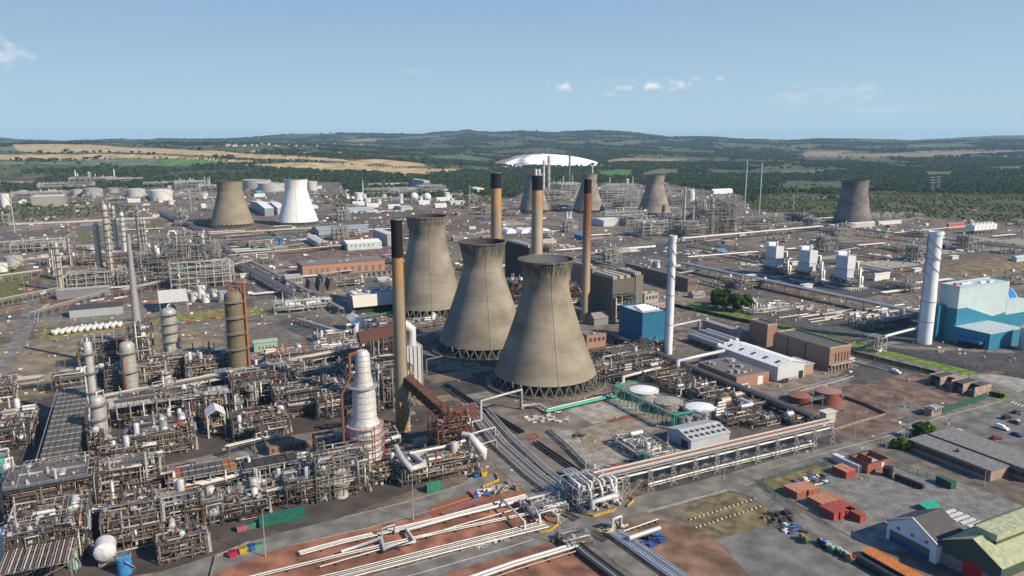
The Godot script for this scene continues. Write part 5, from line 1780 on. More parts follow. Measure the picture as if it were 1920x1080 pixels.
	track("green pipes lying in front of the white cooling tower", [ground(480, 449), ground(548, 446)], [[-1.2, 0.5, K(0.06, 0.36, 0.27)], [0.4, 0.5, K(0.06, 0.36, 0.27)]], {"y": 1.6, "step": 20.0})
	track("long pale green pipe behind the salmon brick hall", [ground(425, 474), ground(500, 469), ground(570, 460)], [[0.0, 0.5, K(0.2, 0.42, 0.34)]], {"y": 1.6, "step": 20.0})
	tank("bright blue upright drum behind the pale green pipe", ground(526, 459), 2.2, 8, K(0.03, 0.19, 0.45))
	# sheds and halls: [corner x, y, right x, left x, top y, rise, wall, roof, ridge, label]
	for k in [[497, 405, 514, 470, 391, 4.0, K(0.25, 0.27, 0.3), K(0.78, 0.78, 0.77), "x", "white-roofed twin-gable shed, the nearer, between the two far towers"], [521, 403, 536, 500, 390, 4.0, K(0.4, 0.42, 0.44), K(0.72, 0.74, 0.74), "x", "white-roofed twin-gable shed beside the white cooling tower"], [482, 367, 494, 474, 361, 2.0, K(0.06, 0.3, 0.24), K(0.10, 0.42, 0.33), "x", "small teal shed behind the brown cooling tower"], [598, 441, 692, 583, 433, 3.0, K(0.25, 0.3, 0.33), K(0.3, 0.34, 0.38), "x", "long blue-grey hall in front of the white cooling tower"], [597, 465, 614, 576, 455, 2.5, K(0.34, 0.36, 0.37), K(0.7, 0.7, 0.69), "z", "small grey shed with a pale gable roof"], [652, 470, 716, 640, 458, 2.5, K(0.42, 0.50, 0.48), K(0.72, 0.72, 0.70), "x", "pale green-walled shed with a white roof and small windows"], [727, 462, 742, 700, 440, 1.0, K(0.30, 0.31, 0.33), K(0.66, 0.66, 0.65), "z", "white-roofed dark shed left of the black-topped chimney"],
			[835, 362, 843, 827, 357, 2.0, K(0.66, 0.66, 0.66), K(0.74, 0.74, 0.74), "x", "small white shed above the far white tank"], [893, 360, 908, 883, 354, 3.0, K(0.6, 0.6, 0.6), K(0.78, 0.78, 0.77), "z", "white gabled shed among the shrubs"], [866, 364, 868, 857, 359, 1.0, K(0.6, 0.6, 0.6), K(0.74, 0.74, 0.74), "x", "little white shed in the shrubs"], [1092, 451, 1102, 1076, 442, 4.0, K(0.03, 0.12, 0.38), K(0.72, 0.74, 0.76), "z", "blue-walled shed with a white roof beside the slim chimney"], [1132, 425, 1168, 1105, 414, 1.5, K(0.5, 0.5, 0.49), K(0.62, 0.61, 0.58), "x", "wide pale flat hall before the mottled tower"], [1338, 364, 1374, 1330, 358, 3.5, K(0.66, 0.66, 0.66), K(0.78, 0.78, 0.78), "x", "white long shed above the column row"], [1590, 428, 1640, 1585, 421, 2.0, K(0.45, 0.44, 0.42), K(0.5, 0.48, 0.45), "x", "flat pale shed beside the lone dark tower"], [1648, 422, 1690, 1644, 417, 1.0, K(0.6, 0.6, 0.58), K(0.62, 0.6, 0.58), "x", "white flat shed behind the trestle rack"], [1778, 430, 1808, 1774, 421, 1.5, K(0.36, 0.13, 0.09), K(0.36, 0.16, 0.12), "x", "rust-red shed behind the thick white stack"], [1588, 499, 1600, 1572, 487, 4.0, K(0.6, 0.61, 0.62), K(0.7, 0.72, 0.74), "z", "pale arched shed between the second and third boiler units"], [1640, 527, 1668, 1636, 515, 0.6, K(0.62, 0.62, 0.58), K(0.6, 0.6, 0.57), "x", "white cabin beside the third boiler unit"], [1345, 473, 1360, 1338, 470, 0.5, K(0.1, 0.25, 0.42), K(0.14, 0.32, 0.5), "x", "low blue-roofed shelter before the boiler units"], [1905, 497, 1930, 1895, 484, 1.5, K(0.4, 0.5, 0.56), K(0.4, 0.5, 0.56), "x", "pale blue shed at the right edge by the rough ground"],
			[652, 397, 700, 646, 392, 1.5, K(0.3, 0.4, 0.45), K(0.42, 0.5, 0.54), "x", "blue-grey unit of the roadside trading estate"], [752, 394, 772, 740, 389, 1.5, K(0.36, 0.42, 0.4), K(0.42, 0.46, 0.45), "x", "grey-green unit at the end of the trading estate"], [845, 384, 872, 835, 379, 1.5, K(0.45, 0.48, 0.48), K(0.5, 0.54, 0.54), "x", "pale shed half hidden in the shrubs"], [1018, 459, 1042, 1010, 452, 1.0, K(0.45, 0.43, 0.4), K(0.5, 0.46, 0.4), "x", "pale low shed behind the steaming tower"], [1128, 477, 1180, 1120, 471, 0.8, K(0.42, 0.36, 0.31), K(0.45, 0.4, 0.36), "x", "long tan low building before the row of white drums"]]:
		q = plot(k[0], k[1], k[2], k[3], k[4])
		shed(k[9], q[0], q[1], absf(q[2]), maxf(2.5, q[3]), k[5], k[6], k[7], {"ridge": k[8], "group": "outlying sheds"} if k[0] != 652 or k[1] != 470 else {"front": [6, 0.05, 0.8, 4.2, 5.6, 0.3, K(0.05, 0.06, 0.07)]})
	for k in [[[795, 360, 806, 772, 339], K(0.52, 0.53, 0.55), "big grey hall with a white roof in the chemical works"], [[66, 384, 126, 60, 366], K(0.40, 0.37, 0.33), "long concrete frame with dark bays in the far tank farm"], [[1178, 536, 1186, 1170, 505], K(0.2, 0.17, 0.15), "narrow brown pump house behind the boiler house"]]:
		q = plot(k[0][0], k[0][1], k[0][2], k[0][3], k[0][4])
		block(k[2], q[0], q[1], q[2], q[3], k[1], K(0.62, 0.62, 0.62), {"parapet": 0.5, "wall_mat": "concrete", "front": [4, 0.05, 0.95, 2.0, q[3] * 0.8, 0.55, K(0.02, 0.02, 0.02)]})
	for k in 4:   # arched tents
		p = ground([953, 980, 998, 1018][k], 436)
		s = Shape.new()
		s.col = K(0.76, 0.76, 0.76)
		for e in 10:
			var a := PI * e / 10
			var b := PI * (e + 1) / 10
			s.quad(W(cos(a) * 7, sin(a) * 6, 10), W(cos(a) * 7, sin(a) * 6, -10), W(cos(b) * 7, sin(b) * 6, -10), W(cos(b) * 7, sin(b) * 6, 10))
			s.face(W(0, 0, 10), W(cos(a) * 7, sin(a) * 6, 10), W(cos(b) * 7, sin(b) * 6, 10))
		one("arched_tent", ["white arched tent left of the orange-necked chimney's foot", "white arched tent, second of four", "white arched tent, third of four", "white arched tent behind the white-flued chimney"][k], "tent", s, "plain", p, "arched white tents")
	for k in 9: container(["dark red container at the far yard's left end", "blue container beside the dark red one", "black container in the far yard", "maroon container in the far yard", "orange container near the orange-necked chimney", "blue-topped container right of the chimney", "grey container right of the chimney", "orange flatbed load in the far yard", "white trailer in the far yard"][k], ground(893 + k * 13 + (14 if k > 3 else 0), 411 + (k % 2) * 3), 12.0, [K(0.2, 0.03, 0.04), K(0.05, 0.1, 0.3), K(0.04, 0.04, 0.05), K(0.25, 0.03, 0.05), K(0.5, 0.14, 0.05), K(0.05, 0.12, 0.4), K(0.4, 0.4, 0.4), K(0.5, 0.15, 0.04), K(0.7, 0.7, 0.7)][k], GRID, "containers in the far yard")
	# rows of drums and scattered white stock on the yards
	s = Shape.new()
	s.col = K(0.66, 0.66, 0.65)
	s.drum(W(0, 1.7, 0), W(5, 1.7, 0), 1.5, 10)
	var d0 := one("stock_drum", "white lying drum, first in the row behind the boiler house", "drum", s, "paint", ground(1115, 474), "row of white stock drums")
	for k in range(1, 26): again(d0, nth(k) + " white drum along the long row behind the boiler house", ground(1115 + k * 4.3, 474 - k * 0.35), GRID + rnd(-0.3, 0.3), "row of white stock drums")
	d0 = one("silver_drum", "silver lying drum at the outer end of the row on the yellow grass", "drum", s, "paint", ground(98, 628), "row of silver drums on the grass")
	for k in range(1, 22): again(d0, nth(k) + " silver drum along the row on the yellow grass", ground(98 + k * 6.0, 628 - k * 0.75 + (k % 2) * 2), GRID + PI / 2 + rnd(-0.15, 0.15), "row of silver drums on the grass")
	for k in [[1395, 562, 1560, 585, 34, 1.2, "white stock lying on the yard past the tree clump"], [1290, 470, 1440, 482, 40, 1.6, "stacked white stock below the column row"], [1370, 500, 1430, 497, 10, 2.0, "pale lumps by the first boiler unit"], [1500, 600, 1720, 575, 40, 1.3, "white pipes laid out before the thick white stack"], [1640, 480, 1790, 500, 34, 2.2, "pale rubble heaps behind the boiler units"], [1700, 470, 1900, 474, 26, 2.0, "machinery under the dark trestle rack"], [1020, 455, 1090, 470, 34, 1.5, "pale oddments behind the steaming tower"], [880, 440, 960, 428, 26, 1.6, "parked vans and crates behind the middle tower"], [655, 400, 760, 396, 40, 2.6, "white vans and trailers of the trading estate"], [1250, 470, 1300, 480, 12, 1.4, "crates beside the slender white stack"], [540, 452, 640, 444, 20, 1.6, "oddments along the blue-grey hall"]]:
		var a := ground(k[0], k[1])
		var b := ground(k[2], k[3])
		rng.seed = int(k[0] * 3)
		t = thing("yard_stock", k[6], "stock", a, "", 0.0)
		for e in k[4]:
			var sh := Shape.new()
			sh.col = near_to(pick([K(0.7, 0.69, 0.66), K(0.62, 0.6, 0.56), K(0.5, 0.47, 0.43), K(0.3, 0.26, 0.23)] if k[0] != 655 else [K(0.72, 0.72, 0.72), K(0.7, 0.7, 0.7), K(0.4, 0.08, 0.07), K(0.2, 0.3, 0.28)]), 0.15)
			var c: Vector3 = (b - a) * rng.randf() + W(rnd(-9, 9), 0, rnd(-9, 9))
			var l: float = rnd(1.0, 3.5) * k[5] * 0.7
			if k[0] == 1500: sh.tube([c + U * -l * 4 + W(0, 0.8, 0), c + U * l * 4 + W(0, 0.8, 0)], rnd(0.3, 0.6), 7)
			elif e % 3 == 0: sh.drum(c + W(-l, k[5] * 0.6, 0), c + W(l, k[5] * 0.6, rnd(-1, 1)), k[5] * 0.5, 7)
			else: sh.at(c, W(l * rnd(0.6, 1.6), rnd(0.5, 1.2) * k[5], rnd(0.8, 2.2) * k[5]))
			put("stock_piece", sh, "paint", t)
	# three white boiler units on their pads
	for k in 3:
		p = ground([1487, 1551, 1623][k], [519, 529, 542][k]) - U * 20.0
		t = thing("boiler_unit", ["white boxy boiler unit on a concrete pad, farthest of three", "white boxy boiler unit, the middle of three", "white boxy boiler unit, nearest the thick white stack"][k], "boiler", p, "white boiler units in a row")
		rng.seed = 60
		for e in [["pad", K(0.5, 0.49, 0.46), 0, 22, 0, 1.2, -24, 0], ["base_frame", K(0.12, 0.13, 0.15), 1, 16, 1.2, 9, -22, -3], ["lower_casing", K(0.46, 0.48, 0.51), 4, 14, 9, 16, -19, -6], ["upper_casing", K(0.53, 0.55, 0.58), 4.2, 13.5, 16.4, 27, -18.5, -6.5], ["side_frame", K(0.2, 0.21, 0.22), 15, 20, 1.2, 22, -20, -10], ["top_duct", K(0.66, 0.67, 0.7), 8, 18, 26, 29, -24, -19]]:
			s = Shape.new()
			s.col = e[1]
			if e[0].ends_with("frame"):
				s.box(W(e[2] + 3, e[4], e[6] + 3), W(e[3] - 2.5, e[5], e[7] - 3))
				for f in 110:
					s.col = near_to(pick([K(0.1, 0.1, 0.11), K(0.42, 0.42, 0.42), K(0.2, 0.2, 0.21)]))
					loop_pipe(s, W(e[2] - 1, e[4], e[6] - 1), W(e[3] + 1, e[5] + 1, e[7] + 1), rnd(0.2, 0.4), 4)
			else: s.box(W(e[2], e[4], e[6]), W(e[3], e[5], e[7]))
			put(e[0], s, "cladding", t)
		for e in [[[15.5, 17, -4], [15.5, 17, -3], [15.5, 2, -3], [20, 2, -3]], [[20, 11, -9], [20, 9, -4], [20, 2, -4]], [[19, 26, -14], [19, 21, -14], [21, 21, -10], [21, 14, -10]], [[6, 27, -8], [6, 31, -8], [7, 31, -8]]]:
			s = Shape.new()
			s.col = K(0.70, 0.70, 0.68)
			var pts := []
			for f in e: pts.append(W(f[0], f[1], f[2]))
			s.tube(pts, 0.9, 9)
			put("duct", s, "metal", t)
		for e in 7:
			s = Shape.new()
			s.col = K(0.56, 0.55, 0.51)
			s.box(W(1 + e * 3, 0, 0.05), W(2.2 + e * 3, 1.6, 1.2))
			put("plinth", s, "concrete", t)
	# boiler house of the power station, behind and beside the close towers
	for k in [[[1147, 607, 1188, 1106, 526], K(0.18, 0.165, 0.145), "tall sooty boiler house with pale roof ducts", 0], [[1190, 588, 1204, 1150, 518], K(0.25, 0.235, 0.205), "second sooty boiler house joined behind the first", 1], [[1110, 560, 1120, 1070, 506], K(0.33, 0.3, 0.26), "sooty boiler house section behind the slim chimney", 2], [[992, 540, 1010, 947, 466], K(0.07, 0.06, 0.055), "dark turbine hall with a tan roof behind the middle tower", 3]]:
		q = plot(k[0][0], k[0][1], k[0][2], k[0][3], k[0][4])
		rng.seed = 300 + k[3]
		t = block(k[2], q[0], q[1], q[2], q[3], k[1], K(0.40, 0.33, 0.26), {"parapet": 0.6, "wall_mat": "rust", "vents": 5, "group": "sooty power station blocks"})
		for e in 3:
			s = Shape.new()
			s.col = near_to(K(0.5, 0.46, 0.39), 0.15)
			s.box(W(q[1] * (0.1 + 0.3 * e), q[3] + 0.1, -q[2] * 0.92), W(q[1] * (0.28 + 0.3 * e), q[3] + 2.2, -q[2] * 0.08))
			put("roof_duct", s, "metal", t)
		if k[3] == 0:
			s = Shape.new()
			for e in 90:
				s.col = near_to(pick([K(0.05, 0.2, 0.13), K(0.4, 0.38, 0.35), K(0.15, 0.13, 0.12), K(0.03, 0.03, 0.03)]), 0.2)
				loop_pipe(s, W(-0.5, 0.5, 0.2), W(q[1], q[3] * 0.68, 3.5), rnd(0.15, 0.5), 5)
			put("green_stair_and_pipework", s, "metal", t, "stuff")
			s = Shape.new()
			s.col = K(0.02, 0.02, 0.02)
			s.box(W(0.4, 0.5, -0.1), W(q[1] - 0.4, q[3] * 0.68, 0.1))
			put("open_front", s, "paint", t)
	module("red and dark pipework in the gap beside the slim chimney", ground(1064, 575), 12, 20, 16, 71, {"pipes": [K(0.3, 0.06, 0.05), K(0.5, 0.48, 0.45), K(0.1, 0.09, 0.08)], "steel": K(0.1, 0.08, 0.07)})
	module("white pipes glimpsed between the middle and nearest towers", ground(962, 590), 14, 20, 22, 72, {"pipes": [K(0.65, 0.64, 0.62), K(0.3, 0.08, 0.07), K(0.2, 0.18, 0.16)], "steel": K(0.08, 0.07, 0.065)})
	for k in [[[1114, 611, 1158, 1102, 598], 3.0, K(0.22, 0.21, 0.195), K(0.25, 0.235, 0.21), "low grey gabled store between the slim chimney and the blue box", true], [[1208, 572, 1234, 1196, 552], 0.0, K(0.5, 0.46, 0.42), K(0.4, 0.39, 0.37), "small cream control block right of the boiler house", false], [[1222, 596, 1262, 1210, 575], 0.0, K(0.46, 0.30, 0.25), K(0.42, 0.4, 0.38), "pink brick block behind the blue box building", false], [[1289, 548, 1308, 1172, 524], 0.0, K(0.24, 0.175, 0.145), K(0.15, 0.14, 0.13), "long dark brown brick building beyond the slender white stack", false], [[1100, 655, 1137, 1085, 630], 0.0, K(0.44, 0.25, 0.19), K(0.2, 0.2, 0.2), "brick block with a red side wall behind the nearest tower", false], [[1300, 560, 1322, 1290, 552], 0.0, K(0.4, 0.38, 0.36), K(0.4, 0.38, 0.36), "low grey annex before the long brown building", false]]:
		q = plot(k[0][0], k[0][1], k[0][2], k[0][3], k[0][4])
		if k[5]: shed(k[4], q[0], q[1], q[2], q[3], k[1], k[2], k[3], {"ridge": "x"})
		else: block(k[4], q[0], q[1], q[2], q[3], k[2], k[3], {"parapet": 0.5, "vents": 3, "front": [4, 0.08, 0.95, q[3] * 0.5, q[3] * 0.78, 0.6, K(0.06, 0.06, 0.07)]})
	# flare bridge, pylons, switchyard, coolers on the right
	s = Shape.new()
	s.col = K(0.55, 0.56, 0.56)
	s.bar(ground(1396, 390) + W(0, rise(ground(1396, 390), 308), 0), ground(1423, 403) + W(0, rise(ground(1423, 403), 312), 0), 1.6, 1.0)
	one("flare_bridge", "thin level bridge joining the two tall flare masts", "bridge", s, "metal", Vector3.ZERO, "", 0.0)
	for k in 2:
		p = on_land([1757, 1746][k], [358, 360][k])
		t = thing("pylon", ["lattice power pylon standing in the woods", "second lattice pylon just behind the first"][k], "pylon", p, "", 0.3)
		s = Shape.new()
		s.col = K(0.4, 0.42, 0.43)
		for e in [[-4.0, -4.0], [4.0, -4.0], [4.0, 4.0], [-4.0, 4.0]]: s.bar(W(e[0], 0, e[1]), W(e[0] * 0.15, 36, e[1] * 0.15), 0.7)
		for e in 6:
			var w0 := 4.0 - e * 0.57
			s.bar(W(-w0, e * 6, w0), W(w0 - 0.57, e * 6 + 6, w0 - 0.57), 0.45); s.bar(W(w0, e * 6, w0), W(-w0 + 0.57, e * 6 + 6, w0 - 0.57), 0.45)
		put("lattice", s, "metal", t)
		for y in [22, 28, 34]:
			s = Shape.new()
			s.col = K(0.4, 0.42, 0.43)
			s.bar(W(-9, y, 0), W(9, y, 0), 0.8)
			put("cross_arm", s, "metal", t)
	t = thing("switchyard", "field of small grey switchgear frames beside the lone dark tower", "switchyard", ground(1640, 418))
	rng.seed = 9
	for e in 60:
		s = Shape.new()
		s.col = near_to(K(0.42, 0.42, 0.42), 0.2)
		var c := W(rnd(0, 120), 0, rnd(-50, 0))
		s.bar(c, c + W(0, 9, 0), 0.5); s.bar(c + W(-4, 8, 0), c + W(4, 8, 0), 0.5); s.bar(c + W(3.5, 0, 0), c + W(3.5, 8, 0), 0.4)
		put("gantry", s, "metal", t)
	t = thing("cooler_row", "row of white box coolers on stilts behind the trestle rack", "cooler", ground(1826, 440))
	for e in 6:
		s = Shape.new()
		s.col = K(0.66, 0.68, 0.68)
		s.box(W(e * 8.0, 5, -12), W(e * 8.0 + 7, 12, 0))
		s.can(W(e * 8.0 + 3.5, 12, -6), 2.6, 2.0, 10)
		s.col = K(0.25, 0.25, 0.25)
		s.bar(W(e * 8.0 + 0.5, 0, 0), W(e * 8.0 + 0.5, 5, 0), 0.6); s.bar(W(e * 8.0 + 6.5, 0, 0), W(e * 8.0 + 6.5, 5, 0), 0.6)
		put("cell", s, "cladding", t)
	for k in [[1690, 470, 30, "dry brown spoil heap behind the thick white stack"], [1815, 500, 40, "long dry spoil heap behind the blue plant"], [1880, 490, 36, "pale brown spoil heap at the right edge"]]:
		s = Shape.new()
		s.col = K(0.26, 0.205, 0.13)
		s.lathe(Vector3.ZERO, [X(k[2], 0), X(k[2] * 0.8, 2.5), X(k[2] * 0.45, 5.0), X(0, 6)], 24)
		one("spoil_heap", k[3], "heap", s, "gravel", ground(k[0], k[1]), "spoil heaps").scale = W(1.8, 0.9, 0.8)
	module("pipes and pumps beside the foot of the thick white stack", ground(1630, 622), 44, 16, 5, 81, {"group": "pipework by the blue plant", "steel": K(0.16, 0.17, 0.18), "npipe": 20, "bay": 8.0})
	module("pipework along the green fence past the tree clump", ground(1412, 592), 40, 12, 3, 82, {"group": "pipework by the blue plant", "step": 2.6, "pipes": wp, "bay": 8.0})
	goal("white pipe bridge from the fence to the thick white stack", ground(1650, 660), ground(1722, 640), 9.0, 0.8, wp[0], 2.0)
	module("white lattice frame at the end of the pipe bridge by the verge", ground(1645, 664), 7, 7, 9, 83, {"steel": K(0.6, 0.6, 0.58), "vessels": 0, "npipe": 6, "group": "pipework by the blue plant"})

func col(label: String, px: float, py: float, top: float, wpx: float, c: Color, opt := {}) -> Node3D:
	var p := ground(px, py)
	opt["color"] = c
	return column(label, p, sz(p, wpx) * 0.5, rise(p, top), int(px + py), opt)

func zone_left():
	var tan := K(0.50, 0.45, 0.36)
	var pale := K(0.60, 0.59, 0.56)
	var grp := {"group": "columns of the middle-distance unit"}
	for k in [[211, 537, 383, 10, tan, "tallest banded column of the middle-distance unit, tan"], [190, 535, 419, 8, tan, "tan column left of the tallest one"], [135, 500, 417, 5, K(0.3, 0.25, 0.2), "dark slim column behind the silver frame"], [115, 545, 455, 7, tan, "tan column at the left end of the silver frame"], [214, 475, 383, 4, K(0.45, 0.45, 0.45), "slim grey column, first of a close pair behind the tallest"], [220, 475, 386, 4, pale, "slim pale column, second of a close pair behind the tallest"], [235, 476, 398, 8, pale, "stout pale column with a white top"], [263, 470, 387, 6, K(0.32, 0.28, 0.22), "brown column with dark rings"], [270, 470, 414, 4.5, tan, "short tan column beside the ringed brown one"], [275, 470, 414, 4, tan, "shortest tan column beside the ringed brown one"], [283, 505, 457, 6, pale, "pale column in the loop frame"], [295, 505, 460, 6, pale, "second pale column in the loop frame"], [384, 495, 440, 5, pale, "pale column at the right end of the grey frame"], [360, 492, 450, 5, pale, "domed pale column above the grey frame"], [100, 520, 470, 5, tan, "low tan column at the left edge of the unit"]]:
		col(k[5], k[0], k[1], k[2], k[3], k[4], grp.duplicate())
	var p := ground(320, 500)
	for e in 2:
		var s := Shape.new()
		s.col = K(0.66, 0.66, 0.65)
		var top := rise(p, 434.0)
		s.tube([W(e * 1.2, 0, 0), W(e * 1.2, top - 3, 0), W(e * 1.2 + 1.5, top, 0), W(5.5 - e * 1.2, top, 0), W(7 - e * 1.2, top - 3, 0), W(7 - e * 1.2, 0, 0)], 0.9, 10)
		one("loop_pipe", ["tall white hairpin pipe, outer loop", "tall white hairpin pipe, inner loop"][e], "pipe", s, "metal", p + V * (e * 2.0), "hairpin pipes")
	for k in [[127, 545, 34, 12, 14, "silver steel frame at the left of the unit", K(0.5, 0.5, 0.48)], [168, 540, 28, 14, 15, "silver steel frame between the tan columns", K(0.46, 0.46, 0.45)], [222, 540, 26, 14, 12, "pipework to the right of the tallest column", K(0.3, 0.3, 0.29)], [263, 536, 30, 20, 26, "dark tall frame with vertical drums", K(0.2, 0.2, 0.2)], [322, 545, 46, 14, 22, "open grey steel frame of many floors", K(0.52, 0.53, 0.53)], [385, 528, 24, 18, 16, "grey frame end stepping down to the dark rack", K(0.42, 0.42, 0.42)], [140, 500, 60, 20, 9, "low red-brown pipework behind the columns", K(0.26, 0.18, 0.15)], [285, 505, 34, 20, 30, "tall frame around the hairpin pipes", K(0.3, 0.3, 0.3)], [345, 500, 34, 20, 20, "pipework behind the grey steel frame", K(0.3, 0.3, 0.3)], [20, 475, 50, 24, 10, "grey lattice heap with white sheeting at the left edge", K(0.5, 0.5, 0.5)], [75, 500, 40, 16, 6, "low pipework left of the columns", K(0.3, 0.27, 0.24)], [390, 470, 40, 24, 8, "low pipework between the dark racks", K(0.28, 0.22, 0.19)], [440, 500, 40, 24, 6, "white pipe bends beside the slanting racks", K(0.3, 0.27, 0.24)], [330, 425, 60, 30, 6, "low dark pipework before the brown tower", K(0.2, 0.17, 0.15)], [600, 470, 60, 20, 5, "low rusty pipework past the small grey shed", K(0.25, 0.16, 0.13)]]:
		module(k[5], ground(k[0], k[1]), k[2], k[3], k[4], int(k[0] + 3), {"steel": k[6], "fine": 0.8, "group": "frames of the middle-distance unit", "small": 130, "npipe": 22, "vessels": 6, "bay": 7.0})
	for k in [[-40, 536, 128, 512, 5, 6.0, 4, "pipe rack entering from the left edge above the yellow grass"], [-40, 583, 110, 552, 5, 5.0, 4, "nearer pipe rack entering from the left edge"], [60, 600, 205, 556, 5, 5.0, 3, "white-railed rack in front of the silver frame"], [230, 558, 470, 500, 6, 6.0, 5, "red-brown rack along the front of the grey frame"], [-40, 467, 130, 455, 5, 6.0, 4, "white pipe bridge at the far left of the unit"]]:
		rack(k[7], ground(k[0], k[1]), ground(k[2], k[3]), k[4], k[5], k[6], int(k[1]), {"step": 8.0, "steel": K(0.42, 0.41, 0.39)})
	var q := plot(107, 562, 206, 104, 546)
	var t := block("long glassy grey building in front of the silver frame", q[0], q[1], 9.0, q[3], K(0.3, 0.31, 0.31), K(0.38, 0.38, 0.37), {"parapet": 0.0, "front": [16, 0.01, 0.99, 0.6, q[3] - 0.8, 0.7, K(0.16, 0.17, 0.18)]})
	q = plot(131, 597, 231, 121, 582)
	shed("long low dark-roofed hut with grey-blue walls on the asphalt pad", q[0], q[1], 14.0, q[3], 2.0, K(0.30, 0.34, 0.36), K(0.065, 0.06, 0.055), {"ridge": "x"})
	p = ground(300, 590)
	t = thing("open_canopy", "pale sloping canopy roof on posts by the white tanks", "canopy", p)
	var s := Shape.new()
	s.col = K(0.60, 0.59, 0.55)
	s.hexa([W(0, 8, 0), W(19, 8, 0), W(19, 12, -26), W(0, 12, -26), W(0, 8.4, 0), W(19, 8.4, 0), W(19, 12.4, -26), W(0, 12.4, -26)])
	put("roof", s, "roof", t)
	for e in 6:
		s = Shape.new()
		s.col = K(0.3, 0.3, 0.3)
		s.bar(W((e % 2) * 18 + 0.5, 0, -(e / 2) * 12.5 - 0.5), W((e % 2) * 18 + 0.5, 8.2 + (e / 2) * 1.9, -(e / 2) * 12.5 - 0.5), 0.5)
		put("post", s, "metal", t)
	for k in [[364, 565, 7, 550, 0.62, "small grey tank beside the pale canopy"], [378, 559, 8, 536, 0.7, "tallest white tank of the group by the canopy"], [386, 567, 7, 553, 0.68, "short white tank before the tallest one"], [418, 566, 9, 547, 0.42, "blue-grey tank left of the brown twin column"], [402, 556, 5, 544, 0.6, "small pale tank between the white and blue-grey tanks"]]:
		p = ground(k[0], k[1])
		tank(k[5], p, sz(p, k[2]), rise(p, k[3]), K(k[4], k[4], k[4] * (1.05 if k[0] == 418 else 0.98)), {"group": "tanks by the pale canopy"})
	wall_line("pale kerb round the asphalt pad", [ground(70, 604), ground(75, 582), ground(92, 571)], 0.9, K(0.55, 0.53, 0.49))
	wall_line("long pale boundary wall in front of the far-left scrub", [ground(-40, 424), ground(120, 418), ground(296, 409)], 2.6, K(0.6, 0.58, 0.54), 0.6)
	for k in 2: wall_line(["row of white barriers on the asphalt pad", "second row of white barriers nearer the canopy"][k], [ground(168 + 45 * k, 566 - k * 5), ground(195 + 43 * k, 562 - k * 5)], 1.2, K(0.7, 0.7, 0.69), 0.8)

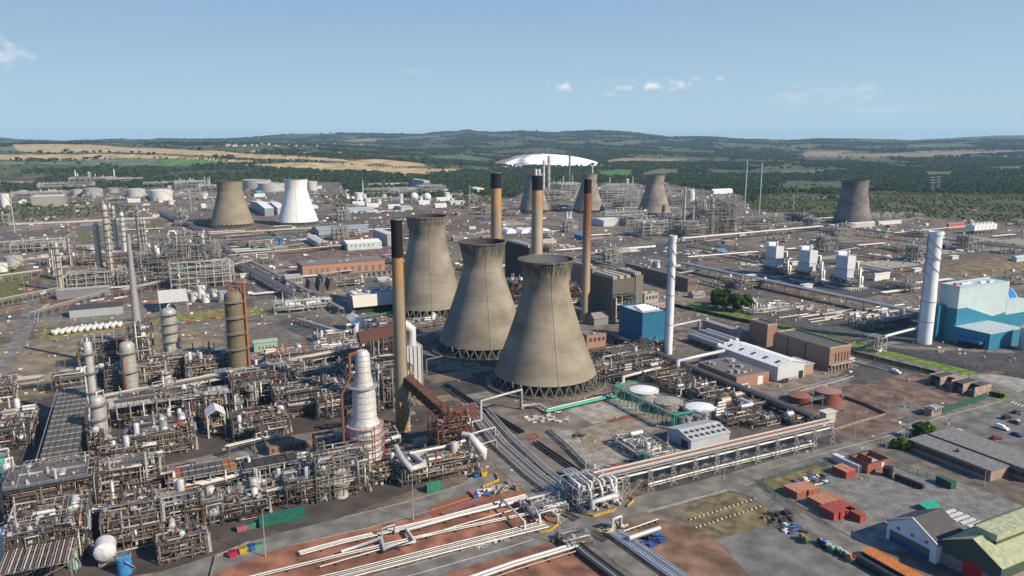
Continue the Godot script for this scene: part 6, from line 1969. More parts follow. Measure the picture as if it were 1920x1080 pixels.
func zone_mid():
	var q := plot(568, 519, 722, 555, 498)
	var t := block("long salmon-pink brick hall with framed windows", q[0], q[1], minf(absf(q[2]), 26.0), q[3], K(0.50, 0.27, 0.19), K(0.2, 0.18, 0.165), {"parapet": 0.0, "vents": 9, "front": [4, 0.06, 0.33, 1.0, q[3] * 0.62, 0.55, K(0.16, 0.15, 0.14)], "front2": [7, 0.38, 0.98, 1.0, q[3] * 0.62, 0.45, K(0.14, 0.13, 0.12)]})
	q = plot(612, 438, 668, 606, 430)
	block("low salmon brick building before the blue-grey hall", q[0], q[1], 14.0, maxf(q[3], 6.0), K(0.48, 0.25, 0.18), K(0.3, 0.27, 0.25), {"parapet": 0.0, "front": [9, 0.04, 0.96, 1.2, 4.0, 0.5, K(0.12, 0.11, 0.1)]})
	q = plot(536, 534, 568, 530, 520)
	block("small cream block with a window band by the slanting racks", q[0], q[1], 12.0, q[3], K(0.5, 0.47, 0.43), K(0.45, 0.43, 0.41), {"parapet": 0.4, "front": [5, 0.05, 0.95, 2.0, 5.0, 0.8, K(0.1, 0.1, 0.1)]})
	# open-topped fan housing
	var p := ground(578, 548)
	t = thing("fan_housing", "dark angular fan housings beside the salmon hall", "housing", p)
	for k in 3:
		var s := Shape.new()
		s.col = K(0.17, 0.155, 0.13)
		s.hexa([W(k * 8.0, 0, 0), W(k * 8.0 + 7, 0, 0), W(k * 8.0 + 7, 0, -16), W(k * 8.0, 0, -16), W(k * 8.0 + 2, 9, 1), W(k * 8.0 + 5, 6, 1), W(k * 8.0 + 5, 6, -15), W(k * 8.0 + 2, 9, -15)])
		put("hood", s, "rust", t)
	rng.seed = 400
	var s0 := Shape.new()
	s0.col = K(0.3, 0.28, 0.25)
	s0.hexa([W(0, 0, 0), W(5, 0, 0), W(5, 0, -6), W(0, 0, -6), W(0.5, 4, 0), W(2.0, 4, 0), W(2, 4, -6), W(0.5, 4, -6)])
	var f0 := one("cooling_bay", "grey hooded cooling bay, first in the row below the salmon hall", "cooler", s0, "concrete", ground(606, 532), "row of hooded cooling bays")
	for k in range(1, 14): again(f0, nth(k) + " grey hooded cooling bay along the row below the salmon hall", ground(606 + k * 9.7, 532 - k * 1.2), GRID, "row of hooded cooling bays")
	q = plot(660, 589, 742, 651, 557)
	t = block("grey cooler house with round fans on its roof beside the rear tower", q[0], q[1], minf(absf(q[2]), 26.0), q[3], K(0.16, 0.175, 0.185), K(0.5, 0.5, 0.48), {"parapet": 0.6, "wall_mat": "cladding", "front": [1, 0.05, 0.98, 0.0, 4.5, 0.95, K(0.03, 0.03, 0.03)]})
	var lean := Shape.new()
	lean.col = K(0.46, 0.455, 0.43)
	lean.hexa([W(q[1] * 0.02, 5, 3), W(q[1], 5, 3), W(q[1], 5.4, 0.1), W(q[1] * 0.02, 5.4, 0.1), W(q[1] * 0.02, 5.3, 3), W(q[1], 5.3, 3), W(q[1], q[3] + 0.7, 0.1), W(q[1] * 0.02, q[3] + 0.7, 0.1)])
	put("sloped_louvre", lean, "cladding", t)
	for k in 6:
		var s := Shape.new()
		s.col = K(0.66, 0.66, 0.64)
		s.lathe(W(4 + k * 5.6, q[3] + 0.6, -9 - (k % 2) * 7), [X(2.6, 0), X(2.4, 1.6), X(2.1, 1.6), X(2.1, 0.6), X(0, 0.6)], 16)
		put("fan_ring", s, "metal", t)
	track("green pipe along the cooler house", [ground(655, 594), ground(664, 602), ground(745, 586)], [[0.0, 0.4, K(0.06, 0.32, 0.25)]], {"y": 0.8})
	# silver drums
	p = ground(515, 590)
	t = module("silver lying drums in a white pipe frame before the salmon hall", p, 40, 10, 8, 91, {"pipes": [K(0.62, 0.61, 0.59), K(0.7, 0.69, 0.67)], "steel": K(0.5, 0.49, 0.47), "vessels": 2, "bay": 9.0})
	for k in 2:
		var s := Shape.new()
		s.col = K(0.68, 0.68, 0.66)
		s.drum(W(8 + k * 14, 6, -3), W(18 + k * 14, 6, -3), 2.6, 14)
		put("large_drum", s, "metal", t)
	# hut, wagons and oddments on the near apron
	q = plot(477, 661, 521, 470, 640)
	shed("pale green hut with small dark windows behind the brown twin column", q[0], q[1], 6.0, q[3] * 0.8, 1.0, K(0.26, 0.37, 0.28), K(0.3, 0.4, 0.32), {"ridge": "x", "front": [5, 0.15, 0.9, 1.4, 3.0, 0.3, K(0.04, 0.05, 0.05)]})
	for k in 2: container(["long dull red wagon beside the pale green hut", "short dull red wagon at the end of the long one"][k], ground(504 + k * 54, 662 - k * 8), [12.0, 5.0][k], K(0.36, 0.13, 0.105), GRID, "red wagons")
	heap("timber_stack", "stack of orange-brown timbers on the apron", "timber", ground(550, 603), 16, 3, 1.0, 18, [K(0.42, 0.25, 0.10)], 41, -0.4)
	car("small red truck on the yellow grass", ground(393, 598), 0.4, K(0.4, 0.03, 0.03))
	car("orange digger cab by the tan yard", ground(350, 604), 0.4, K(0.5, 0.15, 0.02))
	q = plot(668, 632, 690, 650, 610)
	shed("small white gabled house left of the near chimney", q[0], q[1], absf(q[2]), q[3], 2.5, K(0.66, 0.66, 0.66), K(0.7, 0.7, 0.69), {"ridge": "z"})
	rack("dark rack across the shade left of the rear tower", ground(560, 606), ground(735, 660), 4, 3.0, 4, 93, {"steel": K(0.15, 0.14, 0.13)})
	rack("pale pipe rack behind the near chimney, towards the middle tower", ground(690, 668), ground(830, 634), 4, 5.0, 5, 94, {"steel": K(0.25, 0.23, 0.22)})
	goal("dark pipe bridge in the shade before the middle tower", ground(800, 705), ground(870, 690), 9.0, 0.4, K(0.2, 0.18, 0.16), 8.0)
	module("low rusty pipework in front of the rear tower", ground(660, 640), 30, 20, 5, 95, {"pipes": [K(0.3, 0.12, 0.08), K(0.5, 0.48, 0.45)], "steel": K(0.2, 0.13, 0.1)})
	module("low pipework between the rear and middle towers", ground(770, 622), 24, 14, 5, 96, {"fine": 0.8})
	module("pipework on the far side of the pale rack", ground(600, 650), 34, 18, 4, 97, {"fine": 0.8})
	for k in [[470, 690, 60, 10, 5.0], [590, 672, 40, 14, 6.0]]: module(["pale pipe tangle along the back of the process area", "pipe tangle left of the small white house"][0 if k[0] == 470 else 1], ground(k[0], k[1]), k[2], k[3], k[4], int(k[0]) + 1, {"npipe": 26, "decks": 0.2})

func zone_right():
	var q: Array
	var brick := K(0.36, 0.225, 0.165)
	var pink := K(0.48, 0.325, 0.25)
	var blue := K(0.025, 0.185, 0.29)
	var ice := K(0.42, 0.515, 0.54)
	var wing := ground(1853, 657)
	var back := along(wing, V, 1788)
	var p := wing + V * back
	var w := along(p, U, 1881)
	var d := along(p, V, 1752)
	var h := rise(p, 541.0)
	var t := thing("power_plant_building", "tall boxy plant building, pale upper walls over a stepped blue base", "building", p)
	var low := h * 0.62
	var s := Shape.new()
	s.col = blue
	s.box(W(0, 0, -d), W(w, low, 0))
	put("lower_wall", s, "cladding", t)
	s = Shape.new()
	s.col = ice
	s.box(W(0, low, -d), W(w, h, 0))
	put("upper_wall", s, "cladding", t)
	s = Shape.new()   # the pale field runs down into the blue in a slanting step
	s.col = ice
	var z := 0.04
	s.face(W(w * 0.18, low, z), W(w * 0.72, low * 0.60, z), W(w * 0.99, low, z))
	s.face(W(w * 0.72, low * 0.60, z), W(w * 0.99, low * 0.66, z), W(w * 0.99, low, z))
	put("slanted_panel", s, "cladding", t)
	s = Shape.new()
	s.col = ice * 1.05
	s.box(W(-0.1, h, -d - 0.1), W(w + 0.1, h + 0.4, 0.1))
	put("roof", s, "roof", t)
	s = Shape.new()
	s.col = ice * 0.9
	s.bar(W(0.3, h + 0.8, 0), W(0.3, h + 0.8, -d), 0.5, 0.9); s.bar(W(w - 0.3, h + 0.8, 0), W(w - 0.3, h + 0.8, -d), 0.5, 0.9); s.bar(W(0, h + 0.8, -d + 0.3), W(w, h + 0.8, -d + 0.3), 0.5, 0.9)
	put("parapet", s, "cladding", t)
	for k in 5:
		s = Shape.new()
		s.col = [K(0.6, 0.1, 0.1), K(0.7, 0.7, 0.7), K(0.6, 0.1, 0.1), K(0.75, 0.75, 0.75), K(0.7, 0.72, 0.74)][k]
		s.at(W(w * [0.12, 0.3, 0.34, 0.55, 0.7][k], h + 0.4, -d * [0.55, 0.5, 0.6, 0.3, 0.25][k]), W([2, 9, 2, 5, 4][k], 1.2, 1.6))
		put("roof_plant", s, "paint", t)
	for k in 7:   # a short line of pale lettering too small to read
		s = Shape.new()
		s.col = K(0.75, 0.8, 0.82)
		s.box(W(w * (0.20 + k * 0.075 + (0.02 if k > 1 else 0.0) + (0.02 if k > 3 else 0.0)), low * 0.36, 0.03), W(w * (0.20 + k * 0.075 + (0.02 if k > 1 else 0.0) + (0.02 if k > 3 else 0.0)) + 1.1, low * 0.36 + 1.3, 0.07))
		put("sign_letter", s, "paint", t)
	t = block("lower blue wing with a pale roof in front of the tall plant building", wing, along(wing, U, 1914), back - 0.1, rise(wing, 627), blue, ice, {"wall_mat": "cladding", "parapet": 0.0})
	s = Shape.new()
	s.col = K(0.02, 0.13, 0.3)
	s.box(W(-5, rise(wing, 627) * 0.35, -back * 0.9), W(-0.1, rise(wing, 627) * 0.5, -back * 0.12))
	put("canopy", s, "cladding", t)
	s = Shape.new()
	s.col = K(0.015, 0.03, 0.05)
	s.box(W(-0.2, 0, -back * 0.85), W(-0.02, rise(wing, 627) * 0.35, -back * 0.15))
	put("loading_bay", s, "cladding", t)
	s = Shape.new()
	s.col = blue * 0.8
	s.box(W(-7, 0, -d * 0.5), W(-0.05, h * 0.66, -1.5))
	var side := one("stair_tower", "narrow dark blue tower between the plant building and the thick white stack", "building", s, "cladding", p + V * (d * 0.45))
	s = Shape.new()
	s.col = ice
	s.box(W(0, 0, -34), W(30, h * 0.55, 0))
	s.col = blue
	s.box(W(-0.05, 0, -34.05), W(30.05, h * 0.28, 0.05))
	t = thing("boiler_hall", "pale hall with a glazed blue barrel roof behind the tall plant building", "building", p + U * (w + 1.0) + V * 6.0)
	put("wall", s, "cladding", t)
	s = Shape.new()
	s.col = K(0.03, 0.16, 0.45)
	for k in 8:
		var a := PI * k / 8.0
		var b := PI * (k + 1) / 8.0
		s.quad(W(2, h * 0.55 + sin(a) * 7.0, -18 + cos(a) * 13), W(28, h * 0.55 + sin(a) * 7.0, -18 + cos(a) * 13), W(28, h * 0.55 + sin(b) * 7.0, -18 + cos(b) * 13), W(2, h * 0.55 + sin(b) * 7.0, -18 + cos(b) * 13))
	put("barrel_roof", s, "glossy", t)
	for k in 4:
		s = Shape.new()
		s.col = K(0.7, 0.78, 0.85)
		for e in 8:
			var a := PI * e / 8.0
			var b := PI * (e + 1) / 8.0
			s.bar(W(2 + k * 8.6, h * 0.55 + sin(a) * 7.1, -18 + cos(a) * 13.1), W(2 + k * 8.6, h * 0.55 + sin(b) * 7.1, -18 + cos(b) * 13.1), 0.5)
		put("roof_rib", s, "cladding", t)
	p = ground(1926, 655)
	tank("pale grey tank at the corner of the blue wing", p, 4.6, 13.0, K(0.5, 0.52, 0.54))
	q = plot(1203, 652, 1251, 1160, 590)
	t = block("small dark blue box building beside the slender white stack", q[0], q[1], q[2], q[3], K(0.022, 0.125, 0.235), K(0.5, 0.51, 0.52), {"wall_mat": "cladding", "parapet": 0.9, "cap": K(0.03, 0.15, 0.27)})
	for k in 5:
		s = Shape.new()
		s.col = K(0.72, 0.73, 0.74)
		s.drum(W(2.5 + k * 1.1, q[3] + 0.9, -q[2] * (0.2 + 0.13 * k)), W(q[1] - 3.0, q[3] + 0.9, -q[2] * (0.25 + 0.13 * k)), 0.7, 8)
		put("roof_duct", s, "metal", t)
	s = Shape.new()
	s.col = K(0.03, 0.17, 0.3)
	s.box(W(q[1] * 0.2, 2.5, 0.05), W(q[1] * 0.95, 5.0, 4.5))
	put("lean_to", s, "cladding", t)
	q = plot(1457, 717, 1507, 1347, 689)
	t = shed("long white shed with dark rooflights", q[0], q[1], q[2], q[3], 2.3, K(0.5, 0.51, 0.53), K(0.74, 0.74, 0.73), {"ridge": "z", "lights": 5, "front": [1, 0.78, 0.97, 0.0, 4.0, 0.9, K(0.03, 0.03, 0.03)]})
	s = Shape.new()
	s.col = pink
	s.box(W(-0.06, 0, -0.02), W(q[1] * 0.75, 1.3, 0.07))
	put("brick_plinth", s, "brick", t)
	s = Shape.new()
	s.col = K(0.12, 0.12, 0.12)
	for k in 3: s.can(W(q[1] * 0.1 + k * 1.4, 0, 2.2), 0.6, 2.2, 8)
	put("bollard_tank", s, "metal", t)
	q = plot(1553, 697, 1592, 1451, 655)
	t = block("long brown brick works building, flat roofed, tall slit windows", q[0], q[1], q[2], q[3], brick, K(0.11, 0.105, 0.10), {"parapet": 1.0, "cap": K(0.42, 0.36, 0.30), "front": [5, 0.22, 0.95, 4.8, 9.6, 0.34, K(0.03, 0.03, 0.035)], "front2": [6, 0.03, 0.99, 0.2, 2.6, 0.7, K(0.02, 0.02, 0.02)], "side": [12, 0.03, 0.97, 5.2, 8.6, 0.22, K(0.24, 0.21, 0.19)]})
	s = Shape.new()
	s.col = K(0.45, 0.40, 0.35)
	s.box(W(-0.2, 3.4, 0.02), W(q[1] + 0.2, 3.8, 1.8))
	for k in 7: s.box(W(q[1] * k / 6.2, 0, 1.4), W(q[1] * k / 6.2 + 0.4, 3.4, 1.8))
	put("loading_porch", s, "concrete", t)
	s = Shape.new()
	s.col = K(0.06, 0.06, 0.06)
	s.bar(W(-0.15, 0, -q[2] * 0.42), W(-0.15, q[3], -q[2] * 0.42), 0.3); s.bar(W(-0.15, 0, -q[2] * 0.75), W(-0.15, q[3], -q[2] * 0.75), 0.3)
	put("downpipe", s, "metal", t)
	q = plot(1437, 650, 1455, 1403, 611)
	block("taller square brick block joined to the end of the works building", q[0], q[1], q[2], q[3], brick, K(0.12, 0.11, 0.1), {"parapet": 0.9, "cap": K(0.42, 0.36, 0.3)})
	q = plot(1470, 668, 1490, 1448, 635)
	block("narrow brick link with an open loading deck beside the works building", q[0], q[1], q[2], q[3], brick * 0.9, K(0.1, 0.1, 0.1), {"parapet": 0.5, "front": [2, 0.1, 0.9, 1.0, 5.0, 0.6, K(0.02, 0.02, 0.02)]})
	q = plot(1497, 705, 1524, 1462, 687)
	block("low grey-roofed annex against the brick works building", q[0], q[1], q[2], q[3], pink, K(0.42, 0.42, 0.41), {"parapet": 0.0})
	q = plot(1380, 729, 1441, 1308, 708)
	rng.seed = 12
	block("low pink-brick store with roof vents behind the pipe racks", q[0], q[1], q[2], q[3], K(0.42, 0.235, 0.175), K(0.155, 0.145, 0.135), {"parapet": 0.3, "vents": 12, "cap": K(0.3, 0.26, 0.23), "front": [1, 0.64, 0.82, 0.0, 4.4, 0.9, K(0.62, 0.62, 0.6)], "front2": [1, 0.88, 0.97, 0.0, 3.4, 0.9, K(0.45, 0.1, 0.08)]})
	q = plot(1388, 641, 1403, 1317, 624)
	block("long low grey flat-roofed store behind the white shed", q[0], q[1], q[2], q[3], K(0.34, 0.34, 0.34), K(0.30, 0.28, 0.25), {"parapet": 0.4, "wall_mat": "concrete"})
	for k in 2:   # two long lying drums with crossing gantries
		var pp := ground(1348 + k * 22, 660 - k * 8)
		t = thing("bullet_tank", ["long grey lying pressure drum, the nearer of two beside the white shed", "long grey lying pressure drum, the farther of two beside the white shed"][k], "tank", pp)
		for e in 2:
			s = Shape.new()
			s.col = K(0.42, 0.41, 0.38)
			s.drum(W(e * 4.6, 3.4, -26), W(e * 4.6, 3.4, 0), 2.0, 14)
			put("drum", s, "metal", t)
		s = Shape.new()
		s.col = K(0.3, 0.3, 0.3)
		for e in 5: s.box(W(-2, 0, -24 + e * 5.2), W(6.6, 1.6, -23.4 + e * 5.2))
		put("saddle", s, "concrete", t)
	for k in [[1207, 747, 27, 731, K(0.42, 0.40, 0.37), K(0.80, 0.81, 0.82), "grey tank with a clean white roof at the end of the green gantry", "paint"], [1252, 770, 27.5, 752, K(0.38, 0.36, 0.33), K(0.40, 0.37, 0.33), "dirty grey tank with a stained roof, the middle of three", "concrete"], [1314, 784, 29, 764, K(0.56, 0.55, 0.53), K(0.82, 0.83, 0.84), "wide pale tank with a white roof behind the grey-blue shed", "paint"],
			[1501, 752, 23, 741, K(0.33, 0.095, 0.065), K(0.36, 0.15, 0.11), "red-brown tank, the lower of the pair by the gravel yard", "rust"], [1551, 754, 23, 733, K(0.36, 0.115, 0.075), K(0.44, 0.25, 0.20), "taller red-brown tank of the pair by the gravel yard", "rust"]]:
		p = ground(k[0], k[1])
		tank(k[6], p, sz(p, k[2]), rise(p, k[3]), k[4], {"roof": k[5], "mat": k[7], "rise": sz(p, 4.0)})
	for k in [[1276, 800, 11, 781, K(0.16, 0.17, 0.18), "small dark tank between the green gantry and the grey-blue shed"], [1306, 800, 9, 779, K(0.2, 0.19, 0.18), "small dark tank touching the wide pale tank"], [1322, 800, 6, 776, K(0.55, 0.44, 0.36), "slim buff tank against the wide pale tank"], [1290, 801, 7, 783, K(0.5, 0.5, 0.48), "narrow pale tank with a ladder cage by the grey-blue shed"]]:
		p = ground(k[0], k[1])
		tank(k[5], p, sz(p, k[2]), rise(p, k[3]), k[4], {"rise": 0.3})
	s = Shape.new()
	s.col = K(0.5, 0.5, 0.5)
	rails(s, [W(-2, 4, 0), W(14, 4, 0)], 1.1)
	s.col = K(0.1, 0.32, 0.36)
	s.bar(W(-2, 3.9, 0), W(14, 3.9, 0), 0.9, 0.2)
	for e in 3: s.bar(W(-1 + e * 7, 0, 0), W(-1 + e * 7, 3.9, 0), 0.3)
	one("tank_walkway", "small teal walkway joining the two red-brown tanks", "walkway", s, "metal", ground(1524, 765))
	q = plot(1295, 847, 1367, 1250, 827)
	t = shed("grey-blue metal shed with rows of dark rooflights behind the white rack", q[0], q[1], q[2], q[3], 1.9, K(0.40, 0.42, 0.46), K(0.42, 0.44, 0.46), {"ridge": "x", "lights": 7, "side": [1, 0.10, 0.42, 0.0, 3.4, 0.9, K(0.05, 0.05, 0.07)], "side2": [1, 0.45, 0.60, 0.0, 4.2, 0.9, K(0.3, 0.33, 0.38)]})
	var walls := K(0.47, 0.36, 0.29)
	q = plot(1826, 746, 1857, 1741, 727)
	t = thing("transformer_pens", "row of open pale concrete pens with dark shaded recesses by the approach road", "building", q[0])
	s = Shape.new()
	s.col = walls
	s.box(W(q[1] - 0.5, 0, -q[2]), W(q[1], q[3], 0))
	put("back_wall", s, "concrete", t)
	for k in 5:
		s = Shape.new()
		s.col = walls
		var zz: float = -q[2] * k / 4.0
		s.box(W(0, 0, zz - 0.4), W(q[1] - 0.5, q[3] * (1.0 if k != 2 else 1.08), zz + (0.0 if k == 0 else 0.1)))
		put("pen_wall", s, "concrete", t)
	for k in 4:
		s = Shape.new()
		s.col = K(0.10, 0.095, 0.09) if k != 2 else walls * 0.9  # dark slabs paint in the shaded recesses of the roofless pens
		s.box(W(q[1] * 0.45 if k % 2 == 0 else 0.8, q[3] * 0.9, -q[2] * (k + 0.93) / 4.0), W(q[1] - 0.5, q[3] * 0.97, -q[2] * (k + 0.07) / 4.0))
		put("recess_slab", s, "concrete", t)
		s = Shape.new()
		s.col = K(0.2, 0.22, 0.23)
		s.at(W(q[1] * 0.3, 0, -q[2] * (k + 0.5) / 4.0), W(3, 2.6, 2.4))
		s.bar(W(q[1] * 0.1, 0, -q[2] * (k + 0.2) / 4.0), W(q[1] * 0.1, 3.0, -q[2] * (k + 0.8) / 4.0), 0.15)
		put("transformer", s, "metal", t)
	q = plot(1746, 781, 1765, 1732, 768)
	block("small pink brick hut at the end of the green fence", q[0], q[1], q[2], q[3], K(0.45, 0.31, 0.25), K(0.3, 0.28, 0.26), {"parapet": 0.0, "front": [3, 0.2, 0.9, 1.2, 2.8, 0.5, K(0.05, 0.05, 0.06)], "vents": 3})
	wall_line("dark green boarded fence beside the small pink hut", [ground(1766, 776), ground(1849, 748)], 3.2, K(0.03, 0.12, 0.085), 0.2)
	fence("green mesh fence along the upper side of the mown verge", [ground(1400, 598), ground(1560, 633), ground(1640, 650), ground(1830, 694), ground(1930, 712)], 2.4, K(0.10, 0.16, 0.13))
	fence("grey mesh fence between the hedge and the gravel yard", [ground(1596, 668), ground(1690, 692), ground(1748, 708)], 2.4, K(0.22, 0.24, 0.22))
	fence("low mesh fence on the kerb below the gravel yard", [ground(1660, 842), ground(1700, 822), ground(1745, 800)], 2.2, K(0.3, 0.31, 0.3))
	fence("green mesh fence round the weedy corner of the container yard", [ground(1560, 882), ground(1545, 868), ground(1430, 904), ground(1452, 932), ground(1500, 965)], 2.2, K(0.16, 0.26, 0.22))
	fence("green mesh fence between the container yard and the long low office", [ground(1665, 868), ground(1720, 890), ground(1790, 912)], 2.2, K(0.13, 0.24, 0.18))
	s = Shape.new()
	s.col = K(0.62, 0.38, 0.03)
	for k in 9: s.bar(W(k * 1.1, 0, 0), W(k * 1.1, 2.6, 0), 0.16)
	for y in [0.3, 1.4, 2.5]: s.bar(W(0, y, 0), W(8.8, y, 0), 0.16)
	one("yellow_gate", "open yellow barred gate where the works road meets the yard", "gate", s, "paint", ground(1628, 829), "", -0.5)
	wall_line("low dark brick wall across the gravel yard", [ground(1583, 747), ground(1625, 762), ground(1660, 778)], 1.4, K(0.2, 0.12, 0.09))
	wall_line("low concrete kerb wall at the near side of the tank yard", [ground(1560, 808), ground(1660, 778)], 0.9, K(0.36, 0.28, 0.22))
	for k in [[[1560, 690], [1592, 678], [1664, 697], 0.8, "pale kerb wall round the brick building's forecourt"], [[1484, 738], [1560, 718], [1600, 706], 0.4, "long pale kerb along the road below the brick building"], [[1525, 792], [1575, 803], [1612, 791], 0.7, "white pipe-top kerb at the corner of the tank yard"]]:
		wall_line(k[4], [ground(k[0][0], k[0][1]), ground(k[1][0], k[1][1]), ground(k[2][0], k[2][1])], k[3], K(0.55, 0.52, 0.47))
	q = plot(1548, 795, 1566, 1536, 776)
	block("small cream kiosk at the end of the white pipe rack", q[0], q[1], q[2], q[3], K(0.55, 0.52, 0.45), K(0.6, 0.58, 0.52), {"wall_mat": "paint", "parapet": 0.0})
	q = plot(1856, 903, 1890, 1703, 884)
	t = block("long low brick office with a grey roof and a band of windows", q[0], q[1], q[2], q[3], K(0.43, 0.30, 0.235), K(0.20, 0.195, 0.185), {"parapet": 0.0, "side": [26, 0.03, 0.95, 1.3, 3.1, 0.82, K(0.05, 0.055, 0.06)], "front": [1, 0.3, 0.5, 0.0, 2.7, 0.7, K(0.25, 0.22, 0.2)]})
	for k in 4:
		s = Shape.new()
		s.col = K(0.12, 0.12, 0.12)
		s.can(W(q[1] * 0.45 + k * 0.3, q[3] + 0.3, -q[2] * (0.48 + 0.01 * k)), 0.4, 0.9, 8)
		put("roof_vent", s, "metal", t)
	q = plot(1935, 908, 1978, 1742, 886)
	block("second long grey-roofed office parallel behind the first", q[0], q[1], q[2], q[3], K(0.36, 0.25, 0.2), K(0.205, 0.20, 0.19), {"parapet": 0.0, "side": [24, 0.03, 0.97, 1.3, 3.0, 0.8, K(0.04, 0.045, 0.05)]})
	q = plot(1626, 889, 1665, 1590, 871)
	t = thing("roofless_hut", "roofless red brick hut beside the white container", "building", q[0])
	for e in [[0.0, 0.0, 1.0, 0.03], [0.0, 0.97, 1.0, 1.0], [0.0, 0.03, 0.03, 0.97], [0.97, 0.03, 1.0, 0.97], [0.45, 0.3, 0.48, 0.97]]:
		s = Shape.new()
		s.col = K(0.35, 0.13, 0.085)
		s.box(W(q[1] * e[0], 0, -q[2] * e[3]), W(q[1] * e[2], q[3], -q[2] * e[1]))
		s.col = K(0.06, 0.055, 0.05)
		s.box(W(q[1] * e[0], q[3], -q[2] * e[3]), W(q[1] * e[2], q[3] + 0.3, -q[2] * e[1]))
		put("wall", s, "brick", t)
	s = Shape.new()
	s.col = K(0.55, 0.47, 0.35)
	s.box(W(q[1] * 0.5, q[3] * 0.5, -q[2] * 0.9), W(q[1] * 0.95, q[3] * 0.6, -q[2] * 0.3))
	put("ceiling_panel", s, "paint", t)
	s = Shape.new()
	s.col = K(0.5, 0.5, 0.52)
	s.box(W(q[1] * 0.65, 1.2, 0.0), W(q[1] * 0.78, 3.0, 0.08))
	put("window", s, "glass", t)
	var ct := GRID - PI / 2
	var rust := K(0.46, 0.15, 0.085)
	var rr := K(0.55, 0.27, 0.17)
	var crim := K(0.50, 0.08, 0.075)
	container("white shipping container beside the roofless brick hut", ground(1558, 863), 12.2, K(0.62, 0.63, 0.64), ct)
	for k in 2: container(["red container with a rust-brown roof, left of two against the white one", "red container touching the side of the white container"][k], ground(1560 + k * 9, 886 - k * 3), 6.1, crim, ct, "red shipping containers", rr)
	var base := ground(1469, 924)
	for k in 4: container(["rust-red container at the fence end of the back row of four", "second rust-red container of the back row", "third rust-red container of the back row", "rust-red container at the yard end of the back row"][k], base + U * (k * 2.5) - V * rnd(-0.3, 0.3), 6.1, near_to(rust, 0.1), ct, "red shipping containers", near_to(rr, 0.1))
	base = ground(1512, 944)
	for k in 4: container(["dark red container nearest the lane in the middle row", "second red container of the middle row, rust-brown roof", "third red container of the middle row", "red container at the yard end of the middle row"][k], base + U * (k * 2.5) - V * (k * 0.2), 6.1, near_to(rust, 0.12), ct, "red shipping containers", near_to(K(0.52, 0.24, 0.15), 0.1))
	base = ground(1532, 960)
	for k in 4: container(["bright red container at the lane side of the front row", "second bright red container of the front row", "third bright red container of the front row", "bright red container at the end of the front row"][k], base + U * (k * 2.5) - V * (0.5 + 0.4 * k), 6.1, near_to(crim, 0.1), ct, "red shipping containers", near_to(K(0.40, 0.09, 0.07), 0.1))
	container("rust-topped red container with open doors in front of the others", ground(1575, 962) - V * 1.5, 6.1, crim, ct, "red shipping containers", K(0.36, 0.12, 0.05))
	heap("scrap_heap", "heap of white and blue scrap beside the rust-red containers", "scrap", ground(1515, 918), 14, 7, 1.5, 34, [K(0.6, 0.6, 0.6), K(0.04, 0.12, 0.3), K(0.1, 0.1, 0.1), K(0.5, 0.48, 0.44)], 4)
	heap("scrap_heap", "dark heap of steel frames on the weedy plot", "scrap", ground(1455, 985), 8, 6, 1.6, 26, [K(0.04, 0.035, 0.03), K(0.10, 0.07, 0.05)], 5)
	heap("scrap_heap", "white and blue bags and drums next to the dark steel frames", "scrap", ground(1476, 1002), 7, 4, 1.6, 22, [K(0.6, 0.6, 0.62), K(0.05, 0.1, 0.28), K(0.08, 0.08, 0.08)], 6)
	var skip := ct - 0.25
	for k in 5:
		t = thing("skip", ["small green skip lying open beside the bags", "skip heaped with blue and white rubbish", "bright green skip full of timber", "dark skip with a pale green lid", "olive skip full of rusty scrap"][k], "skip", [ground(1497, 1010), ground(1530, 1018), ground(1545, 1026), ground(1562, 1034), ground(1580, 1044)][k], "skips along the lane", skip)
		var c: Color = [K(0.03, 0.2, 0.09), K(0.03, 0.035, 0.06), K(0.02, 0.27, 0.13), K(0.05, 0.07, 0.05), K(0.2, 0.27, 0.18)][k]
		s = Shape.new()
		s.col = c
		s.hexa([W(0.6, 0, 0), W(3.4, 0, 0), W(3.4, 0, -1.8), W(0.6, 0, -1.8), W(0, 1.5, 0.1), W(4, 1.5, 0.1), W(4, 1.5, -1.9), W(0, 1.5, -1.9)])
		put("body", s, "paint", t)
		rng.seed = 40 + k
		for e in 9:
			s = Shape.new()
			s.col = near_to(pick([[K(0.3, 0.2, 0.1)], [K(0.05, 0.12, 0.35), K(0.6, 0.6, 0.6)], [K(0.5, 0.35, 0.2), K(0.6, 0.55, 0.45)], [K(0.4, 0.48, 0.42)], [K(0.4, 0.15, 0.06), K(0.5, 0.5, 0.45)]][k]))
			s.at(W(rnd(0.4, 3.6), 1.3, -rnd(0.2, 1.6)), W(rnd(0.5, 1.5), rnd(0.3, 0.9), rnd(0.4, 1.0)))
			put("rubbish", s, "paint", t)
	t = thing("ribbed_canopy", "long orange ribbed steel cover beside the lane", "canopy", ground(1612, 1046), "", ct)
	for k in 26:
		s = Shape.new()
		s.col = near_to(K(0.62, 0.22, 0.07), 0.12)
		s.box(W(k * 1.0, 2.2, -4.5), W(k * 1.0 + 0.62, 2.5, 0)); s.box(W(k * 1.0 + 0.62, 2.2, -4.5), W(k * 1.0 + 1.0, 2.34, 0))
		put("panel", s, "rust", t)
	s = Shape.new()
	s.col = K(0.05, 0.05, 0.05)
	s.box(W(0.2, 0, -4.3), W(25.5, 2.2, -0.2))
	put("side_wall", s, "paint", t)
	s = Shape.new()
	s.col = K(0.04, 0.045, 0.05)
	s.tube([W(0, 1.3, 2.6), W(25, 1.3, 2.6)], 1.2, 12)
	one("black_pipe", "long thick black pipe lying beside the orange ribbed cover", "pipe", s, "paint", ground(1612, 1046), "", ct)
	t = thing("vessel_on_side", "black vessel and gantry lying in the container yard", "vessel", ground(1664, 892), "", ct + 0.1)
	s = Shape.new()
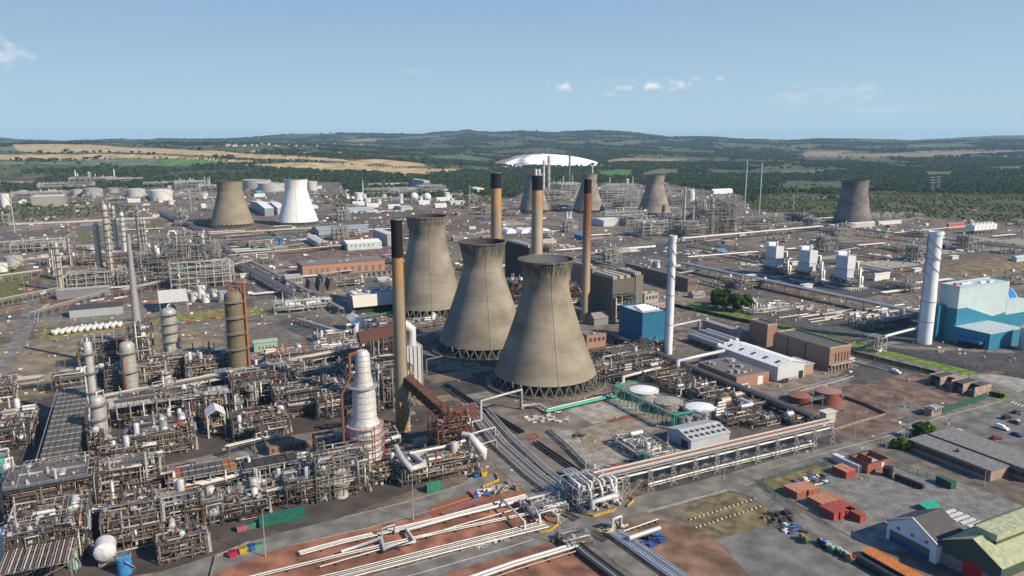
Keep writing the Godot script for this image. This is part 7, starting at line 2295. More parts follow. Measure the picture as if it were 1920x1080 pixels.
	s.col = K(0.02, 0.02, 0.02)
	s.can(W(0, 0, 0), 1.7, 3.4, 14)
	put("upright_drum", s, "paint", t)
	s = Shape.new()
	s.col = K(0.025, 0.025, 0.025)
	s.drum(W(3, 1.2, 0), W(13, 1.2, 0), 0.9, 12)
	for k in 5: s.at(W(4 + k * 2, 0, 0), W(0.5, 1.4, 2.2))
	put("lying_drum", s, "paint", t)
	container("small dark green container on the far side of the yard", ground(1754, 905), 6.0, K(0.03, 0.10, 0.06), ct - 0.1, "")
	s = Shape.new()
	s.col = K(0.02, 0.33, 0.2)
	s.hexa([W(0, 1.2, 0), W(7, 1.2, 0), W(7, 1.8, -3), W(0, 1.8, -3), W(0, 1.4, 0), W(7, 1.4, 0), W(7, 2.0, -3), W(0, 2.0, -3)])
	for x in [0.3, 6.7]: s.bar(W(x, 0, -1.5), W(x, 1.4, -1.5), 0.2)
	one("green_sheet", "bright green sheeted trailer behind the white gabled shed", "trailer", s, "paint", ground(1737, 962))
	q = plot(1753, 1058, 1806, 1661, 1023)
	t = shed("white gabled shed with a dark roof and a blue base", q[0], q[1], q[2], q[3], 4.6, K(0.66, 0.68, 0.72), K(0.085, 0.082, 0.08), {"ridge": "x"})
	s = Shape.new()
	s.col = K(0.02, 0.10, 0.22)
	s.box(W(-0.08, 0, -q[2] * 0.93), W(0.0, q[3] * 0.28, -q[2] * 0.12))
	put("blue_base", s, "paint", t)
	s = Shape.new()
	s.col = K(0.12, 0.125, 0.13)
	s.box(W(-0.1, q[3] * 0.28, -q[2] * 0.93), W(-0.0, q[3] * 0.62, -q[2] * 0.12))
	put("shutter", s, "cladding", t)
	s = Shape.new()
	s.col = K(0.8, 0.8, 0.8)
	s.bar(W(-0.4, q[3] + 0.35, 0.4), W(-0.4, q[3] + 4.9, -q[2] / 2), 0.3, 0.4); s.bar(W(-0.4, q[3] + 0.35, -q[2] - 0.4), W(-0.4, q[3] + 4.9, -q[2] / 2), 0.3, 0.4)
	put("bargeboard", s, "paint", t)
	for k in 3:
		s = Shape.new()
		s.col = K(0.2, 0.2, 0.22)
		s.at(W(-0.2, q[3] * 0.85, -q[2] * (0.2 + 0.28 * k)), W(0.5, 0.7, 0.7))
		put("lamp_box", s, "paint", t)
	q = plot(1872, 1112, 2010, 1764, 1066)
	t = shed("big hall with a pale green roof, dark green gable and red door", q[0], q[1], q[2], q[3], 4.4, K(0.06, 0.085, 0.065), K(0.36, 0.39, 0.24), {"ridge": "x"})
	s = Shape.new()
	s.col = K(0.36, 0.25, 0.24)
	s.box(W(-0.1, 0, -q[2] - 0.1), W(q[1], q[3] * 0.5, 0.1))
	put("base_wall", s, "brick", t)
	s = Shape.new()
	s.col = K(0.42, 0.02, 0.02)
	s.box(W(-0.2, 0, -q[2] * 0.62), W(-0.02, q[3] * 0.62, -q[2] * 0.30))
	put("door", s, "cladding", t)
	s = Shape.new()
	s.col = K(0.40, 0.43, 0.27)
	var ym: float = q[3] + 4.4
	s.box(W(5, ym - 0.5, -q[2] / 2 - 3.2), W(q[1], ym + 1.5, -q[2] / 2 + 3.2))
	put("roof_monitor", s, "roof", t)
	s = Shape.new()
	s.col = K(0.10, 0.12, 0.09)
	s.box(W(4.9, ym + 1.5, -q[2] / 2 - 3.5), W(q[1], ym + 1.65, -q[2] / 2 - 2.9))
	s.box(W(5, q[3] * 0.2 + ym * 0.8 - 0.3, -q[2] / 2 + 3.2), W(q[1], q[3] * 0.2 + ym * 0.8 + 0.5, -q[2] / 2 + 3.35))
	put("monitor_edge", s, "paint", t)
	for k in 5:
		s = Shape.new()
		s.col = K(0.6, 0.6, 0.6)
		s.box(W(0, 0, -k * 2.0 - 1.2), W(7, 0.35, -k * 2.0))
		one("white_mat", ["white panel lying next to the green hall, first of a row of five", "second white panel of the row of five", "middle white panel of the row of five", "fourth white panel of the row of five", "last white panel of the row of five"][k], "mat", s, "paint", ground(1818, 990) + V * (k * 0.2), "row of white panels")
	for k in [[1880, 787, 0.4, K(0.02, 0.02, 0.025), true, "black van parked at the top of the car park"], [1900, 776, 0.5, K(0.03, 0.03, 0.035), false, "dark car by the planted island"], [1868, 801, -1.15, K(0.75, 0.75, 0.75), true, "white van in the middle of the car park"], [1789, 812, 0.46, K(0.72, 0.72, 0.70), false, "white car parked apart from the others"], [1896, 814, -1.15, K(0.015, 0.04, 0.12), false, "navy blue car in the marked bays"], [1858, 824, 0.1, K(0.25, 0.015, 0.02), false, "dark red car in the car park"], [1912, 797, 1.9, K(0.04, 0.06, 0.1), false, "slate blue car at the edge of the car park"], [1590, 675, 0.46, K(0.7, 0.7, 0.7), false, "white car beside the brick works building"], [1590, 680, 0.46, K(0.5, 0.5, 0.52), false, "silver car next to the white one by the brick building"], [1405, 605, -1.1, K(0.02, 0.02, 0.02), false, "black car driving on the works road"], [1672, 697, -1.1, K(0.65, 0.65, 0.65), true, "white van at the corner of the gravel yard"]]:
		car(k[5], ground(k[0], k[1]), k[2], k[3], k[4])
	var dk := K(0.022, 0.042, 0.012)
	var lt := K(0.055, 0.095, 0.022)
	for k in [[1345, 579, 36, 32], [1362, 583, 38, 34], [1380, 585, 35, 34], [1398, 582, 30, 26], [1356, 572, 34, 30]]:
		p = ground(k[0], k[1])
		tree(["dark round tree at the west end of the clump by the works road", "tallest tree in the middle of the clump by the works road", "broad dark tree in the clump by the works road", "low tree at the east end of the clump by the works road", "tree standing behind the clump by the works road"][[1345, 1362, 1380, 1398, 1356].find(k[0])], p, sz(p, k[2]), sz(p, k[3]), k[0], dk, lt, "clump of trees by the works road")
	for k in [[1724, 822, 32, 26, dk, lt, "dark green tree at the corner of the second office"], [1738, 812, 20, 22, K(0.05, 0.08, 0.015), K(0.13, 0.17, 0.03), "bright bushy tree behind the second office"], [1684, 840, 20, 26, K(0.06, 0.075, 0.015), K(0.15, 0.165, 0.04), "yellow-green bush by the yellow gate"], [1700, 843, 18, 18, K(0.05, 0.07, 0.02), K(0.10, 0.12, 0.03), "olive bush beside the long low office"]]:
		p = ground(k[0], k[1])
		tree(k[6], p, sz(p, k[2]), sz(p, k[3]), k[0], k[4], k[5])
	for k in [[[1596, 664], [1752, 703], "clipped dark hedge along the works road"], [[1262, 574], [1404, 606], "dark hedge beside the road below the tree clump"], [[1858, 742], [1880, 747], "short dark hedge by the approach road"]]:
		var s2 := Shape.new()
		var a := ground(k[0][0], k[0][1])
		var l := ground(k[1][0], k[1][1]) - a
		rng.seed = 8
		for e in int(l.length() * 60.0):
			var c := l * rng.randf() + W(rnd(-0.9, 0.9), 0.2 + 1.6 * sqrt(rng.randf()), rnd(-0.9, 0.9))
			var f := rnd(0.6, 1.5)
			s2.col = K(0.03, 0.05, 0.014) * f
			var n := W(rnd(-1, 1), rnd(0, 1), rnd(-1, 1)).normalized()
			var e1 := n.cross(W(rnd(-1, 1), rnd(-1, 1), rnd(-1, 1))).normalized() * 0.4
			var e2 := n.cross(e1) * 0.8
			s2.quad(c - e1 - e2, c + e1 - e2, c + e1 + e2, c - e1 + e2)
		one("hedge", k[2], "hedge", s2, "leaf", a, "", 0.0)
	for k in [[1257 + 442, 842, 20, "lamp post at the corner of the long low office"], [1845, 912, 9, "lamp post in front of the end of the long low office"], [1664, 784, 10, "dark post in the gravel yard"], [1602, 823, 11, "pole by the yard gate"], [1525, 848, 11, "lamp post in front of the white pipe rack's end"], [1357, 897, 11, "lamp post in front of the white pipe rack's middle"]]:
		lamp_post(k[3], ground(k[0], k[1]), k[2], K(0.4, 0.4, 0.4))
	# concrete blocks in two lines on the weedy plot
	for e in 2:
		for k in 16:
			var a := ground(1295 + k * 8.0 + e * 10, 975 - k * 2.3 + e * 15 - k * 0.3)
			s = Shape.new()
			s.col = K(0.7, 0.69, 0.66)
			s.at(Vector3.ZERO, W(0.5, 0.45, 0.5))
			one("marker_block", "%s white block along the %s line on the weedy plot" % [nth(k), ["upper", "lower"][e]], "block", s, "concrete", a, "white blocks in the %s line" % ["upper", "lower"][e])

func zone_near():
	rng.seed = 100
	var white := [K(0.60, 0.59, 0.57), K(0.47, 0.455, 0.43), K(0.64, 0.63, 0.61)]
	var mix := [K(0.66, 0.65, 0.62), K(0.40, 0.36, 0.32), K(0.58, 0.57, 0.55), K(0.28, 0.17, 0.12), K(0.5, 0.48, 0.45)]
	var green := K(0.06, 0.36, 0.25)
	rack("white lattice-legged pipe rack along the road, white and rust-red pipes", ground(1120, 935), ground(1548, 828), 5.5, 8.6, 6, 1, {"lattice": true, "steel": K(0.50, 0.49, 0.47), "pipes": [white[0], white[1], K(0.26, 0.11, 0.075), K(0.2, 0.1, 0.07), white[1], white[0]], "r0": 0.18, "r1": 0.36, "rail": true, "tiers": 2, "step": 10.0})
	track("white pipe on low supports in front of the white lattice rack", [ground(1214, 914), ground(1320, 886), ground(1526, 836)], [[0.0, 0.42, white[0]], [1.2, 0.2, white[1]]])
	# the big white manifold where racks and tracks meet
	var o := ground(1086, 962)
	module("tangle of big white pipes and lattice steel at the road junction", o, 17, 13, 7.5, 3, {"cat": "pipe manifold", "name": "pipe_manifold", "pipes": white, "steel": K(0.42, 0.41, 0.39), "vessels": 0, "npipe": 26, "decks": 0.15, "bay": 4.5, "step": 3.6, "small": 40})
	for k in 7:
		var s := Shape.new()
		s.col = white[k % 3]
		var x := 1.5 + k * 2.2
		s.tube([W(x, 8.4, -9), W(x, 8.4, -3.0 + k * 0.35), W(x, 1.0, -3.0 + k * 0.35), W(x, 0.9, 2.2)] if k % 2 == 0 else [W(x, 8.9, -9), W(x, 8.9, -1.0), W(x, 6.5, 0.9), W(x, 2.5, 0.9), W(x + 1.0, 0.8, 0.2), W(x + 4, 0.8, -1.5)], 0.48, 10)
		one("drop_pipe", ["white drop pipe at the outer end of the junction manifold", "curved white pipe second along the manifold", "white drop pipe third along the manifold", "curved white pipe in the middle of the manifold", "white drop pipe just past the middle of the manifold", "curved white pipe next to last on the manifold", "last white drop pipe of the manifold, towards the rack"][k], "pipe", s, "metal", o, "big white pipes of the junction manifold")
	var s := Shape.new()
	s.col = white[2]
	s.tube([W(0, 2.5, 0), W(0, 5.2, 0), W(9, 5.2, 0), W(9, 5.2, -11)], 0.75, 12)
	one("angled_pipe", "thick white right-angled pipe in front of the manifold", "pipe", s, "metal", ground(1111, 968))
	for k in 4:
		s = Shape.new()
		s.col = white[k % 3]
		s.tube([W(k * 1.5, 2.4, 0), W(k * 1.5, 2.4, -9), W(k * 1.5, 0.9, -13)], 0.55, 10)
		one("sloping_pipe", ["outer white pipe of four sloping down to the dark trench", "second white pipe sloping to the dark trench", "third white pipe sloping to the dark trench", "inner white pipe of four sloping to the dark trench"][k], "pipe", s, "metal", ground(1080, 915), "white pipes sloping to the dark trench")
	# low tracks
	track("broad bundle of grey and white pipes slanting past the rusty furnace", [ground(877, 760), ground(935, 835), ground(1000, 893), ground(1062, 940)], pipes_of(9, -3.2, 0.8, 0.22, mix), {"step": 8.0})
	track("pale pipes beside the slanting bundle on its tower side", [ground(912, 770), ground(962, 826), ground(1020, 880), ground(1075, 925)], pipes_of(3, -1.0, 1.0, 0.26, white), {"step": 9.0})
	track("pair of black pipes in a trench running out from the towers", [ground(838, 722), ground(905, 766), ground(982, 812)], [[0.0, 0.5, K(0.03, 0.028, 0.025)], [1.5, 0.5, K(0.03, 0.028, 0.025)], [3.2, 0.25, K(0.2, 0.17, 0.14)]], {"step": 14.0, "y": 0.2})
	track("pair of thick black pipes ending at the white manifold", [ground(1007, 831), ground(1050, 860), ground(1105, 898)], [[0.0, 0.48, K(0.025, 0.023, 0.02)], [1.7, 0.48, K(0.03, 0.027, 0.023)]], {"step": 12.0, "y": 0.3})
	track("row of dark blue-grey pipes along the edge of the concrete apron", [ground(1028, 810), ground(1062, 840), ground(1100, 880)], pipes_of(3, -0.8, 0.8, 0.25, [K(0.06, 0.065, 0.09), K(0.3, 0.3, 0.3)]), {"step": 6.0})
	goal("tall white pipe bridge crossing the dark trench near the towers", ground(902, 790), ground(977, 768), 9.5, 0.55, white[1], 8.0)
	goal("second thinner pipe bridge over the slanting bundle", ground(867, 838), ground(928, 820), 4.5, 0.3, white[0], 2.0)
	goal("low pipe bridge over the slanting bundle closer to the road", ground(868, 862), ground(930, 842), 4.0, 0.25, white[1], 1.0)
	track("thick white pipe looping from the bridge to the green pipes", [ground(977, 768), ground(1012, 766), ground(1028, 776)], [[0.0, 0.6, white[0]]], {"y": 1.2})
	# green line and gantry
	track("bright green pipes along the edge of the concrete apron below the tower", [ground(1024, 778), ground(1154, 747)], [[-0.7, 0.42, green], [0.4, 0.35, green * 1.1], [-2.6, 0.3, white[0]]], {"y": 1.1})
	rack("green gantry on thin legs beside the three grey tanks", ground(1152, 748), ground(1263, 806), 2.4, 6.2, 4, 7, {"steel": K(0.05, 0.22, 0.18), "pipes": [green, K(0.05, 0.2, 0.17), white[1], green], "rail": true, "step": 6.0})
	for k in 2:
		s = Shape.new()
		s.col = green
		s.bar(W(0, 6.6, 0), W(12, 6.6, 0), 1.3, 0.5)
		s.bar(W(0.3, 0, 0), W(0.3, 6.5, 0), 0.5)
		s.tube([W(0, 7.4, 0.5), W(0, 8.2, 0.5), W(1.5, 8.2, 0.5)], 0.25, 8)
		one("branch_pipe", ["green arm reaching from the gantry to the white-roofed tank", "green arm with a bent pipe at the near end of the gantry"][k], "pipe", s, "metal", [ground(1153, 748), ground(1262, 806)][k], "green gantry arms")
	# the red yard: long pipes with expansion loops
	track("thick white pipe across the red yard", [ground(640, 1043), ground(716, 1018), ground(722, 1040), ground(777, 1024), ground(762, 1002), ground(860, 975), ground(970, 948)], [[0.0, 0.5, white[0]]], {"y": 1.0})
	for k in [[[[560, 1040], [640, 1018], [813, 978], [985, 932]], 3, 0.9, "upper bundle of white pipes at the far edge of the red yard"], [[[600, 1068], [720, 1033], [860, 990], [1000, 950]], 1, 1.0, "single thin pipe across the middle of the red yard"], [[[430, 1096], [640, 1044], [830, 1000], [1010, 962]], 2, 1.0, "two thin pipes lying across the red yard"], [[[540, 1100], [640, 1077], [830, 1028], [1018, 982]], 5, 1.0, "lower bundle of five white pipes along the near road"]]:
		var pts := []
		for q in k[0]: pts.append(ground(q[0], q[1]))
		track(k[3], pts, pipes_of(k[1], 0.0, k[2], 0.24, white + [K(0.3, 0.26, 0.23)]), {"step": 8.0})
	for k in 5: goal(["pipe portal at the far corner of the red yard", "small pipe portal over the upper bundle", "low pipe portal at the road end of the red yard", "pipe portal near the road junction", "bent pipe portal at the near bundle's end"][k], ground([940, 717, 1000, 1012, 1024][k], [952, 1010, 960, 978, 966][k]), ground([984, 740, 1012, 1042, 1046][k], [996, 1003, 985, 970, 982][k]), [3.2, 3.5, 2.6, 3.0, 2.6][k], 0.28, white[k % 3], 1.5)
	module("low pipe gallery with handrails at the corner of the red yard", ground(1000, 975), 13, 9, 2.6, 21, {"pipes": white, "steel": K(0.35, 0.33, 0.31), "vessels": 0, "bay": 4.5, "step": 2.2, "name": "pipe_gallery", "cat": "pipe gallery"})
	sheet("rust_mat", "rust", K(0.36, 0.12, 0.05), 3, [[798, 953], [905, 918], [922, 935], [815, 975]])
	track("dark purple pipes lying on the rusty mat", [ground(830, 968), ground(868, 952), ground(905, 940)], pipes_of(3, -1.0, 1.0, 0.2, [K(0.2, 0.1, 0.13)]), {"y": 0.5})
	heap("scrap_heap", "blue frames and pipe ends at the far edge of the rusty mat", "scrap", ground(888, 935), 7, 4, 1.6, 18, [K(0.04, 0.12, 0.35), K(0.6, 0.6, 0.6), K(0.4, 0.08, 0.05)], 31)
	heap("scrap_heap", "brown tangle of pipe ends at the corner of the red yard", "scrap", ground(930, 928), 10, 5, 1.8, 24, [K(0.25, 0.16, 0.11), K(0.4, 0.36, 0.32)], 32)
	heap("scrap_heap", "pale timber and frames beside the near bundle", "scrap", ground(885, 1032), 12, 2.5, 1.0, 18, [K(0.5, 0.48, 0.44), K(0.3, 0.28, 0.26)], 33)
	# bottom right tracks
	track("bundle of grey pipes running out of frame beside the yellow line", [ground(1152, 1002), ground(1200, 1036), ground(1290, 1100)], pipes_of(6, -2.4, 0.95, 0.34, [K(0.5, 0.52, 0.55), K(0.62, 0.62, 0.62), K(0.36, 0.37, 0.4)]))
	track("thin pipe on white supports slanting off the bundle by the junction", [ground(1160, 1004), ground(1234, 978)], [[0.0, 0.2, white[2]]], {"step": 2.2})
	track("thick grey sleeve lying across the bundle", [ground(1178, 1022), ground(1236, 1002)], [[0.0, 0.8, K(0.5, 0.53, 0.53)]], {"y": 1.4})
	goal("white pipe arch by the yellow barrier at the junction", ground(1148, 996), ground(1163, 991), 4.2, 0.45, white[0], 1.0)
	heap("valve_group", "yellow valves and frame at the start of the grey bundle", "valves", ground(1140, 1001), 7, 3, 1.8, 14, [K(0.6, 0.36, 0.03), K(0.45, 0.43, 0.4)], 34)
	heap("scrap_heap", "blue steel stillages on the brown yard", "scrap", ground(1206, 1030), 9, 6, 1.4, 20, [K(0.03, 0.10, 0.33), K(0.04, 0.06, 0.16)], 35)
	track("two white pipes along the near red yard, bottom of the view", [ground(860, 1097), ground(960, 1062), ground(1078, 1026)], [[0.0, 0.5, white[0]], [1.5, 0.5, white[1]], [3.2, 0.2, K(0.4, 0.3, 0.25)]])
	track("dark pipes turning down beside the yellow kerb", [ground(1082, 1026), ground(1100, 1042), ground(1175, 1100)], pipes_of(4, -1.2, 1.0, 0.38, [K(0.07, 0.065, 0.06), K(0.16, 0.14, 0.13), K(0.4, 0.38, 0.36)]))
	module("sunken valve pit with railings at the end of the near white pipes", ground(1064, 1032), 9, 7, 1.8, 23, {"pipes": mix, "vessels": 0, "bay": 4.5, "step": 1.7, "name": "valve_pit", "cat": "valve pit"})
	for k in [[[[1090, 965], [1112, 970], [1155, 958]], "orange and yellow kerb barrier in front of the white manifold"], [[[1012, 1000], [1030, 998], [1049, 984]], "yellow kerb barrier at the corner of the red yard"], [[[1036, 1018], [1066, 1006], [1105, 1018]], "yellow kerb barrier round the valve pit"], [[[1176, 952], [1188, 940], [1184, 934]], "short yellow kerb by the end of the dark trench"], [[[1130, 1000], [1150, 1010], [1158, 1020]], "yellow kerb at the start of the grey bundle"], [[[905, 915], [935, 902], [930, 890]], "yellow handrail at the corner of the process unit"]]:
		wall_line(k[1], [ground(k[0][0][0], k[0][0][1]), ground(k[0][1][0], k[0][1][1]), ground(k[0][2][0], k[0][2][1])], 0.9, K(0.62, 0.36, 0.06), 0.3)
	# pump island in front of the grey-blue shed
	module("pump island of white pipes between the apron and the grey-blue shed", ground(1205, 868), 15, 20, 3.2, 26, {"pipes": white, "vessels": 5, "step": 2.6, "bay": 5.0, "decks": 0.1, "npipe": 20, "name": "pump_island", "cat": "pump station"})
	tank("small green upright drum in front of the pump island", ground(1208, 872), 1.6, 4.6, K(0.06, 0.17, 0.14))
	heap("scrap_heap", "rusty frames on the concrete apron before the pump island", "scrap", ground(1150, 885), 16, 5, 1.1, 20, [K(0.10, 0.06, 0.05), K(0.3, 0.05, 0.04), K(0.25, 0.22, 0.2)], 36)
	heap("scrap_heap", "small dark wreck in the middle of the concrete apron", "scrap", ground(1080, 822), 5, 3, 1.2, 9, [K(0.07, 0.06, 0.05)], 37)
	heap("kerb_stones", "rows of pale kerb stones at the corner of the apron", "stones", ground(1010, 800), 16, 12, 0.5, 26, [K(0.5, 0.48, 0.44)], 38)
	# between the tanks and the brick store
	rack("dark pipe rack running from the blue box down past the brick store", ground(1522, 797), ground(1522, 797) + V * along(ground(1522, 797), V, 1146), 5.0, 3.8, 6, 9, {"steel": K(0.11, 0.10, 0.095), "pipes": [K(0.14, 0.12, 0.11), K(0.2, 0.18, 0.16), K(0.10, 0.09, 0.085), K(0.32, 0.29, 0.27)], "tiers": 2, "r0": 0.2, "r1": 0.45})
	for k in [[1270, 700, 1362, 679, 7.0, 1.0, "thick white insulated pipe bridging to the white shed"], [1168, 722, 1236, 705, 4.5, 0.8, "white pipe bridge behind the white-roofed tank"], [1130, 684, 1190, 672, 4.5, 0.5, "white pipe bridge next to the nearest cooling tower"], [1276, 745, 1340, 730, 4.0, 0.35, "thin white pipe bridge over the yellow valves"], [1340, 745, 1400, 730, 3.0, 0.5, "short white pipe bridge by the buff drum"], [1250, 640, 1310, 626, 9.0, 0.6, "white conveyor-like pipe bridge behind the slender stack"]]:
		goal(k[6], ground(k[0], k[1]), ground(k[2], k[3]), k[4], k[5], white[0], 2.0)
	for k in [[1128, 722, 26, 30, 4.0, "low dark pipework right behind the nearest cooling tower's pond"], [1150, 690, 30, 24, 4.5, "pipework field between the cooling tower and the blue box"], [1218, 722, 26, 26, 4.5, "pipework with yellow valves behind the white-roofed tank"], [1268, 745, 22, 22, 4.0, "pipework field beyond the dirty grey tank"], [1330, 765, 16, 20, 4.2, "pipework with a buff drum behind the wide pale tank"], [1362, 808, 18, 16, 4.5, "pipework with a red platform beside the wide pale tank"], [1412, 806, 15, 16, 3.2, "white pipes and pumps behind the end of the white rack"], [1484, 800, 14, 7, 2.4, "pipe frame below the red-brown tanks"], [1200, 670, 24, 16, 4.5, "dark pipework in front of the blue box building"], [1400, 775, 16, 14, 3.0, "loose white pipe stock near the dark rack"]]:
		module(k[5], ground(k[0], k[1]), k[2], k[3], k[4], int(k[0]), {"group": "low pipework between the tanks and the store", "step": 3.4, "bay": 7.0, "decks": 0.12, "steel": K(0.11, 0.1, 0.09), "npipe": 18, "vessels": 2, "small": 110, "pipes": [K(0.42, 0.4, 0.37), K(0.12, 0.105, 0.09), K(0.2, 0.17, 0.14), K(0.3, 0.27, 0.23), K(0.55, 0.54, 0.51), K(0.09, 0.08, 0.07), K(0.24, 0.12, 0.08)]})
	s = Shape.new()
	s.col = K(0.52, 0.36, 0.22)
	s.drum(W(0, 3.2, 0), W(5, 3.2, 0), 1.7, 12)
	one("buff_drum", "buff lying drum in the pipework behind the wide pale tank", "drum", s, "metal", ground(1350, 765))
	for k in 3:
		s = Shape.new()
		s.col = K(0.50, 0.31, 0.03)
		s.drum(W(0, 1.6, 0), W(2.5, 1.6, 0), 0.9, 10)
		one("yellow_drum", ["yellow drum nearest the dark rack", "yellow drum in the middle of three", "yellow drum nearest the white-roofed tank"][k], "drum", s, "paint", ground(1300 - k * 9, 732 + k * 2), "yellow drums in the pipework")
	lamp_post("lamp post beside the red yard's far road", ground(775, 976), 17, K(0.45, 0.45, 0.45))
	lamp_post("lamp post at the road junction", ground(1049, 1020), 13, K(0.45, 0.45, 0.45))

func zone_unit():
	var s: Shape
	var t: Node3D
	var p: Vector3
	var white := K(0.66, 0.66, 0.64)
	var orange := K(0.42, 0.14, 0.055)
	var rusty := [K(0.14, 0.06, 0.045), K(0.21, 0.085, 0.055), K(0.09, 0.055, 0.045)]
	# great white stepped column by the road
	p = ground(688, 880)
	t = thing("stepped_column", "great white stepped column wrapped in foil-like cladding", "column", p)
	var prof := []
	for k in [[30, 880], [30, 850], [29, 848], [29, 800], [27, 792], [22, 782], [21, 736], [19, 724], [14, 700], [13, 664], [9, 657], [0, 655]]: prof.append(X(sz(p, k[0]), rise(p, k[1])))
	s = Shape.new()
	s.col = K(0.60, 0.60, 0.585)
	s.lathe(Vector3.ZERO, prof, 32)
	put("shell", s, "metal", t)
	for y in [665, 674, 684, 695, 712, 724, 738, 750, 764, 778, 795, 812, 830]:
		s = Shape.new()
		var h := rise(p, y)
		var r := 0.0
		for k in prof.size() - 1:
			if h >= prof[k].y and h <= prof[k + 1].y: r = lerpf(prof[k].x, prof[k + 1].x, (h - prof[k].y) / maxf(0.01, prof[k + 1].y - prof[k].y))
		var deck_here: bool = y in [724, 795, 812, 830]
		s.col = near_to(K(0.46, 0.45, 0.42), 0.15) if deck_here else K(0.5, 0.5, 0.49)
		s.lathe(W(0, h, 0), [X(r - 0.3, -0.15), X(r + (1.3 if deck_here else 0.12), -0.1), X(r + (1.3 if deck_here else 0.12), 0.12), X(r - 0.3, 0.15)], 28)
		if deck_here:
			s.col = near_to(K(0.5, 0.06, 0.06), 0.1) if y > 790 else GALV
			for e in 18:
				var a := W(cos(TAU * e / 18), 0, sin(TAU * e / 18)) * (r + 1.25) + W(0, h, 0)
				var b := W(cos(TAU * (e + 1) / 18), 0, sin(TAU * (e + 1) / 18)) * (r + 1.25) + W(0, h, 0)
				s.bar(a, a + W(0, 1.2, 0), 0.1); s.bar(a + W(0, 1.2, 0), b + W(0, 1.2, 0), 0.1)
		put("platform" if deck_here else "band", s, "metal", t)
	s = Shape.new()
	s.col = K(0.24, 0.10, 0.07)
	var hh := rise(p, 660)
	s.tube([W(-2, hh, 0), W(-5, hh, 1), W(-5, rise(p, 700), 1), W(-8.5, rise(p, 730), 1.5), W(-8.5, 3, 1.5)], 0.55, 10)
	put("downcomer_pipe", s, "rust", t)
	for e in 2:   # scaffolding round the foot
		s = Shape.new()
		s.col = [K(0.3, 0.29, 0.27), K(0.42, 0.05, 0.05)][e]
		var rr := sz(p, 33 + e * 2)
		for a in 14:
			var q0 := W(cos(TAU * a / 14) * rr, 0, sin(TAU * a / 14) * rr)
			var q1 := W(cos(TAU * (a + 1) / 14) * rr, 0, sin(TAU * (a + 1) / 14) * rr)
			if e == 0 or a % 3 == 0: s.bar(q0, q0 + W(0, rise(p, 790), 0), 0.16)
			for y in 8:
				if (y + a) % 3 != 0 or e == 0: s.bar(q0 + W(0, 2.2 + y * 2.2, 0), q1 + W(0, 2.2 + y * 2.2, 0), 0.13)
		put("scaffold", s, "metal", t)
	# the other big columns: [x, base, top, width, colour, label, options]
	for k in [[449, 707, 545, 34, K(0.19, 0.15, 0.10), "massive dark brown column with an orange side pipe", {"decks": 4, "bands": 9, "mat": "paint", "risers": 1, "riser_colors": [orange]}], [325, 692, 577, 27, K(0.42, 0.41, 0.39), "grey column with many ring platforms left of the brown one", {"decks": 5}], [247, 738, 640, 26, K(0.46, 0.44, 0.40), "squat grey column with rusty pipes on its crown", {"decks": 2, "bands": 8, "riser_colors": [orange]}], [193, 850, 742, 24, K(0.47, 0.46, 0.44), "silver column rising out of the near pipework", {"decks": 3, "bands": 10}], [180, 790, 640, 14, K(0.52, 0.51, 0.49), "slim silver column stacked above the near pipework", {"decks": 3, "bands": 8}], [315, 732, 698, 17, K(0.56, 0.55, 0.53), "short pale drum column before the long panel roof", {"decks": 1}], [706, 762, 686, 24, K(0.31, 0.31, 0.30), "plain grey vessel behind the great white column", {"decks": 1, "bands": 7}], [370, 975, 935, 15, K(0.52, 0.54, 0.56), "upright grey drum in the front row of exchangers", {"decks": 0, "risers": 1, "bands": 3}], [610, 935, 868, 20, K(0.45, 0.46, 0.46), "grey column standing in the road-side frame", {"decks": 2, "bands": 5}], [640, 930, 870, 24, K(0.5, 0.51, 0.51), "stout grey vessel next to the great white column", {"decks": 2, "bands": 4}], [475, 770, 720, 14, K(0.33, 0.3, 0.28), "dark column in the shaded pipework", {"decks": 2}], [448, 795, 745, 12, K(0.26, 0.2, 0.18), "rust-dark column beside the white gabled shelter", {"decks": 2}], [8, 925, 850, 22, K(0.10, 0.38, 0.32), "teal column at the left edge", {"decks": 1}], [22, 945, 868, 14, K(0.6, 0.61, 0.62), "silver column with ring platforms at the left edge", {"decks": 3}]]:
		var o: Dictionary = k[6]
		o["group"] = "columns of the near process area"
		col(k[5], k[0], k[1], k[2], k[3], k[4], o)
	p = ground(469, 707)
	s = Shape.new()
	s.col = orange
	hh = rise(p, 545)
	s.tube([W(-7, hh + 1, -1), W(-7, hh + 4, -1), W(0, hh + 4, 0), W(0, 6, 0), W(4, 3, 2), W(26, 3, 2)], 0.75, 10)
	one("orange_pipe", "orange-rust pipe down the side of the massive brown column", "pipe", s, "rust", p)
	# tapered stack on a dark structure
	p = ground(266, 700)
	hh = rise(p, 607)
	module("dark burner structure carrying the tapered grey stack", p - U * 5.0, 11, 9, hh, 101, {"steel": K(0.14, 0.13, 0.125), "npipe": 22, "decks": 1.0})
	s = Shape.new()
	s.col = K(0.34, 0.34, 0.35)
	s.lathe(W(0, hh, 0), [X(2.3, 0), X(2.1, 1), X(0.9, rise(p, 440) - hh), X(0.6, rise(p, 440) - hh)], 18)
	one("tapered_stack", "thin tapering grey stack on the dark burner structure", "stack", s, "metal", p + V * 4.0)
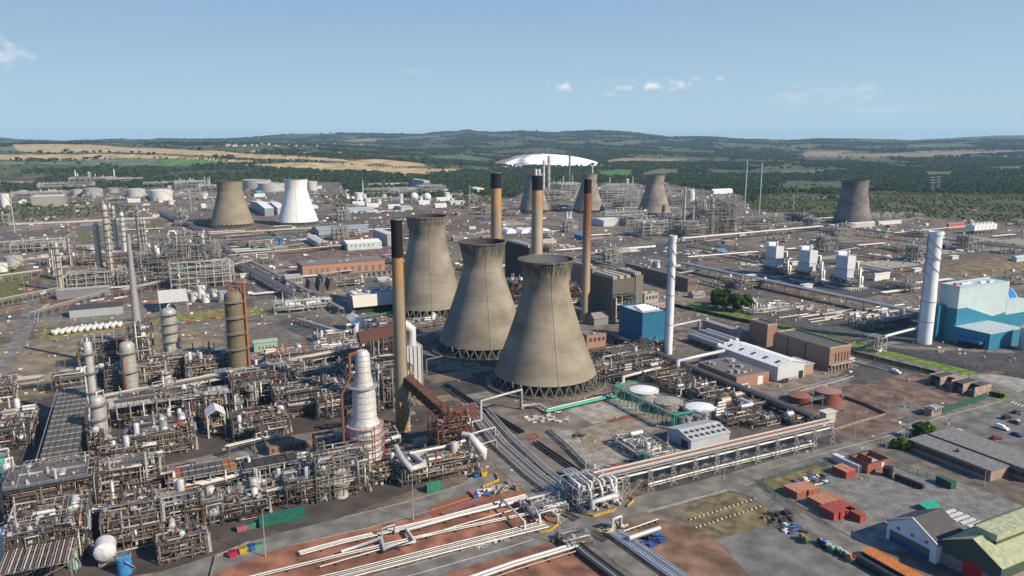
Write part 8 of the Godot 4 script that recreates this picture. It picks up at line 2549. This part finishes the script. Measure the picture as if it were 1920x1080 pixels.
	# roofs of air coolers: [corner x, y at roof height h, to x along the street, to x across, columns, rows, tone, rust columns, label]
	for k in [[65, 893, 11.0, 141, 84, 6, 16, K(0.105, 0.095, 0.085), "long bank of dark mesh-topped air coolers, rust-red near end"], [203, 766, 11.0, 430, 200, 20, 1, K(0.44, 0.43, 0.40), "long pale panel roof running beside the silver column"], [453, 724, 12.0, 536, 450, 7, 1, K(0.30, 0.30, 0.29), "grey panel roof with dark gaps below the massive brown column"], [315, 904, 7.5, 445, 312, 10, 2, K(0.085, 0.08, 0.075), "air cooler bank with rust-orange end panels"], [380, 672, 9.0, 432, 372, 6, 5, K(0.13, 0.13, 0.135), "dark ribbed cooler roof left of the massive brown column"], [402, 704, 6.0, 438, 398, 4, 3, K(0.17, 0.17, 0.17), "lower dark cooler roof below the ribbed one"], [0, 795, 7.0, 52, -4, 8, 1, K(0.33, 0.33, 0.32), "grey ribbed canopy at the left edge"], [459, 884, 7.5, 560, 455, 5, 1, K(0.05, 0.045, 0.042), "dark flat roof with a rusty edge beside the orange-ended coolers"]]:
		p = ground(k[0], k[1], k[2])
		var w := along(p, U, k[3])
		var d: float = (ground(84, 737, 11.0) - p).length() if k[0] == 65 else ([9.0, 9.0, 10.0, 16.0, 9.0, 8.0, 9.0][[203, 453, 315, 380, 402, 0, 459].find(k[0])])
		t = thing("air_cooler_bank" if k[5] > 4 else "roof_canopy", k[8], "air cooler", W(p.x, 0, p.z), "roofs of the near process area")
		rng.seed = int(k[0]) + 2
		fan_roof(t, 0, -d, w, 0, k[2], k[5], k[6], k[7], [0, 1, 8, 9] if k[0] == 315 else [])
		s = Shape.new()
		s.col = K(0.13, 0.12, 0.11)
		steel(s, 0.2, -d + 0.2, w - 0.2, -0.2, [k[2] * 0.5, k[2] - 0.4], 7.0, 0.34)
		put("steel_frame", s, "metal", t)
		s = Shape.new()
		s.col = GALV * 0.9
		rails(s, [W(-0.8, k[2], 0.8), W(w + 0.8, k[2], 0.8)], 1.1); rails(s, [W(-0.8, k[2], -d - 0.8), W(-0.8, k[2], 0.8)], 1.1)
		s.box(W(-0.9, k[2] - 0.15, 0.1), W(w + 0.9, k[2], 0.95))
		put("walkway", s, "metal", t)
		for e in int(w / 5.0):
			s = Shape.new()
			s.col = pipe_color()
			s.tube([W(3 + e * 5.0, k[2] + 0.3, 0.2), W(3 + e * 5.0, k[2] + 0.9, 1.2), W(3 + e * 5.0, k[2] * 0.55, 1.2), W(4.5 + e * 5.0, k[2] * 0.55, 1.2)], 0.25, 7)
			put("header_pipe", s, "metal", t)
		if k[0] == 65:
			for e in 6:
				s = Shape.new()
				s.col = near_to(K(0.33, 0.10, 0.06))
				for f in 3: s.box(W(w * e / 6.0 + 0.2, k[2] + 0.58, -4.0 - f * 2.6), W(w * (e + 1) / 6.0 - 0.2, k[2] + 0.66, -2.0 - f * 2.6))
				put("rusty_panel", s, "rust", t)
			s = Shape.new()
			s.col = K(0.42, 0.41, 0.38)
			s.box(W(-1, k[2] - 0.8, 0.96), W(w + 2, k[2] + 0.2, 3.2))
			put("end_header", s, "metal", t)
	var q := plot(503, 855, 640, 500, 840)
	block("long flat-topped brown concrete building in the middle of the pipework", q[0], q[1], 8.0, q[3], K(0.33, 0.21, 0.16), K(0.17, 0.14, 0.115), {"parapet": 0.25, "front": [12, 0.03, 0.97, 0.8, 2.6, 0.5, K(0.08, 0.06, 0.05)]})
	# gabled open shelters over pumps
	for k in [[392, 822, 424, 383, 782, white, "white open gabled shelter among the pipes"], [318, 849, 362, 306, 812, K(0.26, 0.09, 0.055), "rust-brown open gabled shelter over pumps"]]:
		q = plot(k[0], k[1], k[2], k[3], k[4])
		t = thing("gabled_shelter", k[6], "shelter", q[0], "open gabled shelters")
		var w: float = q[1]
		var h: float = q[3]
		for e in 2:
			s = Shape.new()
			s.col = k[5]
			var x := -0.5 if e == 0 else w + 0.5
			var a := [W(x, h, 0.5), W(w / 2, h + 2.6, 0.5), W(w / 2, h + 2.6, -9), W(x, h, -9)]
			if e == 1: a = [a[1], a[0], a[3], a[2]]
			s.hexa([a[0], a[1], a[2], a[3], a[0] + W(0, 0.2, 0), a[1] + W(0, 0.2, 0), a[2] + W(0, 0.2, 0), a[3] + W(0, 0.2, 0)])
			put("roof_slope", s, "rust" if k[5].r < 0.4 else "paint", t)
		for e in 4:
			s = Shape.new()
			s.col = K(0.6, 0.58, 0.55)
			s.at(W((e % 2) * w, 0, -(e / 2) * 8.5), W(0.6, h, 0.6))
			put("post", s, "concrete", t)
		s = Shape.new()
		rng.seed = int(k[0])
		for e in 26:
			s.col = pipe_color()
			loop_pipe(s, W(0.5, 0.3, -8), W(w - 0.5, h - 1, -0.3), rnd(0.12, 0.4), 6)
		put("pumps_and_pipes", s, "metal", t, "stuff")
	# spheres and lying drums: [x, y, radius px, height, label]
	for k in [[243, 835, 11, 5.0, "white ball vessel, the larger of two by the silver column"], [262, 838, 7, 4.6, "smaller white ball vessel beside the larger one"], [505, 800, 9, 5.5, "white ball vessel in the shaded pipework"], [168, 850, 6, 5.0, "small tan ball vessel under the cooler bank"]]:
		p = ground(k[0], k[1])
		t = thing("ball_vessel", k[4], "vessel", p, "ball vessels")
		s = Shape.new()
		s.col = white if k[0] != 168 else K(0.45, 0.4, 0.33)
		s.ball(W(0, k[3], 0), sz(p, k[2]), 16)
		put("shell", s, "paint", t)
		s = Shape.new()
		s.col = K(0.3, 0.28, 0.26)
		for e in 4: s.bar(W(cos(e * PI / 2 + 0.7) * 1.6, 0, sin(e * PI / 2 + 0.7) * 1.6), W(cos(e * PI / 2 + 0.7) * 1.6, k[3], sin(e * PI / 2 + 0.7) * 1.6), 0.3)
		put("legs", s, "metal", t)
	for k in [[200, 1066, 19, 5.0, 5.0, 0.6, "big white-ended lying drum at the bottom of the process area"], [247, 1000, 9, 5.0, 12.0, 0.5, "grey lying drum end in the front row, left of the pair"], [289, 1003, 12, 5.0, 12.0, 0.58, "pale lying drum end in the front row, right of the pair"], [403, 985, 10.5, 4.0, 16.0, 0.36, "dark lying drum with a pale end beside the upright grey drum"], [325, 1012, 6, 4.5, 8.0, 0.5, "small lying drum in the front row"]]:
		p = ground(k[0], k[1])
		var r := sz(p, k[2])
		t = thing("lying_drum", k[6], "drum", p, "lying drums of the front row")
		s = Shape.new()
		s.col = K(k[5], k[5], k[5])
		s.drum(W(0, k[3], -k[4]), W(0, k[3], 0), r, 18)
		put("shell", s, "paint", t)
		s = Shape.new()
		s.col = K(0.33, 0.31, 0.29)
		for e in 2: s.box(W(-r * 0.7, 0, -2.0 - e * (k[4] - 4)), W(r * 0.7, k[3], -1.2 - e * (k[4] - 4)))
		put("saddle", s, "concrete", t)
	# rusty furnace with its ducts, chimney breeching and white stack casing
	module("rusty furnace block with dark red steelwork by the road", ground(822, 858), 14, 11, 15, 111, {"steel": rusty[0], "pipes": rusty + [K(0.4, 0.37, 0.34)], "npipe": 20, "decks": 0.9, "bay": 4.5, "group": "furnace", "vessels": 3})
	p = ground(760, 800)
	t = thing("furnace_duct", "rust-red flue duct sloping from the near chimney to the furnace", "duct", p, "", 0.0)
	var e0 := W(1, 21, 0)
	var f0 := ground(840, 838) - p + W(0, 13, 0)
	s = Shape.new()
	s.col = rusty[0]
	s.bar(e0, f0, 3.6, 4.2)
	put("duct", s, "rust", t)
	for k in 9:
		s = Shape.new()
		s.col = near_to(rusty[1])
		var c := e0.lerp(f0, (k + 0.5) / 9.0)
		s.bar(c, c + (f0 - e0).normalized() * 0.4, 4.1, 4.7)
		put("stiffener", s, "rust", t)
	s = Shape.new()
	s.col = rusty[1]
	s.bar(f0, f0 + U * 12.0, 4.4, 4.4); s.bar(f0 + W(0, -5, 0), f0 + W(0, 0, 0), 3.5, 3.5)
	put("hood", s, "rust", t)
	p = ground(778, 745)
	t = block("tall white ribbed casing right of the near chimney", p - U * 4.0, 8.0, 8.0, rise(p, 650), K(0.63, 0.63, 0.62), K(0.5, 0.5, 0.48), {"wall_mat": "metal", "parapet": 0.3, "cat": "casing", "name": "stack_casing"})
	for k in 5:
		s = Shape.new()
		s.col = K(0.55, 0.55, 0.54)
		s.bar(W(k * 2.0, 0, 0.25), W(k * 2.0, rise(p, 650), 0.25), 0.35)
		put("rib", s, "metal", t)
	s = Shape.new()
	s.col = K(0.66, 0.66, 0.65)
	s.tube([W(0, rise(p, 650) - 1, -3), W(0, rise(p, 620), -3), W(-3, rise(p, 610), -3), W(-8, rise(p, 610), -3)], 2.2, 14)
	one("elbow_duct", "fat white elbow duct into the near chimney", "duct", s, "metal", p)
	s = Shape.new()
	s.col = K(0.17, 0.085, 0.065)
	s.bar(W(-26, rise(p, 622), 0), W(-6, rise(p, 612), 0), 4.2, 4.6)
	s.bar(W(-25, 0, 0), W(-25, rise(p, 622), 0), 1.0)
	one("dark_duct", "dark rusty duct running from the left into the near chimney", "duct", s, "rust", p)
	s = Shape.new()
	s.col = K(0.48, 0.27, 0.10)
	s.box(W(0, 0, -4), W(3.4, 13, 0))
	s.col = K(0.5, 0.47, 0.42)
	s.box(W(3.42, 0, -3.9), W(4.2, 13, -0.1))
	one("ochre_pier", "ochre pier at the foot of the near chimney", "pier", s, "concrete", ground(752, 812))
	# fat pipes by the furnace
	for k in [[[[742, 838, 9], [755, 862, 9], [772, 880, 7], [795, 872, 7], [770, 850, 7]], 1.0, "fat grey pipe bending round in front of the furnace"], [[[868, 815, 8], [882, 818, 8], [905, 846, 5], [906, 858, 1]], 1.3, "fat white pipe descending at the furnace's road end"], [[[733, 822, 10], [748, 818, 10], [748, 828, 4]], 0.8, "white pipe hook left of the furnace"], [[[768, 850, 8], [830, 838, 8], [872, 826, 8]], 0.6, "white pipe along the front of the furnace"]]:
		var pts := []
		for f in k[0]: pts.append(ground(f[0], f[1], f[2]) - ground(k[0][0][0], k[0][0][1], k[0][0][2]))
		s = Shape.new()
		s.col = K(0.56, 0.555, 0.54) if k[1] < 1.2 else K(0.7, 0.7, 0.69)
		s.tube(pts, k[1], 12)
		one("fat_pipe", k[2], "pipe", s, "metal", ground(k[0][0][0], k[0][0][1], k[0][0][2]), "", 0.0)
	# process modules filling the area: [x, y, w, d, h, label]
	var n := 0
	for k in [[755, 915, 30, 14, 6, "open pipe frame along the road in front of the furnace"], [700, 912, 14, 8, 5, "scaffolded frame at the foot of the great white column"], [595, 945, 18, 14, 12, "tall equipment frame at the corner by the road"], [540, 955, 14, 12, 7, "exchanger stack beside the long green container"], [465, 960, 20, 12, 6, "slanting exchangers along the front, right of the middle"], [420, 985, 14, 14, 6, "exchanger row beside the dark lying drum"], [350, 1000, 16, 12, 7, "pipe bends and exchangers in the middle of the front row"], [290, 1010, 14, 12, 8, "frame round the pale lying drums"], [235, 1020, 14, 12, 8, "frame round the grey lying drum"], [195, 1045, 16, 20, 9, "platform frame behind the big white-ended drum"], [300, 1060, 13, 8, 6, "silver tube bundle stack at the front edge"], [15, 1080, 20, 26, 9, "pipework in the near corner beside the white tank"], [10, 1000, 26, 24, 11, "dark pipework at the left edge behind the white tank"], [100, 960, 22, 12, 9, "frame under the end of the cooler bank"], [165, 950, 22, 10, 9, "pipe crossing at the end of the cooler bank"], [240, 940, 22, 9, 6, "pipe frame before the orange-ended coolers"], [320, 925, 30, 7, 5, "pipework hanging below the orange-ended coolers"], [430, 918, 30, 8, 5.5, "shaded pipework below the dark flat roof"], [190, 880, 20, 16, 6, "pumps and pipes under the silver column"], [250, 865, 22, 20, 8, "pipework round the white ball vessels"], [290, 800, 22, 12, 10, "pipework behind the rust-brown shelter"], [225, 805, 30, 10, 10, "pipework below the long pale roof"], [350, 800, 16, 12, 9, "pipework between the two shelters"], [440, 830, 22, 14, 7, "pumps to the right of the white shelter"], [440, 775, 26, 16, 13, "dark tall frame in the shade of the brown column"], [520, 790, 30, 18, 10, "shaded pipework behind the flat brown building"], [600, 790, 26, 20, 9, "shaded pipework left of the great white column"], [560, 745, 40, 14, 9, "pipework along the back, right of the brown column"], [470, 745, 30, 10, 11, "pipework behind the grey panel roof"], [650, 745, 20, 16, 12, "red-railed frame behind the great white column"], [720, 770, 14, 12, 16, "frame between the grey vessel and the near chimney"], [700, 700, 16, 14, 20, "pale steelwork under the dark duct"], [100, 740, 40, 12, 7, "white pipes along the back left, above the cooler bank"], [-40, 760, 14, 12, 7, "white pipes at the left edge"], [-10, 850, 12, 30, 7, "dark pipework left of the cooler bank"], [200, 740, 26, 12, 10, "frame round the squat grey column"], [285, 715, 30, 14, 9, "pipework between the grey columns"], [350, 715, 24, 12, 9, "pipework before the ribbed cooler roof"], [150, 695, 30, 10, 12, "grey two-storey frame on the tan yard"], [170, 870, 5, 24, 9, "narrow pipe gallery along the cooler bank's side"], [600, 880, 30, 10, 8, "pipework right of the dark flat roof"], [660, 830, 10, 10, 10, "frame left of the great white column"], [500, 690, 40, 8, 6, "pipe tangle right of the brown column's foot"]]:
		n += 1
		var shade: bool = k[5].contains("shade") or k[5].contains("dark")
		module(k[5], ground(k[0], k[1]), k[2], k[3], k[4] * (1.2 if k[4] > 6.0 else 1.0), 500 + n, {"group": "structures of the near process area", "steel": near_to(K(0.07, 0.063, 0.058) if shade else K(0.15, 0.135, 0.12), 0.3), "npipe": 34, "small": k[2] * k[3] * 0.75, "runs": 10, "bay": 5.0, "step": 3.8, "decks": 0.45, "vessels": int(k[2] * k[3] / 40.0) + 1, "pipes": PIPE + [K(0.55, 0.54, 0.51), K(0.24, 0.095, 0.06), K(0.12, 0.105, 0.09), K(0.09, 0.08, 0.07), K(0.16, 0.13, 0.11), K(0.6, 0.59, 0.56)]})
	# racks tying it together: [x, y, x2, y2, width, height, pipes, label]
	for k in [[155, 990, 495, 902, 6, 5.0, 7, "long pipe rack along the front of the process area"], [-30, 985, 190, 938, 5, 7.0, 6, "rack of white pipes crossing to the cooler bank"], [175, 905, 305, 868, 3, 4.0, 5, "pale blue-grey pipes on low supports below the ball vessels"], [-40, 745, 80, 728, 6, 6.0, 7, "bundle of white pipes on a rack at the left edge"], [420, 722, 740, 655, 6, 6.0, 7, "long rack behind the process area, right of the brown column"], [200, 775, 460, 722, 5, 8.0, 6, "dark rack beneath the long pale roof"], [430, 860, 520, 838, 3, 5.0, 4, "yellow-edged pipe rack beside the flat brown building"]]:
		rack(k[7], ground(k[0], k[1]), ground(k[2], k[3]), k[4], k[5], k[6], int(k[1]) + 7, {"tiers": 2 if k[5] > 5.5 else 1, "steel": K(0.22, 0.2, 0.18), "loops": true})
	rack("thick bundle of vertical-running pipes leaving the bottom left of the view", ground(70, 1110), ground(112, 965), 17, 7.0, 24, 77, {"pipes": [K(0.55, 0.53, 0.5), K(0.2, 0.1, 0.07), K(0.3, 0.25, 0.22), K(0.6, 0.6, 0.6), K(0.16, 0.12, 0.1)], "r0": 0.14, "r1": 0.3, "step": 7.0})
	for k in 5: one("riser", ["white riser at the left end of the front rack", "white riser before the cooler bank", "grey riser by the orange-ended coolers", "white riser by the dark flat roof", "white riser near the corner frame"][k], "pipe", riser(K(0.6, 0.6, 0.58)), "metal", ground([150, 215, 330, 470, 560][k], [985, 955, 935, 905, 935][k]), "white risers of the front rack")
	tank("white tank in the near bottom corner", ground(33, 1040), 5.0, 8.0, K(0.56, 0.56, 0.55), {"group": "tanks of the near process area"})
	tank("bright blue small tank at the bottom edge", ground(235, 1074), 1.9, 4.6, K(0.04, 0.22, 0.5), {"group": "tanks of the near process area"})
	for k in 2: tank(["mint green bottle drum at the bottom of the pipe bundle", "second mint green bottle drum"][k], ground(134 + k * 7, 1066), 0.8, 5.0, K(0.33, 0.55, 0.45), {"group": "tanks of the near process area"})
	# road-side containers and bins
	var c := container("long dark green container at the edge of the road", ground(487, 991), 12.2, K(0.02, 0.13, 0.10), GRID, "road-side containers")
	c.scale = W(1.15, 1.25, 1.0)
	container("green-fronted tank skid under the roadside pipe frame", ground(801, 925), 5.2, K(0.04, 0.22, 0.14), GRID, "road-side containers")
	for k in [[444, 999, K(0.38, 0.12, 0.2), "pink skip beside the long green container"], [461, 994, K(0.06, 0.2, 0.13), "dark green skip beside the pink one"], [449, 1041, K(0.55, 0.36, 0.04), "yellow bin by the road edge, first of three"], [464, 1036, K(0.03, 0.11, 0.36), "blue bin between the yellow and green ones"], [478, 1033, K(0.12, 0.3, 0.2), "green bin, last of three by the road edge"], [903, 895, K(0.6, 0.36, 0.03), "yellow crate at the corner of the furnace area"], [889, 898, K(0.03, 0.1, 0.3), "blue crate next to the yellow one"], [429, 1048, K(0.45, 0.02, 0.06), "red drum lying by the road"]]:
		s = Shape.new()
		s.col = k[2]
		var w := 3.2 if k[1] < 1000 and k[0] < 480 else 2.4
		s.hexa([W(0.3, 0, 0), W(w - 0.3, 0, 0), W(w - 0.3, 0, -1.8), W(0.3, 0, -1.8), W(0, 1.7, 0.1), W(w, 1.7, 0.1), W(w, 1.7, -1.9), W(0, 1.7, -1.9)])
		s.col = k[2] * 0.5
		s.box(W(0.2, 1.72, -1.7), W(w - 0.2, 1.78, -0.1))
		one("bin", k[3], "bin", s, "paint", ground(k[0], k[1]), "road-side bins and skips")
	lamp_post("lamp post by the bins at the road edge", ground(498, 1044), 15, K(0.45, 0.44, 0.42))
	wall_line("red-brown retaining strip at the near edge of the process area", [ground(395, 1085), ground(405, 1045), ground(470, 1018)], 0.8, K(0.3, 0.27, 0.2))

func riser(c: Color) -> Shape:
	var s := Shape.new()
	s.col = c
	s.tube([W(-4, 9, -2), W(0, 9, -2), W(0, 9, 0), W(0, 1, 0), W(3, 1, 0)], 0.4, 9)
	return s

const MARKS := [[1022, 714, "the nearest cooling tower"], [906, 651, "the middle cooling tower"], [804, 584, "the rear cooling tower"], [436, 425, "the tan cooling tower"], [559, 421, "the white cooling tower"], [1001, 398, "the first distant grey tower"], [1103, 398, "the second distant grey tower"], [1226, 403, "the mottled-neck tower"], [1597, 418, "the lone dark tower"], [1253, 663, "the slender white stack"], [1732, 643, "the thick white stack"], [640, 510, "the salmon brick hall"], [300, 372, "the far domed tank"], [730, 370, "the chemical works"], [1330, 438, "the column row"], [1487, 519, "the farthest white boiler unit"], [1623, 542, "the nearest white boiler unit"], [210, 530, "the tallest tan column"], [365, 535, "the open grey frame"], [1370, 580, "the tree clump"], [1200, 530, "the long brown building"], [1150, 600, "the sooty boiler house"], [50, 500, "the left-edge tanks"], [700, 392, "the trading estate"], [1860, 440, "the white box coolers"], [1800, 640, "the blue plant"], [470, 650, "the pale green hut"], [690, 570, "the cooler house"], [1020, 435, "the arched tents"], [1720, 470, "the trestle rack"], [150, 640, "the row of silver drums"]]

func whereabouts(p: Vector3) -> String:
	var best := 1e9
	var s := ""
	for m in MARKS:
		var q := ground(m[0], m[1])
		var d := q.distance_to(p)
		if d < best:
			best = d
			var e := p - q
			var far: String = "" if d < 60 else ("well " if d < 110 else "far ")
			s = far + (("left of " if e.x < 0 else "right of ") if absf(e.x) > absf(e.z) else ("behind " if e.z < 0 else "in front of ")) + m[2]
	return s

func roomy(p: Vector3, room: float) -> bool:
	for c in get_children():
		if c.has_meta("category") and c.get_meta("category") in ["cooling tower", "building", "shed", "tank", "boiler", "chimney", "chimney stack", "process unit", "house"]:
			if Vector2(c.position.x - p.x, c.position.z - p.z).length() < room + (30.0 if c.get_meta("category") == "cooling tower" else 12.0): return false
	return true

func zone_small():
	rng.seed = 900
	# worn and patched rectangles of floor along the street grid
	var tones := [["asphalt", Color(0.16, 0.148, 0.135)], ["asphalt", Color(0.2, 0.185, 0.165)], ["soil", Color(0.32, 0.245, 0.18)], ["gravel", Color(0.32, 0.2, 0.14)], ["slab", Color(0.42, 0.385, 0.32)], ["slab", Color(0.27, 0.24, 0.2)], ["grass", Color(0.2, 0.19, 0.08)]]
	for k in 230:
		var y := 0.0241 + 0.00123 * k
		var p := ground(rnd(-40, 1960), lerpf(372, 640, pow(rng.randf(), 1.5)))
		if k > 175: p = ground(rnd(640, 1920), rnd(640, 880))
		if not Geometry2D.is_point_in_polygon(Vector2(p.x, p.z), plant_rim): continue
		var near := p.length() < 520
		var w := rnd(20, 110) if not near else rnd(5, 26)
		var d := rnd(14, 60) if not near else rnd(3, 14)
		var s := Shape.new()
		var t: Array = pick(tones.slice(0, 6) if near or p.x > 200 else tones)
		s.col = near_to(t[1], 0.15)
		var a := p + Vector3(0, y if not near else 0.0345 + 0.00009 * (k % 60), 0)
		s.quad(a, a + U * w, a + U * w + V * d, a + V * d)
		struct("yard_patch", s, t[0])
	# things that stand about, each a copy with a label of its own
	var used := {}
	var protos := []
	var at := ground(760, 450)
	protos.append([track("", [at, at + U * 46.0], pipes_of(4, -2, 1.2, 0.4, [Color(0.62, 0.61, 0.58), Color(0.45, 0.42, 0.38)]), {"y": 1.4, "step": 14.0, "group": "low pipe runs across the yards"}), "bundle of four pale pipes lying %s", 0, 44])
	at = ground(480, 470)
	protos.append([track("", [at, at + V * 60.0, at + V * 66.0 + U * 30.0], pipes_of(3, -2, 1.4, 0.45, [Color(0.34, 0.26, 0.21), Color(0.55, 0.53, 0.5)]), {"y": 2.6, "step": 14.0, "group": "low pipe runs across the yards"}), "bent rusty pipe run standing %s", 0, 36])
	protos.append([module("", ground(640, 445), 26, 12, 7, 601, {"fine": 0.5, "bay": 9.0, "small": 60, "npipe": 10, "vessels": 4, "name": "pump_station", "cat": "pump station", "group": "small pump stations", "steel": Color(0.3, 0.27, 0.24)}), "small pump station %s", 30, 34])
	protos.append([module("", ground(330, 460), 18, 14, 16, 602, {"fine": 0.6, "bay": 7.0, "small": 60, "npipe": 12, "vessels": 5, "name": "plant_frame", "cat": "process frame", "group": "lone process frames", "steel": Color(0.42, 0.41, 0.39)}), "lone process frame with vessels %s", 30, 24])
	var q := plot(850, 452, 868, 844, 447)
	protos.append([block("", q[0], 14, 7, 4.0, Color(0.42, 0.27, 0.21), Color(0.34, 0.32, 0.3), {"parapet": 0.0, "name": "switch_house", "cat": "hut", "group": "small brick switch houses", "front": [3, 0.1, 0.9, 1.2, 2.8, 0.5, Color(0.05, 0.05, 0.05)]}), "small brick switch house %s", 24, 22])
	protos.append([block("", ground(880, 430), 10, 4, 3.2, Color(0.62, 0.62, 0.6), Color(0.66, 0.66, 0.65), {"parapet": 0.0, "wall_mat": "paint", "name": "site_cabin", "cat": "cabin", "group": "white site cabins"}), "white site cabin %s", 14, 40])
	protos.append([car("", ground(870, 448), GRID, Color(0.68, 0.68, 0.68), true), "white van parked %s", 12, 30])
	protos.append([car("", ground(890, 446), GRID, Color(0.05, 0.07, 0.12)), "dark car parked %s", 12, 14])
	protos.append([lamp_post("", ground(900, 440), 14, Color(0.45, 0.45, 0.44)), "tall lamp post %s", 8, 46])
	protos.append([tank("", ground(120, 378), 5.5, 8.0, Color(0.66, 0.65, 0.63), {"group": "small pale tanks of the far farms"}), "small pale tank %s", 16, 34, [-20, 420, 352, 384]])
	protos.append([shed("", ground(240, 380), 22, 11, 5.0, 2.0, Color(0.6, 0.6, 0.58), Color(0.7, 0.69, 0.67), {"group": "small pale sheds of the far farms"}), "small white shed %s", 22, 26, [-20, 860, 352, 392]])
	protos.append([tank("", ground(720, 376), 4.5, 9.0, Color(0.68, 0.68, 0.67), {"name": "process_tank", "group": "small tanks of the chemical works"}), "small white upright tank %s", 12, 18, [650, 850, 358, 384]])
	for e in protos:
		var reg: Array = e[4] if e.size() > 4 else [-20, 1940, 356, 560]
		var src: Node3D = e[0]
		used[e[1] % whereabouts(src.position)] = 1
		src.set_meta("label", e[1] % whereabouts(src.position))
		var made := 0
		for tries in 300:
			if made >= e[3]: break
			var p := ground(rnd(reg[0], reg[1]), lerpf(reg[2], reg[3], pow(rng.randf(), 1.4)))
			if not Geometry2D.is_point_in_polygon(Vector2(p.x, p.z), plant_rim) or p.length() < 430 or (p.length() > 1150 and Geometry2D.is_point_in_polygon(X(p.x, p.z), scrub_rims[0])) or not roomy(p, e[2]): continue
			var l: String = e[1] % whereabouts(p)
			if used.has(l): continue
			used[l] = 1
			again(src, l, p, src.rotation.y + (0.0 if e[2] < 20 or rng.randf() < 0.6 else PI / 2), src.get_meta("group", ""))
			made += 1
	# litter: pallets, offcuts, cabinets and kerb stones nobody could count
	var box := Shape.new()
	box.col = Color(1, 1, 1)
	box.at(Vector3.ZERO, Vector3.ONE)
	var where := []
	var tint := []
	for k in 5600:
		var p := ground(rnd(-40, 1960), lerpf(348, 900, pow(rng.randf(), 2.0)))
		if not Geometry2D.is_point_in_polygon(Vector2(p.x, p.z), plant_rim): continue
		if p.length() < 480 and rng.randf() < 0.75: continue
		var f := clampf(p.length() / 600.0, 0.3, 2.4)
		where.append(Transform3D(Basis(Vector3.UP, GRID + rnd(-0.3, 0.3)).scaled_local(Vector3(rnd(0.4, 3.0) * f, rnd(0.2, 1.5) * f, rnd(0.3, 1.6) * f)), p))
		tint.append(near_to(pick([Color(0.55, 0.54, 0.5), Color(0.34, 0.31, 0.27), Color(0.28, 0.24, 0.2), Color(0.08, 0.075, 0.07), Color(0.12, 0.11, 0.1), Color(0.3, 0.16, 0.11), Color(0.5, 0.47, 0.42), Color(0.2, 0.18, 0.16)]), 0.25))
	swarm("litter", box, "plain", where, "offcuts, pallets and kerb stones strewn over the plant's yards", "litter", tint)
